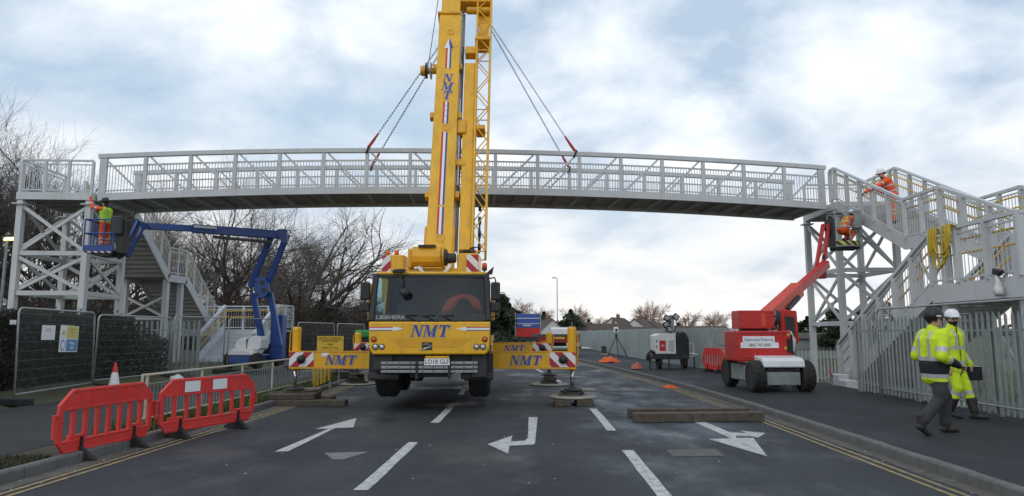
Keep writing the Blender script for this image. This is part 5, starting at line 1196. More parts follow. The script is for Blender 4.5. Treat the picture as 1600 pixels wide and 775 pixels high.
# legs: left forward, right back
pr += [((.09, 0, .88), (.10, -.20, .50), .122, .092, 'leg'), ((.10, -.20, .50), (.10, -.17, .14), .092, .080, 'leg'), ((-.09, 0, .88), (-.10, .02, .50), .122, .092, 'leg'), ((-.10, .02, .50), (-.10, .30, .20), .09, .078, 'leg')]
pr += boot((.10, -.17, .09), (0, -1, 0)) + boot((-.10, .33, .13), (0, -.86, -.5), lift=.02)
def pf1(t, u, c):
    z = c[2]
    if t in ('face', 'jaw', 'nose', 'ear', 'skull', 'neck'):
        return 4 if (t in ('skull', 'ear', 'neck') or c[2] > c1[2] + .045) else 3
    if t in ('boot',): return 5
    if t == 'leg' and z < .73: return 2
    if t == 'hand': return 3
    if t in ('uarm', 'farm', 'cuff'):
        if t == 'uarm' and .55 < u < .8: return 6
        if t == 'farm' and .35 < u < .55: return 6
        return 1 if (t == 'cuff' or (t == 'farm' and u >= .55)) else 0
    if z < .775: return 0
    if z < .83: return 6
    if z < 1.02: return 1
    if z < 1.07: return 6
    if abs(abs(c[0]) - .10) < .026 and z < 1.45: return 6
    return 0
def ex1(root):
    b = MB(); Hm = hmat(c1, fwd=f1); b.path([Hm @ V((.122 * math.cos(a), -.138 * math.sin(a), .05)) for a in [i * .1 - .3 + 3.0 for i in range(5)]], .012, 5); b.build('safety_glasses_strap', WDECAL, root)
p = G(1468, 677, .15); p.z = .148
person('man in yellow jacket with navy band, dark helmet and grey trousers, walking right', p, R(97), pr, [HIVY, NAVY, GREYT, SKIN, HAIR, BOOT, REFL], pf1, True, hmat(c1, fwd=f1), hm=BLK, extra=ex1).scale = (1.04, 1.04, 1.03)
# --- man in full yellow suit, white helmet, folder in hand
c2 = (.0, -.03, 1.665); f2 = (-.45, -.85, -.05)
pr = [((-.07, 0, .96), (.07, 0, .96), .13, .13, 'pelvis'), ((-.06, 0, .82), (-.08, 0, 1.0), .15, .15, 'torso'), ((.06, 0, .82), (.08, 0, 1.0), .15, .15, 'torso'),
      ((-.07, 0, 1.0), (-.10, 0, 1.36), .15, .15, 'torso'), ((.07, 0, 1.0), (.10, 0, 1.36), .15, .15, 'torso'), ((-.16, 0, 1.44), (.16, 0, 1.44), .09, .09, 'shoulder'),
      ((0, 0, 1.46), (0, -.01, 1.55), .10, .08, 'collar'), ((0, 0, 1.52), (0, -.02, 1.60), .056, .056, 'neck')]
pr += headprims(c2, fwd=f2)
pr += [((-.22, 0, 1.42), (-.29, .05, 1.13), .082, .07, 'uarm'), ((-.29, .05, 1.13), (-.28, -.08, .88), .07, .055, 'farm'), ((.22, 0, 1.42), (.31, .06, 1.13), .082, .07, 'uarm'), ((.31, .06, 1.13), (.36, -.06, .89), .07, .055, 'farm')]
pr += hand((-.28, -.09, .86), (.1, -.3, -1), 1, curl=.5) + hand((.365, -.07, .87), (.05, -.15, -1), -1, curl=1.0)
pr += [((-.09, 0, .9), (-.10, -.10, .50), .10, .08, 'leg'), ((-.10, -.10, .50), (-.10, .06, .16), .08, .075, 'legl'), ((.09, 0, .9), (.11, -.12, .50), .10, .08, 'leg'), ((.11, -.12, .50), (.13, -.20, .14), .08, .072, 'legl')]
pr += boot((-.10, .08, .12), (.3, -.9, -.2), tall=.2) + boot((.13, -.2, .09), (.5, -.85, 0), tall=.22)
def pf2(t, u, c):
    z = c[2]
    if t in ('jaw', 'neck'): return 4
    if t in ('face', 'nose', 'ear', 'skull'):
        return 4 if (t in ('skull', 'ear') or z > c2[2] + .045 or z < c2[2] - .035) else 3
    if t == 'boot': return 5
    if t == 'legl': return 5 if (u > .45 or z < .33) else (6 if .1 < u < .28 else 0)
    if t == 'leg': return 0
    if t == 'hand': return 3
    if t in ('uarm', 'farm'): return 6 if (t == 'uarm' and .62 < u < .82) or (t == 'farm' and .5 < u < .7) else 0
    if 1.155 < z < 1.215 or .90 < z < .955: return 6
    if abs(abs(c[0]) - .115) < .026 and 1.2 < z < 1.5: return 6
    if abs(c[0]) < .012 and c[1] < 0: return 1
    return 0
p = G(1497, 653, .17); p.z = .17
m2 = person('man in yellow jacket and trousers with white hard hat holding a black folder', p, R(28), pr, [HIVY, NAVY, GREYT, SKIN, HAIR, BOOT, REFL], pf2, True, hmat(c2, fwd=f2), hm=WDECAL)
fo = thing('folder', 'black folder held by the man in the white hard hat', 'folder', WM[m2] @ V((.39, -.09, .62)), R(10))
b = MB(); b.bb(-.16, .16, -.012, .012, 0, .235); b.build('cover', NAVY, fo, bevel=.006)
b = MB(); b.bb(-.145, .15, -.006, .006, .236, .243); b.build('paper_edge', WDECAL, fo)
# --- orange workers
def pfo(vest=False):
    def f(t, u, c):
        if t in ('skull', 'ear', 'neck', 'jaw'): return 4
        if t in ('face', 'nose'): return 3
        if t in ('boot',): return 5
        if t == 'hand': return 1
        if t in ('uarm', 'farm'): return 6 if .45 < u < .62 else 0
        if t == 'leg': return 0
        if t == 'legl': return 6 if .1 < u < .22 or .45 < u < .57 else 0
        if vest and t == 'torso': return 2
        if t == 'torso' and (.15 < u < .27 or .62 < u < .74): return 6
        return 0
    return f
# worker leaning over the stair rail, reaching down
cs = (.04, -.24, 1.58); fs_ = (.25, -.85, -.35); us_ = (0, -.25, .97)
pr = [((-.07, .02, .92), (.07, .02, .92), .13, .13, 'pelvis'), ((-.06, .0, .95), (-.09, -.12, 1.32), .135, .15, 'torso'), ((.06, .0, .95), (.09, -.12, 1.32), .135, .15, 'torso'), ((-.15, -.14, 1.36), (.15, -.14, 1.36), .09, .09, 'shoulder'), ((0, -.16, 1.40), (0, -.21, 1.50), .06, .056, 'neck')]
pr += headprims(cs, us_, fs_)
pr += [((.2, -.15, 1.34), (.26, -.46, 1.16), .078, .065, 'uarm'), ((.26, -.46, 1.16), (.24, -.78, .98), .062, .05, 'farm'), ((-.2, -.14, 1.34), (-.27, -.10, 1.06), .078, .065, 'uarm'), ((-.27, -.10, 1.06), (-.2, -.36, 1.10), .062, .05, 'farm')]
pr += hand((.24, -.78, .98), (0, -.8, -.6), 1, r=.014) + hand((-.2, -.36, 1.1), (0, -1, 0), -1, r=.014)
pr += [((-.09, .02, .88), (-.10, -.03, .48), .10, .08, 'leg'), ((-.10, -.03, .48), (-.10, .05, .12), .08, .068, 'legl'), ((.09, .02, .88), (.10, -.05, .48), .10, .08, 'leg'), ((.10, -.05, .48), (.10, .0, .12), .08, .068, 'legl')]
pr += boot((-.1, .05, .09), (0, -1, 0)) + boot((.1, .0, .09), (0, -1, 0))
yS = 22.12; zS = 6.25 - (24.6 - yS) * (2.0 / 4.4) - .02
person('worker in orange suit and white helmet leaning over the stair railing', (11.62, yS, zS), R(-97), pr, [HIVO, NAVY, HIVY, SKIN, HAIR, BOOT, REFL], pfo(), True, hmat(cs, us_, fs_), voxel=.014, hm=WHT).scale = (1.12, 1.12, 1.03)
# worker in the blue basket with one arm raised
cw = (0, -.08, 1.62); fw_ = (0, -.8, .5)
pr = [((-.07, 0, .93), (.07, 0, .93), .13, .13, 'pelvis'), ((-.06, 0, .95), (-.09, -.02, 1.34), .13, .14, 'torso'), ((.06, 0, .95), (.09, -.02, 1.34), .13, .14, 'torso'), ((-.15, -.02, 1.38), (.15, -.02, 1.38), .085, .085, 'shoulder'), ((0, -.02, 1.42), (0, -.06, 1.54), .056, .056, 'neck')]
pr += headprims(cw, fwd=fw_)
pr += [((.2, -.03, 1.38), (.25, -.32, 1.44), .072, .06, 'uarm'), ((.25, -.32, 1.44), (.22, -.42, 1.70), .058, .046, 'farm'), ((-.2, -.02, 1.38), (-.25, -.10, 1.1), .072, .06, 'uarm'), ((-.25, -.10, 1.1), (-.22, -.34, 1.06), .058, .046, 'farm')]
pr += hand((.22, -.42, 1.70), (0, -.1, 1), 1, r=.013) + hand((-.22, -.34, 1.06), (0, -1, 0), -1, r=.013)
pr += [((-.09, 0, .9), (-.10, -.03, .48), .10, .078, 'leg'), ((-.10, -.03, .48), (-.10, .03, .12), .078, .066, 'legl'), ((.09, 0, .9), (.10, -.04, .48), .10, .078, 'leg'), ((.10, -.04, .48), (.10, .02, .12), .078, .066, 'legl')]
pr += boot((-.1, .03, .09), (0, -1, 0)) + boot((.1, .02, .09), (0, -1, 0))
person('worker in orange trousers and green vest reaching up in the blue basket', (BBK.x - .04, BBK.y + .02, BBK.z), R(-100), pr, [HIVO, HIVO, mat('hivis_green_vest', (.34, .60, .05), .75, var=.12), SKIN, HAIR, BOOT, REFL], pfo(True), True, hmat(cw, fwd=fw_), voxel=.014, hm=BLK)
# worker crouching in the red basket
cr = (0, -.30, 1.05); fr_ = (0, -.9, -.2); ur_ = (0, -.4, .9)
pr = [((-.07, .05, .52), (.07, .05, .52), .14, .14, 'pelvis'), ((-.06, .02, .55), (-.09, -.18, .88), .135, .145, 'torso'), ((.06, .02, .55), (.09, -.18, .88), .135, .145, 'torso'), ((-.15, -.19, .92), (.15, -.19, .92), .085, .085, 'shoulder'), ((0, -.2, .94), (0, -.26, 1.0), .056, .056, 'neck')]
pr += headprims(cr, ur_, fr_)
pr += [((.2, -.2, .9), (.26, -.36, .72), .072, .06, 'uarm'), ((.26, -.36, .72), (.15, -.46, .88), .058, .046, 'farm'), ((-.2, -.2, .9), (-.27, -.3, .68), .072, .06, 'uarm'), ((-.27, -.3, .68), (-.16, -.46, .80), .058, .046, 'farm')]
pr += hand((.15, -.46, .88), (-.2, -.5, .8), 1, r=.013) + hand((-.16, -.46, .80), (.2, -.7, .5), -1, r=.013)
pr += [((-.09, .05, .5), (-.13, -.26, .42), .10, .08, 'leg'), ((-.13, -.26, .42), (-.12, -.05, .12), .08, .066, 'legl'), ((.09, .05, .5), (.13, -.26, .40), .10, .08, 'leg'), ((.13, -.26, .40), (.12, -.05, .12), .08, .066, 'legl')]
pr += boot((-.12, -.05, .09), (0, -1, 0)) + boot((.12, -.05, .09), (0, -1, 0))
def pfr(t, u, c):
    k = pfo()(t, u, c)
    return 2 if t == 'torso' and abs(abs(c[0]) - .09) < .03 else k
person('crouching worker in orange working inside the red lift basket', (RBK.x + .02, RBK.y + .02, RBK.z + .01), R(105), pr, [HIVO, NAVY, MATS['hivis_green_vest'], SKIN, HAIR, BOOT, REFL], pfr, True, hmat(cr, ur_, fr_), voxel=.014, hm=WHT)
# ------------------------------------------------------------------ plastic barriers
def barrier_body(b, L_=1.95):
    XZ = Matrix(((1, 0, 0, 0), (0, 0, 1, -.022), (0, 1, 0, 0), (0, 0, 0, 1)))
    b.prism([(.0, .78), (.22, .98), (L_ - .22, .98), (L_, .78), (L_, .70), (0, .70)], XZ, .045)
    b.prism([(.0, .28), (.13, .12), (L_ - .13, .12), (L_, .28), (L_, .30), (0, .30)], XZ, .045)
    n = 8
    for i in range(n + 1):
        x = .035 + (L_ - .07) * i / n; w = .075 if i in (0, n) else .058
        x0, x1 = x - w / 2, x + w / 2
        b.bb(x0, x1, -.020, .020, .29, .71)
    for x in (.3, L_ - .3): b.bb(x - .12, x + .12, -.024, .026, .2, .36)
    b.bb(.2, L_ - .2, -.032, -.02, .935, .965); b.bb(.1, L_ - .1, -.032, -.02, .70, .73)
    b.bb(.1, L_ - .1, -.03, -.02, .14, .165); b.bb(.1, L_ - .1, -.03, -.02, .27, .295)
    for i in range(6):
        x = .35 + (L_ - .7) * i / 5; b.bb(x - .012, x + .012, -.032, -.02, .72, .95)
    b.bb(-.06, .01, -.02, .02, .62, .66); b.bb(-.07, -.045, -.018, .018, .35, .66)
    b.bb(L_ - .01, L_ + .05, -.02, .02, .62, .66); b.bb(L_ + .035, L_ + .06, -.018, .018, .42, .66)
def barrier(p0, p1, z0, label, panels=True, tilt=0.0, group='red plastic barriers'):
    a, c = V((*p0, z0)), V((*p1, z0)); ang = math.atan2(c.y - a.y, c.x - a.x); Ln = (c - a).length
    t = thing('barrier', label, 'barrier', a, ang, group)
    b = MB(); barrier_body(b, Ln); b.v = [V((v.x, v.y, v.z * .92)) for v in b.v]; b.build('panel', REDP, t, bevel=.014, seg=2)
    if panels:
        for i, (x0, x1) in enumerate(((.42, .72), (.98, 1.28))):
            b = MB(); b.bb(x0 * Ln / 1.95, x1 * Ln / 1.95, -.036, -.0325, .69, .855); b.build('reflective_panel', WDECAL, t)
    for x in (.38, Ln - .38):
        b = MB(); b.prism([(-.25, 0), (.25, 0), (.24, .03), (.05, .17), (-.05, .17), (-.24, .03)], Matrix(((0, 0, 1, x - .035), (1, 0, 0, 0), (0, 1, 0, 0), (0, 0, 0, 1))), .07); b.build('foot', RUB, t, bevel=.008)
        b = MB(); b.bb(x - .02, x + .02, -.045, .03, .13, .30); b.build('foot_latch', BLK, t)
    return t
barrier((-5.80, 8.35), (-5.63, 10.1), .0, 'red plastic barrier without white panels at the bottom left kerb', False)
barrier((-5.56, 10.2), (-4.9, 12.05), .0, 'red plastic barrier with two white panels beside the left kerb')
barrier((6.80, 24.7), (7.75, 24.15), .16, 'red plastic barrier nearer the red lift by the long fence')
barrier((6.45, 26.4), (6.78, 24.8), .16, 'red plastic barrier farther from the red lift by the long fence', False)
barrier((-4.1, 66), (-2.4, 66.4), .01, 'distant red plastic barrier beyond the crane on the far road')
# ------------------------------------------------------------------ mesh fence panels
def meshpanel(p0, p1, z, label, h=2.0, lean=(0, 0), foot=True, parent=None):
    a, c = V((*p0, z)), V((*p1, z)); ang = math.atan2(c.y - a.y, c.x - a.x); Ln = (c - a).length
    t = thing('mesh_fence_panel', label, 'fence panel', a, ang, 'temporary mesh fence panels')
    Sh = lambda b: [V((v.x + lean[0] * v.z, v.y + lean[1] * v.z, v.z)) for v in b.v]
    b = MB(); r_ = .14; pts = [(0, 0, 0), (0, 0, h - r_)]
    for k in range(1, 5): a_ = k / 4 * math.pi / 2; pts.append((r_ - r_ * math.cos(a_), 0, h - r_ + r_ * math.sin(a_)))
    for k in range(0, 5): a_ = k / 4 * math.pi / 2; pts.append((Ln - r_ + r_ * math.sin(a_), 0, h - r_ + r_ * math.cos(a_)))
    pts.append((Ln, 0, 0)); b.path(pts, .021, 7); b.tube((0, 0, .2), (Ln, 0, .2), .017, .017, 6); b.v = Sh(b); b.build('frame', GALV, t, smooth=True)
    b = MB(); n = int(Ln / .045)
    for i in range(1, n):
        x = Ln * i / n; b.tube((x, 0, .2), (x, 0, h - .02), .0013, .0013, 3, False)
    for i in range(9):
        zz = .2 + (h - .22) * (i + .5) / 9; b.tube((0, .003, zz), (Ln, .003, zz), .0022, .0022, 3, False)
    b.v = Sh(b); b.build('wire_mesh', GALVD, t, kind='stuff')
    if foot:
        for x in (0, Ln):
            b = MB(); b.bb(x - .12, x + .12, -.34, .34, -.02, .12); b.build('block_foot', RUB, t, bevel=.02)
    return t
gl0 = .13
mp = meshpanel((-10.75, 14.1), (-11.40, 17.6), gl0, 'leftmost wire mesh fence panel carrying the site signs', 2.0, (-.02, .02))
meshpanel((-11.44, 17.7), (-11.30, 21.1), gl0 + .05, 'wire mesh fence panel between the signs and the pedestrian railing', 1.9, (.02, 0))
meshpanel((-11.25, 21.2), (-10.9, 24.0), gl0 + .1, 'wire mesh fence panel in front of the white lower stairs', 1.9)
meshpanel((-10.8, 24.1), (-9.6, 27.3), gl0 + .1, 'wire mesh fence panel beside the blue lift wheels', 1.9)
meshpanel((-9.5, 27.5), (-9.0, 30.9), gl0, 'wire mesh fence panel behind the yellow road sign', 1.9)
meshpanel((-8.9, 31.0), (-8.5, 34.4), gl0, 'farthest wire mesh fence panel left of the crane cab', 1.9)
meshpanel((7.82, 8.6), (7.84, 15.9), .18, 'long dark tube framed mesh panel leaning on the right palisade', 1.96, foot=False)
# site signs on the first panel
def onpanel(px0, py0, px1, py1, name, label, m, cat='sign'):
    def hit(x, y):
        d = ray(x, y); a, c = V((-10.75, 14.1, 0)), V((-11.40, 17.6, 0)); n = V((c.y - a.y, -(c.x - a.x), 0)).normalized(); n = n if n.y < 0 or n.x > 0 else -n
        o = V((0, 0, CAMH)); k = ((a + n * .05) - o).dot(n) / d.dot(n); return o + d * k
    A, B, C_ = hit(px0, py1), hit(px1, py1), hit(px0, py0); return A, (B - A), (C_ - A)
for px0, py0, px1, py1, label, kind_ in ((64, 508, 85, 531, 'small white notice sheet on the mesh fence panel', 'note'), (91, 508, 120, 550, 'yellow and blue danger keep out sign on the mesh fence panel', 'danger'), (15, 500, 25, 507, 'tiny white tag on the corner of the mesh fence panel', 'tag')):
    A, ex, ey = onpanel(px0, py0, px1, py1, 'sign', label, WDECAL); w, h = ex.length, ey.length
    Ms = frame(A, ex, ey); t = thing('site_sign', label, 'sign', A)
    def sp(x0, x1, y0, y1, z, name, m):
        b = MB(); b.prism([(x0 * w, y0 * h), (x1 * w, y0 * h), (x1 * w, y1 * h), (x0 * w, y1 * h)], Ms @ Matrix.Translation((0, 0, z)), .003); return b.build(name, m, t, world=True)
    sp(0, 1, 0, 1, 0, 'board', WDECAL)
    if kind_ == 'danger':
        sp(.36, .97, .52, .98, .0035, 'yellow_field', SIGNYP); sp(.36, .97, .03, .48, .0035, 'blue_field', SIGNB)
        for k, (tx, yy) in enumerate((('Danger', .87), ('Construction', .75), ('site', .63))):
            text('lettering', tx, .10 * h if k != 1 else .075 * h, Ms @ Matrix.Translation((.665 * w, yy * h, .0075)), INK, t, world=True, sx=.8 if k == 1 else 1)
        for tx, yy in (('Keep', .34), ('out', .17)): text('lettering', tx, .15 * h, Ms @ Matrix.Translation((.665 * w, yy * h, .0075)), WDECAL, t, world=True, bold=.004)
        b = MB(); b.prism([(.06 * w, .64 * h), (.30 * w, .64 * h), (.18 * w, .84 * h)], Ms @ Matrix.Translation((0, 0, .0035)), .003); b.build('warning_triangle', SIGNYP, t, world=True)
        text('lettering', '!', .15 * h, Ms @ Matrix.Translation((.18 * w, .71 * h, .0075)), INK, t, world=True)
        b = MB(); b.lathe([(.12 * w, 0), (.12 * w, .003)], Ms @ Matrix.Translation((.18 * w, .25 * h, .0035)) @ Matrix.Diagonal((1, 1.2, 1, 1)), 20); b.build('prohibition_disc', SIGNB, t, world=True)
        b = MB(); b.lathe([(.085 * w, 0), (.085 * w, .002)], Ms @ Matrix.Translation((.18 * w, .25 * h, .0075)) @ Matrix.Diagonal((1, 1.2, 1, 1)), 20); b.build('disc_centre', WDECAL, t, world=True)
    elif kind_ == 'note':
        b = MB(); b.path([Ms @ V((w * (.5 + .18 * math.cos(a)), h * (.64 + .12 * math.sin(a)), .004)) for a in [i * .5 - .3 for i in range(9)]], .006, 4)
        b.path([Ms @ V((w * x, h * y, .004)) for x, y in ((.42, .62), (.5, .56), (.57, .62))], .005, 4); b.build('emblem', INK, t, world=True)
        sp(.18, .84, .27, .285, .0035, 'rule', GALV)
# ------------------------------------------------------------------ hedge behind the panels
def leafmass(name, n, sampler, size, ms, parent, world=True, flat=.6):
    b = MB()
    for _ in range(n):
        p, dn_ = sampler(); a = V((rnd.gauss(0, 1), rnd.gauss(0, 1), rnd.gauss(0, 1) * flat)).normalized(); c = a.orthogonal().normalized(); s = size * rnd.uniform(.6, 1.4); e = a.cross(c) * s * rnd.uniform(.35, .6)
        b.cur = 0 if rnd.random() < .72 else 1; c = c * s
        b.add([p - c, p + e, p + c, p - e], [(0, 1, 2, 3)])
    return b.build(name, ms, parent, world=world, kind='stuff')
hg = thing('hedge', 'dark brown leafy hedge behind the mesh fence panels', 'hedge', (-12.6, 16.5, .2))
ha, hb = V((-11.15, 8.0, .15)), V((-12.35, 20.8, .2))
def hs():
    u = rnd.random(); w = rnd.random(); hh = 1.88 + .06 * math.sin(u * 31) + .05 * math.sin(u * 77)
    c = ha.lerp(hb, u); k = rnd.random()
    if k < .62: d = -.45 + abs(rnd.gauss(0, .10)); z = rnd.random() * hh
    elif k < .9: d = rnd.uniform(-.45, .8); z = hh - abs(rnd.gauss(0, .07)) + (rnd.random() < .12) * rnd.uniform(0, .14)
    else: d = rnd.uniform(-.4, .8); z = rnd.random() * hh
    bul = .10 * math.sin(u * 23 + z * 3) + .06 * math.sin(u * 57 - z * 5)
    return V((c.x - d + bul - .3, c.y, c.z + z)), None
leafmass('foliage', 26000, hs, .045, [HEDGE, HEDGEG], hg)
b = MB()
for i in range(64):
    u = i / 63; c = ha.lerp(hb, u); top = V((c.x - .3 + rnd.uniform(-.2, .2), c.y + rnd.uniform(-.25, .25), c.z + 1.85)); b.path([c + V((-.3, 0, -.1)), c.lerp(top, .5) + V((rnd.uniform(-.1, .1), rnd.uniform(-.1, .1), 0)), top], [.03, .02, .008], 4)
b.build('stems', BARK, hg, world=True, kind='stuff')
b = MB(); P_ = []
for i in range(14):
    c = ha.lerp(hb, i / 13); P_ += [(c.x - .12 - .15, c.y, c.z), (c.x - .9, c.y, c.z), (c.x - .12 - .15, c.y, c.z + 1.7), (c.x - .9, c.y, c.z + 1.7)]
b.add(P_, [f for i in range(13) for f in ((4 * i, 4 * i + 4, 4 * i + 6, 4 * i + 2), (4 * i + 1, 4 * i + 3, 4 * i + 7, 4 * i + 5), (4 * i + 2, 4 * i + 6, 4 * i + 7, 4 * i + 3))]); b.build('inner_mass', HEDGE, hg, world=True)
# ivy scrub beside the palisade
iv = thing('ivy_shrub', 'scruffy dark ivy shrub behind the second mesh panel', 'shrub', (-12.6, 21.6, .25))
def iv_s():
    u = rnd.uniform(-1, 1); a = rnd.uniform(0, 6.28); r_ = rnd.random() ** .5; return V((-12.4 + .9 * r_ * math.cos(a), 21.2 + 1.0 * r_ * math.sin(a), .3 + rnd.random() ** .8 * 1.5 * (1.1 - r_ * .4))), None
leafmass('foliage', 4200, iv_s, .05, [IVY, HEDGE], iv)
# ------------------------------------------------------------------ traffic cone, pedestrian railing, sign
cp_ = V((-10.2, 16.6, .13)); cn = thing('traffic_cone', 'red and white traffic cone behind the left barrier', 'cone', cp_)
b = MB(); b.prism([(-.2, -.2), (.2, -.2), (.2, .2), (-.2, .2)], Matrix.Identity(4), .04); b.build('base', RUB, cn, bevel=.02)
for z0, z1, m, nm in ((.04, .16, REDP, 'body'), (.16, .52, WDECAL, 'sleeve'), (.52, .76, REDP, 'tip')):
    r_ = lambda z: .15 - .125 * (z - .04) / .72; b = MB(); b.lathe([(r_(z0), z0), (r_(z1), z1)], Matrix.Identity(4), 20); b.build(nm, m, cn, smooth=False)
GX = lambda Y: -6.22 - bend(Y) * 1.05
gr = thing('pedestrian_railing', 'cream painted pedestrian guard railing along the left kerb', 'railing', (GX(11), 11.0, .12))
Yg = [11.0 + 1.85 * i for i in range(7)]
for i, Y in enumerate(Yg):
    b = MB(); b.tube((GX(Y), Y, .0), (GX(Y), Y, .93), .025, .025, 8); b.build('post', CREAM, gr, world=True)
    if i == 0: b = MB(); b.tube((GX(Y), Y - .14, .35), (GX(Y), Y - .14, .93), .02, .02, 8); b.build('end_post', CREAM, gr, world=True)
for Y0, Y1 in zip(Yg, Yg[1:]):
    for z in (.93, .24):
        b = MB(); b.tube((GX(Y0), Y0 - (.15 if Y0 == 11 else 0), z), (GX(Y1), Y1, z), .022, .022, 8); b.build('rail', CREAM, gr, world=True)
    b = MB(); b.tube((GX(Y0), Y0, .78), (GX(Y1), Y1, .78), .012, .012, 5)
    for k in range(1, 17):
        Y = Y0 + (Y1 - Y0) * k / 17; b.tube((GX(Y), Y, .24), (GX(Y), Y, .78), .0065, .0065, 4, False)
    b.build('infill_bars', GALVD, gr, world=True, kind='stuff')
sa, sb_ = AY(495, 548, 20.2), AY(537, 525, 20.2)
sg_ = thing('road_sign', 'yellow advance warning road closed sign behind the left outrigger', 'sign', ((sa.x + sb_.x) / 2, 20.2, .12))
b = MB(); b.bb(sa.x, sb_.x, 20.2, 20.22, sa.z - .1, sb_.z); bd2 = b.build('board', SIGNY, sg_, world=True)
cx_ = (sa.x + sb_.x) / 2; Hh = sb_.z - sa.z
for k, (tx, sz, sx_) in enumerate((('ADVANCE WARNING', .085, .85), ('ROAD CLOSED', .085, .85), ('HERE', .085, .85), ('20:00hrs For 5 Days', .075, .8), ('(weekends throughout)', .075, .8))):
    text('lettering', tx, sz, front(cx_, 20.194, sb_.z - .06 - k * .095), INK, bd2, world=True, sx=sx_)
b = MB(); b.bb(sa.x, sb_.x, 20.194, 20.2, sb_.z - .118, sb_.z - .108); b.build('rule', INK, bd2, world=True)
for x in (sa.x + .12, sb_.x - .12):
    b = MB(); b.tube((x, 20.24, .1), (x, 20.24, sb_.z - .1), .02, .02, 6); b.build('post', GALVD, sg_, world=True)
# ------------------------------------------------------------------ lighting tower
lw = V((5.55, 28.6, .16)); lt_ = thing('lighting_tower', 'white and black towable lighting tower on the right pavement', 'lighting tower', lw, R(4))
for x in (-.42, .62): wheel(lt_, (x, -.1, .28), .28, .18, out=-1, n=14, rimcol=ALU)
b = MB(); b.bb(-.72, .72, -.45, .55, .38, .58); b.build('chassis', DARK, lt_, bevel=.02)
b = MB(); b.prism([(-.62, .60), (.22, .60), (.22, 1.42), (-.40, 1.42), (-.62, 1.34)], front(0, -.42, 0), -.9); cab2 = b.build('canopy', WHT, lt_, bevel=.025, seg=2)
b = MB(); b.prism([(.24, .40), (.76, .40), (.76, 1.22), (.66, 1.42), (.54, 1.50), (.40, 1.47), (.24, 1.36)], front(0, -.44, 0), -.9); b.build('black_end_cover', BLK, lt_, bevel=.05, seg=2)
for z in (.62, .74, .86, .98): b = MB(); b.bb(.28, .73, -.452, -.446, z, z + .05); b.build('cover_rib', DARK, lt_)
b = MB(); b.bb(-.46, -.20, -.426, -.421, .72, 1.14); rp_ = b.build('red_label', REDD, cab2)
text('label_mark', 'HS', .14, front(-.33, -.43, .93), WDECAL, rp_, sx=.8)
b = MB()
for k in range(6): b.bb(-.08, .14, -.426, -.42, .72 + k * .075, .755 + k * .075)
b.build('louvre', GALVD, cab2, kind='stuff')
for z in (1.08, .86): b = MB(); b.bb(-.60, -.55, -.428, -.42, z, z + .07); b.build('latch', BLK, cab2)
b = MB(); b.path([(-.60, -.3, .60), (-.80, -.35, .72), (-.92, -.35, .58), (-.95, -.35, .40), (-.80, -.35, .36)], .07, 7); b.build('cable_coil', BLK, lt_, smooth=True)
for x, y in ((-.86, -.4), (-.1, -.45), (.45, -.45), (.95, -.4)): b = MB(); b.tube((x, y, .0), (x, y, .5), .028, .028, 6); b.bb(x - .07, x + .07, y - .07, y + .07, 0, .02); b.build('stabiliser', BLK, lt_)
b = MB(); b.path([(.76, -.3, 1.02), (.98, -.3, 1.02), (.98, -.3, .5), (.80, -.3, .5)], .018, 6); b.path([(.80, -.3, .62), (1.15, -.3, .58)], .03, 6); b.build('drawbar', WHT, lt_)
b = MB(); b.tube((.12, 0, 1.42), (.12, 0, 2.1), .07, .06, 8); b.bb(-.28, .55, -.12, .12, 1.48, 1.56); b.build('mast', GALVD, lt_)
b = MB(); b.bb(.10, .26, -.1, .06, 1.62, 2.18); b.build('mast_head', GALV, lt_, bevel=.01)
for x, z, rr in ((-.05, 2.05, .5), (-.08, 1.78, -.4), (.33, 2.1, .7), (.02, 1.60, .2)):
    b = MB(); Mx = Matrix.Translation((x, -.12, z)) @ Matrix.Rotation(rr, 4, 'Y'); b.box((0, 0, 0), (.25, .14, .24)); b.v = [Mx @ v for v in b.v]; f_ = b.build('floodlight', BLK, lt_, bevel=.02)
    b = MB(); b.bb(-.09, .09, -.078, -.072, -.08, .08); b.v = [Mx @ v for v in b.v]; b.build('lens', LENS, f_)
b = MB(); b.path([(.0, -.2, 1.5), (-.1, -.25, 1.7), (.1, -.25, 1.9), (-.15, -.2, 2.0)], .02, 5); b.path([(.2, -.2, 1.5), (.35, -.2, 1.75), (.3, -.2, 2.0)], .018, 5); b.build('cable', BLK, lt_)
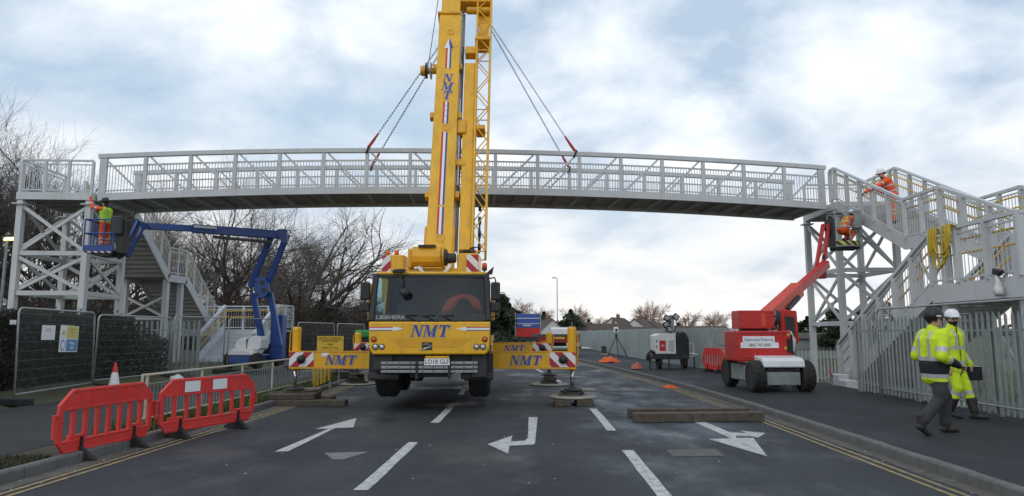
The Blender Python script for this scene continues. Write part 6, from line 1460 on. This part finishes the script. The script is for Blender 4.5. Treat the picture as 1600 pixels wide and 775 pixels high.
# ------------------------------------------------------------------ survey tripod, cloths, board, bags
tp = V((5.15, 43.0, .17)); tr = thing('survey_tripod', 'survey instrument on a dark tripod before the long fence', 'tripod', tp)
for x, y in ((-.55, 0), (.65, -.1), (.05, -.6)): b = MB(); b.tube((x, y, 0), (0, -.1, 1.25), .025, .03, 6); b.build('leg', BLK, tr)
b = MB(); b.lathe([(.12, 1.23), (.13, 1.27), (.06, 1.3), (.04, 1.42)], Matrix.Translation((0, -.1, 0)), 14); b.build('head_plate', DARK, tr)
b = MB(); b.box((0, -.1, 1.62), (.30, .2, .36)); ins = b.build('instrument', WHT, tr, bevel=.05, seg=2)
b = MB(); b.lathe([(.07, 0), (.07, .1), (.05, .1), (.01, .09)], front(0, -.2, 1.62), 14); b.build('lens', BLK, ins)
def cloth(label, c, w, d, h, seed, m):
    r2 = random.Random(seed); n = 12; b = MB(); H_ = {}
    bumps = [(r2.uniform(-.7, .7), r2.uniform(-.7, .7), r2.uniform(.25, .5), r2.uniform(.4, 1)) for _ in range(6)]
    for j in range(n + 1):
        for i in range(n + 1):
            u, v = -1 + 2 * i / n, -1 + 2 * j / n; rr = math.hypot(u, v); z = 0
            for bx, by, br, bh in bumps: z = max(z, bh * math.exp(-((u - bx) ** 2 + (v - by) ** 2) / br ** 2))
            z = z ** .6 * max(0, 1 - rr ** 4 * .7) + .08 * abs(math.sin(u * 7 + v * 3 + seed)) * (1 - min(1, rr)) + r2.uniform(0, .06)
            k = 1 - .25 * (rr > 1) * (rr - 1); b.v.append(V((u * w / 2 * k + r2.uniform(-.02, .02), v * d / 2 * k, max(.006, z * h) if rr < 1.05 else .006)))
    for j in range(n):
        for i in range(n): b.f.append((j * (n + 1) + i, j * (n + 1) + i + 1, (j + 1) * (n + 1) + i + 1, (j + 1) * (n + 1) + i)); b.m.append(0)
    b.v = [v + c for v in b.v]; o = b.build('orange_sheet', m, None, smooth=False); tag(o, label, 'sheet', 'orange sheets on the ground'); return o
cloth('crumpled orange sheet heaped on the pavement edge near the tripod', G(953, 566, .15) + V((0, .3, 0)), 1.1, 1.2, .30, 3, COAT)
cloth('small faded orange bundle on the pavement left of the lighting tower', G(995, 576, .15), .52, .5, .26, 5, mat('faded_orange_cloth', (.56, .17, .10), .85, var=.3, dirt=.6, dcol=(.15, .14, .13), dscale=5))
cloth('flat orange rag lying in the gutter by the right kerb', G(1048, 606, 0), .48, .32, .10, 8, COAT)
ab = thing('folding_board', 'small dark folding board against the long fence', 'board', (4.75, 46.5, .17), R(10))
b = MB(); b.box((0, 0, .28), (.35, .03, .55), Matrix.Rotation(-.2, 3, 'X')); b.build('panel', DARK, ab); b = MB(); b.bb(-.24, .26, -.25, .0, 0, .07); b.build('foot', CREAM, ab)
for k, (pxx, py) in enumerate(((906, 544.5), (913, 545.5), (919, 546))):
    b = MB(); p_ = G(pxx, py, .17); b.lathe([(.02, 0), (.2, .02), (.24, .09), (.16, .17), (.02, .19)], Matrix.Translation(p_) @ Matrix.Diagonal((1.3, .9, 1, 1)), 9); o = b.build('sandbag', (DARK, WHT, RENDER)[k], None, smooth=True); tag(o, ('dark', 'white', 'rightmost pale')[k] + ' sandbag at the foot of the distant fence', 'sandbag', 'sandbags by the fence')
# clutter between the left outriggers
cl = thing('timber_pile', 'pile of loose planks beside the left kerb behind the outrigger', 'timber pile', (-6.6, 22.6, .12))
for k in range(9):
    b = MB(); b.box((-6.7 + rnd.uniform(-.5, .5), 22.8 + rnd.uniform(-.6, .6), .16 + .05 * k), (1.6, .14, .04), Matrix.Rotation(rnd.uniform(-.9, .9), 3, 'Z') @ Matrix.Rotation(rnd.uniform(-.12, .12), 3, 'Y')); b.build('plank', TIMBL if k % 2 else TIMB, cl, world=True)
bk = G(534, 598, .0); b = MB(); b.box(bk + V((0, .2, .17)), (.45, .4, .34)); o = b.build('rubber_block', BLK, None, bevel=.02); tag(o, 'black block standing by the left kerb beyond the outrigger', 'block')
ys_ = thing('strap_bundle', 'yellow straps hanging below the left outrigger beam', 'strap', (AY(499, 575, 18.6).x, 18.6, .12))
for k in range(5):
    b = MB(); x = AY(493 + k * 5, 575, 18.6).x; b.path([(x, 18.6, 1.05), (x + rnd.uniform(-.04, .04), 18.58, .6), (x + rnd.uniform(-.05, .05), 18.6, .13 + .05 * k)], .035, 5); b.build('strap', ROPE, ys_, world=True)
b = MB(); x0_, x1_ = AY(489, 570, 18.6).x, AY(516, 570, 18.6).x; b.tube((x0_, 18.6, 1.06), (x1_, 18.6, 1.06), .03, .03, 6); b.tube((x0_, 18.62, .12), (x0_, 18.62, 1.06), .025, .025, 6); b.tube((x1_, 18.62, .12), (x1_, 18.62, 1.06), .025, .025, 6); b.build('stand', GALVD, ys_, world=True)
cbk = thing('concrete_block', 'pale concrete blocks at the foot of the right stairs', 'block', (8.75, 18.9, .0))
for c_, s_ in (((8.62, 19.3, .16), (.32, .5, .34)), ((8.70, 19.9, .22), (.3, .4, .46))):
    b = MB(); b.box(c_, s_); b.build('block', WHITEST, cbk, world=True, bevel=.02)
rp2 = AY(1322, 575, 20.8); tool = thing('compactor', 'red compactor plate machine by the right stair foot', 'machine', (rp2.x, 20.8, -.3))
b = MB(); b.bb(rp2.x - .28, rp2.x + .28, 20.6, 21.0, -.3, -.18); b.build('base_plate', DARK, tool, world=True); b = MB(); b.bb(rp2.x - .2, rp2.x + .22, 20.62, 20.98, -.15, .42); b.build('engine', RED, tool, world=True, bevel=.04)
b = MB(); b.path([(rp2.x - .2, 20.8, -.1), (rp2.x - .5, 20.8, .5), (rp2.x - .42, 20.8, .62)], .02, 6); b.build('handle', RED, tool, world=True)
bg = thing('plastic_sack', 'white plastic sack lying behind the pedestrian railing', 'sack', (-10.6, 19.6, .3))
b = MB(); b.lathe([(.02, 0), (.22, .03), (.28, .12), (.2, .25), (.06, .32)], Matrix.Translation((-10.75, 20.6, .13)) @ Matrix.Diagonal((.8, .7, .7, 1)), 10); b.v = [v + V((rnd.uniform(-.03, .03), 0, rnd.uniform(-.02, .02))) for v in b.v]; b.build('sack', MATS['white_plastic_bag'], bg, world=True, smooth=True)
# ------------------------------------------------------------------ trees
def grow(r2, H, tr, levels, spread=.9, lean=0.0, droop=.0, thick=1.0, lens=(.30, .50, .62, .62, .62, .6, .6)):
    trunk, crown = MB(), MB()
    def br(p, d, L_, r_, lev):
        k = 4 if lev < 2 else (3 if lev < 4 else 2); pts = [p]; dirs = [d]; q = p; dd = d
        for i in range(k):
            dd = (dd + V((r2.gauss(0, .21), r2.gauss(0, .21), r2.gauss(0, .15) + (.035 if lev > 1 else .02) - droop * (lev > 3)))).normalized(); q = q + dd * (L_ / k); pts.append(q); dirs.append(dd)
        rr = [r_ * (1 - .45 * i / k) for i in range(k + 1)]
        (trunk if lev < 1 else crown).path(pts, rr, 8 if lev == 0 else (5 if lev < 3 else 3), False)
        if lev >= len(levels): return
        n = levels[lev]
        for j in range(n):
            u = (.35 + .65 * (j + r2.random() * .6) / n) if lev else (.45 + .55 * (j + r2.random() * .5) / n); u = min(u, .99); i = min(int(u * k), k - 1); f_ = u * k - i
            pos = pts[i].lerp(pts[i + 1], f_); a = r2.uniform(0, 6.283) + j * 2.4; ax = dirs[i].orthogonal().normalized(); ay = dirs[i].cross(ax)
            ang = r2.uniform(.45, 1.0) * spread if j < n - 1 else r2.uniform(.05, .3)
            nd = (dirs[i + 1] * math.cos(ang) + (ax * math.cos(a) + ay * math.sin(a)) * math.sin(ang)).normalized()
            br(pos, nd, L_ * lens[min(lev + 1, len(lens) - 1)] * r2.uniform(.75, 1.25) * (1.55 if lev == 0 else 1), max(.0045, rr[i] * (.62 if j == n - 1 else .5) * r2.uniform(.8, 1.15)) * (1 if lev < 3 else thick), lev + 1)
    br(V((0, 0, -.2)), V((lean, 0, 1)).normalized(), H * lens[0], tr, 0)
    return trunk, crown
def bare(name, label, loc, seed, H, tr, levels, mt=BARK, mc=TWIG, group='bare winter trees', **k):
    t = thing(name, label, 'tree', loc, 0, group); a, c = grow(random.Random(seed), H, tr, levels, **k)
    a.build('trunk', mt, t); c.build('crown', mc, t); return t
def tree_copy(src, label, loc, rz, sc):
    o = copy_tree(src); o['label'] = label; place(o, loc, rz, sc); return o
def at_px(pxx, Y): return AY(pxx, 515, Y).x
def gl_(x, y): return gz(x, y)
big = bare('bare_tree', 'large spreading bare tree standing left of the crane cab', (at_px(503, 38), 38, 0), 11, 13.5, .42, (8, 6, 6, 5, 4), spread=1.05, thick=1.0)
t2 = bare('bare_tree', 'tall bare tree behind the left stair tower at the picture edge', (at_px(20, 31), 31, .6), 5, 19.0, .34, (8, 6, 6, 5, 4), spread=.62, thick=1.0)
t3 = bare('bare_tree', 'upright bare tree seen under the left part of the bridge', (at_px(335, 44), 44, .3), 23, 17.5, .32, (8, 6, 5, 5, 3), spread=.8, thick=1.0)
LOC = [(t3, 'bare tree just right of the left stair tower', 250, 42, .78), (t2, 'bare tree right behind the left tower platform', 90, 35, .95), (t3, 'bare tree between the blue boom and the bridge soffit', 400, 47, .8),
       (big, 'bare tree farther back under the middle of the bridge', 375, 55, .95), (t3, 'bare tree at the far left picture edge', -30, 33, .95), (t2, 'bare tree seen through the left tower bracing', 140, 44, .95), (t3, 'bare tree in the gap right of the mid stair landing', 300, 52, .85), (t2, 'bare tree low beside the crane cab mirror', 575, 80, .6),
       (t3, 'small bare tree far beyond the stairs', 200, 58, .85), (t2, 'bare tree behind the hedge at the left', 55, 38, 1.05), (t2, 'bare tree above the left tower railing', 110, 40, 1.0), (big, 'broad bare tree low behind the left tower legs', 75, 46, 1.0), (t3, 'bare tree far behind the blue lift mast', 425, 70, .8), (t3, 'bare tree behind the upper stair flight', 225, 48, .75)]
for i, (s_, lab, pxx, Y, sc) in enumerate(LOC):
    x = at_px(pxx, Y); tree_copy(s_, lab, (x, Y, gl_(x, Y)), rnd.uniform(0, 6.28), sc * rnd.uniform(.93, 1.05))
# distant trees on the right, low sun painted into their bark colour
pt = bare('bare_tree', 'pale bare tree behind the tall lamp post', (at_px(893, 150), 150, 0), 31, 12.0, .30, (7, 6, 5, 4, 3), mt=TWIGSUN, mc=TWIGSUN, spread=.75, thick=2.6, group='pale distant trees')
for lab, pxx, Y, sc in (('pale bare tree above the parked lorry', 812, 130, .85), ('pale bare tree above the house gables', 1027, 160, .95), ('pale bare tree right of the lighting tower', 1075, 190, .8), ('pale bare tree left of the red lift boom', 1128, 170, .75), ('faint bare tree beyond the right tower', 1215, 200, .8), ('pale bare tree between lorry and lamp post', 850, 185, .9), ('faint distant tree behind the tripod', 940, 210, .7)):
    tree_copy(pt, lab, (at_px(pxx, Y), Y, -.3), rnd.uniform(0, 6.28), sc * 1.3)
# undergrowth: dense twiggy thickets
def thicket(seed, n, h, w):
    r2 = random.Random(seed); b = MB()
    for _ in range(n):
        a = r2.uniform(0, 6.28); q = r2.random() ** .5 * w; p = V((q * math.cos(a), q * math.sin(a), -.1)); d = V((r2.gauss(0, .35), r2.gauss(0, .35), 1)).normalized(); L_ = h * r2.uniform(.5, 1.1)
        pts = [p + d * (L_ * k / 3) + V((r2.gauss(0, .1), r2.gauss(0, .1), 0)) * k for k in range(4)]; b.path(pts, [.022, .018, .012, .006], 3, False)
        for j in range(7):
            u = r2.uniform(.25, 1); i = min(2, int(u * 3)); s = pts[i].lerp(pts[i + 1], u * 3 - i); e = V((r2.gauss(0, .8), r2.gauss(0, .8), r2.uniform(-.2, .9))).normalized() * r2.uniform(.3, .9); b.path([s, s + e * .5 + V((0, 0, r2.gauss(0, .06))), s + e], [.011, .008, .005], 3, False)
            for _k in range(2):
                f_ = V((r2.gauss(0, 1), r2.gauss(0, 1), r2.gauss(0, 1))).normalized() * .3; b.path([s + e * .6, s + e * .6 + f_], [.007, .005], 3, False)
    return b
th0 = thing('bramble_thicket', 'brown bramble thicket under the spreading tree', 'thicket', (at_px(470, 36), 36, .2), 0, 'brown thickets'); thicket(3, 250, 3.0, 2.6).build('stems', mat('thicket_stem', (.062, .048, .037), .95, var=.4), th0, kind='stuff')
TL = ['below the blue boom', 'beside the mid stair landing', 'behind the white lower landing', 'behind the left tower legs', 'at the left picture edge', 'right of the spreading tree trunk', 'behind the yellow sign', 'far behind the stairs', 'beyond the mesh panels', 'behind the ivy shrub', 'left of the crane mirror', 'behind the hedge end', 'between tower and stairs', 'under the bare trees centre left']
for i, (pxx, Y, sc) in enumerate(((400, 39, 1.15), (340, 41, 1.2), (370, 46, 1.3), (90, 30, .9), (5, 27, .9), (545, 46, 1.1), (520, 58, 1.2), (280, 47, 1.25), (450, 50, 1.35), (165, 34, 1.0), (570, 70, 1.4), (40, 36, 1.3), (215, 44, 1.25), (430, 62, 1.6))):
    x = at_px(pxx, Y); o = copy_tree(th0); o['label'] = 'brown bramble thicket ' + TL[i]; place(o, (x, Y, gl_(x, Y)), rnd.uniform(0, 6.28), (sc * 1.3, sc * 1.3, sc * .95))
# ivy on the big tree and evergreens
def evergreen(name, label, loc, h, w, n, size, shape, seed, group='evergreens'):
    r2 = random.Random(seed); t = thing(name, label, 'tree', loc, 0, group); b = MB(); b.path([(0, 0, -.2), (0, 0, h * .8)], [w * .06, .03], 6); b.build('trunk', BARK, t)
    lobes = [(r2.uniform(0, 6.28), r2.random()) for _ in range(26)]; c = MB()
    for _ in range(n):
        a, u = lobes[r2.randrange(26)]; u = min(1, max(.02, u + r2.gauss(0, .05))); a += r2.gauss(0, .28); rad = shape(u) * w * (r2.random() ** .4) * (.8 + .2 * math.sin(a * 3 + u * 9)); p = V((rad * math.cos(a), rad * math.sin(a), .25 + u * h))
        x = V((r2.gauss(0, 1), r2.gauss(0, 1), r2.gauss(0, .6))).normalized(); y = x.orthogonal().normalized(); s = size * r2.uniform(.5, 1.4); c.cur = 0 if r2.random() < .7 else 1; c.add([p - x * s, p + y * s * .5, p + x * s, p - y * s * .5], [(0, 1, 2, 3)])
    c.build('crown', [EVG, IVY], t); return t
rs_ = lambda u: math.sin(min(1, u * 1.02 + .08) * math.pi) ** .6; cs_ = lambda u: (1.02 - u) ** .85
e1_ = evergreen('evergreen_tree', 'dark rounded evergreen beyond the right fence near the lamp post', (at_px(892, 120), 120, 0), 5.2, 3.4, 5200, .32, rs_, 2)
e2_ = evergreen('conifer', 'dark tall conifer just right of the crane cab', (at_px(783, 66), 66, 0), 5.0, 2.6, 6500, .28, lambda u: (1.03 - u) ** .55 * (.75 + .35 * math.sin(u * 14)), 4)
e3_ = evergreen('ivy_clump', 'dark ivy clad trunk of the spreading tree', (at_px(503, 37.7), 37.7, 0), 3.6, .9, 3800, .11, rs_, 6)
for lab, pxx, Y, sc, s_ in (('dark evergreen right of the white house', 920, 135, .8, e1_), ('dark evergreen left of the lorry', 795, 95, 1.0, e1_), ('dark conifer above the house roofs', 968, 140, .8, e2_), ('dark evergreen behind the lorry box', 850, 150, 1.1, e1_), ('dark evergreen behind the right tower legs', 1300, 90, 1.0, e1_), ('dark evergreen bush left of the right tower', 1262, 110, .8, e1_), ('dark conifer behind the crane mirror', 560, 80, .85, e2_), ('low evergreen right of the tower legs', 1352, 80, .95, e1_), ('dark evergreen far right of the hoarding', 1180, 150, .8, e1_), ('low dark evergreen below the pale trees', 1060, 180, .8, e1_), ('dark evergreen at the road bend', 765, 105, 1.1, e1_),('dark evergreen beyond the field edge', 1240, 150, .9, e1_), ('round evergreen behind the stairs foot', 1390, 75, .9, e1_)):
    o = copy_tree(s_); o['label'] = lab; place(o, (at_px(pxx, Y), Y, -.3 if pxx > 900 else 0), rnd.uniform(0, 6.28), sc)
# distant band of woodland
b = MB()
for _ in range(5200):
    x = rnd.uniform(-500, 420); Y = rnd.uniform(300, 380); h_ = (7 if x < -60 else 4.2) * (.6 + .4 * math.sin(x * .05) * math.sin(x * .017 + 1) + .2 * math.sin(x * .21)); z = rnd.random() * max(1.5, h_); a = rnd.uniform(0, 3.14); s = rnd.uniform(.8, 2.0)
    b.add([(x - s * math.cos(a), Y - s * math.sin(a), z - s * .5), (x + s * math.cos(a), Y + s * math.sin(a), z - s * .3), (x + s * .4, Y, z + s * .7), (x - s * .6, Y, z + s * .5)], [(0, 1, 2, 3)])
o = b.build('distant_woodland', mat('distant_wood', (.055, .052, .046), .95, var=.4, scale=.1), kind='stuff'); tag(o, 'distant line of woodland along the horizon', 'woodland')
# ------------------------------------------------------------------ houses
def house(label, x, Y, w, d, eave, ridge, gable_front, rz=0, wall=RENDER, chim=True, z=-.3):
    t = thing('house', label, 'house', (x, Y, z), rz, 'distant houses'); t.scale = (.8, .8, .74); b = MB()
    if gable_front: b.prism([(-w / 2, 0), (w / 2, 0), (w / 2, eave), (0, ridge), (-w / 2, eave)], front(0, d / 2, 0), d)
    else: b.prism([(-d / 2, 0), (d / 2, 0), (d / 2, eave), (0, ridge), (-d / 2, eave)], Matrix(((0, 0, 1, -w / 2), (1, 0, 0, 0), (0, 1, 0, 0), (0, 0, 0, 1))), w)
    b.build('wall', wall, t)
    half = (w if gable_front else d) / 2; sl = (ridge - eave) / half; o_ = .35; rf = None
    for sg in (-1, 1):
        b = MB()
        P_ = lambda k, l: (V((sg * k, l, ridge - sl * k + .08)) if gable_front else V((l, sg * k, ridge - sl * k + .08)))
        l0 = (d if gable_front else w) / 2 + .25; q = [P_(0, -l0), P_(half + o_, -l0), P_(half + o_, l0), P_(0, l0)]; b.add(q + [v + V((0, 0, .14)) for v in q], [(0, 1, 2, 3), (7, 6, 5, 4), (0, 4, 5, 1), (1, 5, 6, 2), (2, 6, 7, 3), (3, 7, 4, 0)]); rf = b.build('roof', ROOFM, t)
    if chim: b = MB(); cx = 0 if gable_front else w * .3; b.bb(cx - .35, cx + .35, -.3, .4, ridge - .5, ridge + 1.0); b.build('chimney', BRICKM, rf); b = MB(); b.tube((cx - .12, 0, ridge + 1), (cx - .12, 0, ridge + 1.35), .11, .1, 6); b.build('chimney_pot', BRICKM, rf)
    fy = -d / 2 - .03
    for lv, zz in ((0, 1.0), (1, 3.4)):
        if zz + 1.1 > eave + (.9 if gable_front else .1): continue
        n = max(1, int(w / 2.6))
        for i in range(n):
            xx = -w / 2 + w * (i + .5) / n; b = MB(); b.bb(xx - .65, xx + .65, fy - .02, fy + .03, zz, zz + 1.1); wi_ = b.build('window', WDECAL, t)
            for k in (-.31, .31): b = MB(); b.bb(xx + k - .27, xx + k + .27, fy - .03, fy - .015, zz + .07, zz + 1.03); b.build('pane', PANE, wi_)
    return t
def hx(pxx, Y): return at_px(pxx, Y)
house('white gabled house left of the chimney pair beyond the fence', hx(966, 128), 128, 6.5, 9, 3.6, 6.2, True, R(-25))
house('white gabled house in the middle of the roof line beyond the fence', hx(1000, 132), 132, 6.2, 9, 3.5, 6.0, True, R(-25))
house('white gabled house at the right end of the roof line', hx(1022, 138), 138, 6.0, 9, 3.2, 5.4, True, R(-25))
house('long low brown roofed bungalow left of the white gables', hx(935, 122), 122, 11, 7, 2.7, 4.6, False, R(-6), BRICKM)
house('low brown roofed building behind the lighting tower', hx(1070, 150), 150, 22, 8, 2.6, 4.4, False, 0, BRICKM)
house('bungalow with dark roof below the middle gable', hx(985, 118), 118, 9, 6, 2.4, 3.8, False, R(-6), RENDER, False)
house('small white gabled house behind the lorry', hx(856, 112), 112, 4.5, 8, 3.2, 5.4, True, R(12))
house('grey low shed beyond the field under the right tower', hx(1275, 95), 95, 14, 6, 1.9, 2.8, False, 0, GALVD, False, -.6)
house('white edged house roof right of the lamp post', hx(908, 125), 125, 6, 8, 3.0, 5.0, True, R(25))
# ------------------------------------------------------------------ lorry with flat trailer, white van
lx = hx(825, 66); lo = thing('lorry', 'blue and red lorry with flat red trailer facing away behind the crane', 'lorry', (lx, 66, 0), R(0))
b = MB(); b.bb(-1.12, 1.12, 0, 2.2, 2.05, 3.45); bx_ = b.build('load_box', mat('lorry_blue', (.05, .09, .34), .4, var=.2), lo, bevel=.05)
b = MB(); b.bb(-1.16, 1.16, -.06, -.02, 2.95, 3.05); b.bb(-1.12, 1.12, -.05, -.02, 2.45, 2.53); b.build('box_stripe', PBLUE, bx_)
b = MB(); b.bb(-.5, .3, -.05, -.01, 2.25, 2.4); b.build('box_panel', PBLUE, bx_)
b = MB(); b.bb(-1.2, 1.2, -.1, .1, 1.25, 2.08); b.build('headboard', RED, lo)
for sx in (-1, 1): b = MB(); b.bb(sx * 1.2 - .05, sx * 1.2 + .05, -.12, 0, 1.1, 3.55); b.build('stanchion', ALU, lo)
b = MB(); b.bb(-1.2, 1.2, -.2, 3.2, .8, 1.2); b.bb(-1.15, 1.15, 2.4, 4, .9, 2.9); b.build('tractor_cab', DARK, lo)
for sx in (-1, 1):
    for y in (.5, 3.0): wheel(lo, (sx * .95, y, .5), .5, .35, out=sx, lug=False, n=14)
tx = hx(873, 42); tl = thing('flat_trailer', 'low red flat trailer with orange marker boards beyond the right outrigger', 'trailer', (tx, 42, 0), R(2))
b = MB(); b.bb(-1.27, 1.27, 0, 12, 1.36, 1.52); b.build('bed', TIMB, tl); b = MB(); b.bb(-1.25, 1.25, -.06, .0, 1.02, 1.38); b.build('tail_beam', mat('trailer_red', (.22, .02, .025), .5, var=.2), tl)
for x in (-.85, .8): b = MB(); b.bb(x - .25, x + .25, -.09, -.06, .88, 1.14); b.build('tail_light', COAT, tl)
b = MB(); b.bb(-.28, .35, -.085, -.06, 1.24, 1.36); b.build('number_plate', SIGNY, tl)
for sx in (-1, 1):
    for y in (1.2, 2.4): wheel(tl, (sx * .98, y, .45), .45, .4, out=sx, lug=False, n=14)
b = MB(); b.bb(-.5, .5, 0.5, 11.5, .8, 1.35); b.build('chassis', DARK, tl)
vx = hx(877, 58); vn = thing('white_van', 'white van roof showing above the flat trailer', 'van', (vx, 58, 0), R(90))
b = MB(); b.prism([(-2.3, .35), (2.3, .35), (2.3, 1.1), (1.75, 1.25), (1.2, 1.95), (.9, 2.03), (-2.2, 2.06), (-2.3, 1.9)], front(0, .95, 0), 1.9); b.build('body', WHT, vn, bevel=.08, seg=2)
b = MB(); b.prism([(.35, 1.25), (1.6, 1.25), (1.15, 1.85), (.35, 1.85)], front(0, -.955, 0), .01); b.build('side_window', PANE, vn)
b = MB(); b.add([(1.73, -.8, 1.30), (1.73, .8, 1.30), (1.24, .75, 1.92), (1.24, -.75, 1.92)], [(0, 1, 2, 3)]); b.build('windscreen', PANE, vn)
for x in (-1.4, 1.45):
    for sy in (-.85, .85):
        b = MB(); b.lathe([(.2, -.1), (.33, -.1), (.34, .1), (.2, .1)], Matrix.Translation((x, sy, .34)) @ Matrix.Rotation(R(90), 4, 'X'), 16); b.build('wheel', RUB, vn)
# ------------------------------------------------------------------ street lamps
def lamp(label, x, Y, h, arm=0.6, lit=None, z=0):
    t = thing('street_lamp', label, 'street lamp', (x, Y, z), 0, 'street lamps'); b = MB(); b.path([(0, 0, 0), (0, 0, 1.2), (0, 0, 1.25), (0, 0, h)], [.09, .09, .06, .05], 8); b.build('column', GALVD, t)
    b = MB(); b.path([(0, 0, h), (arm * .6, 0, h + .06), (arm, 0, h + .06)], .03, 6); b.build('bracket', GALVD, t)
    b = MB(); b.prism([(arm - .35, 0), (arm + .30, .03), (arm + .22, .13), (arm - .30, .13)], front(0, .1, h), .2); b.build('lantern', lit or GALVD, t, bevel=.02)
lamp('tall grey street lamp rising above the lorry and fence', hx(871, 88), 88, 8.6, -.3)
lamp('thin grey street lamp right of the crane cab', hx(789, 108), 108, 7.9, -.4)
lamp('lit yellow street lamp at the left picture edge', hx(-2, 27), 27, 4.75, .25, emat('lamp_glow', (1.0, .86, .35), 2.2), .6)
cam3 = thing('road_sign', 'small red and white road sign beyond the mesh panels', 'sign', (hx(508, 45), 45, .1)); b = MB(); b.tube((0, 0, 0), (0, 0, 2.4), .03, .03, 6); b.build('post', GALVD, cam3)
b = MB(); b.bb(-.3, .3, -.05, -.03, 1.95, 2.5); b.build('board', DARK, cam3); b = MB(); b.bb(-.2, .2, -.06, -.05, 2.05, 2.3); b.build('red_panel', REDD, cam3); b = MB(); b.bb(-.1, .1, -.065, -.06, 2.12, 2.24); b.build('white_panel', WDECAL, cam3)
gv = thing('green_machine', 'bright green machine behind the left rear outrigger', 'machine', (hx(572, 34), 34, 0)); b = MB(); b.bb(-.6, .5, 0, 1.2, 1.35, 1.75); b.build('body', mat('machine_green', (.03, .28, .06), .45, var=.15), gv, bevel=.08); b = MB(); b.bb(-.6, .9, .1, 2.2, .45, 1.34); b.build('lower_body', DARK, gv)
for x in (-.45, .6):
    b = MB(); b.lathe([(.2, -.12), (.42, -.12), (.42, .12), (.2, .12)], Matrix.Translation((x, .2, .42)) @ Matrix.Rotation(R(90), 4, 'X'), 16); b.build('wheel', RUB, gv)
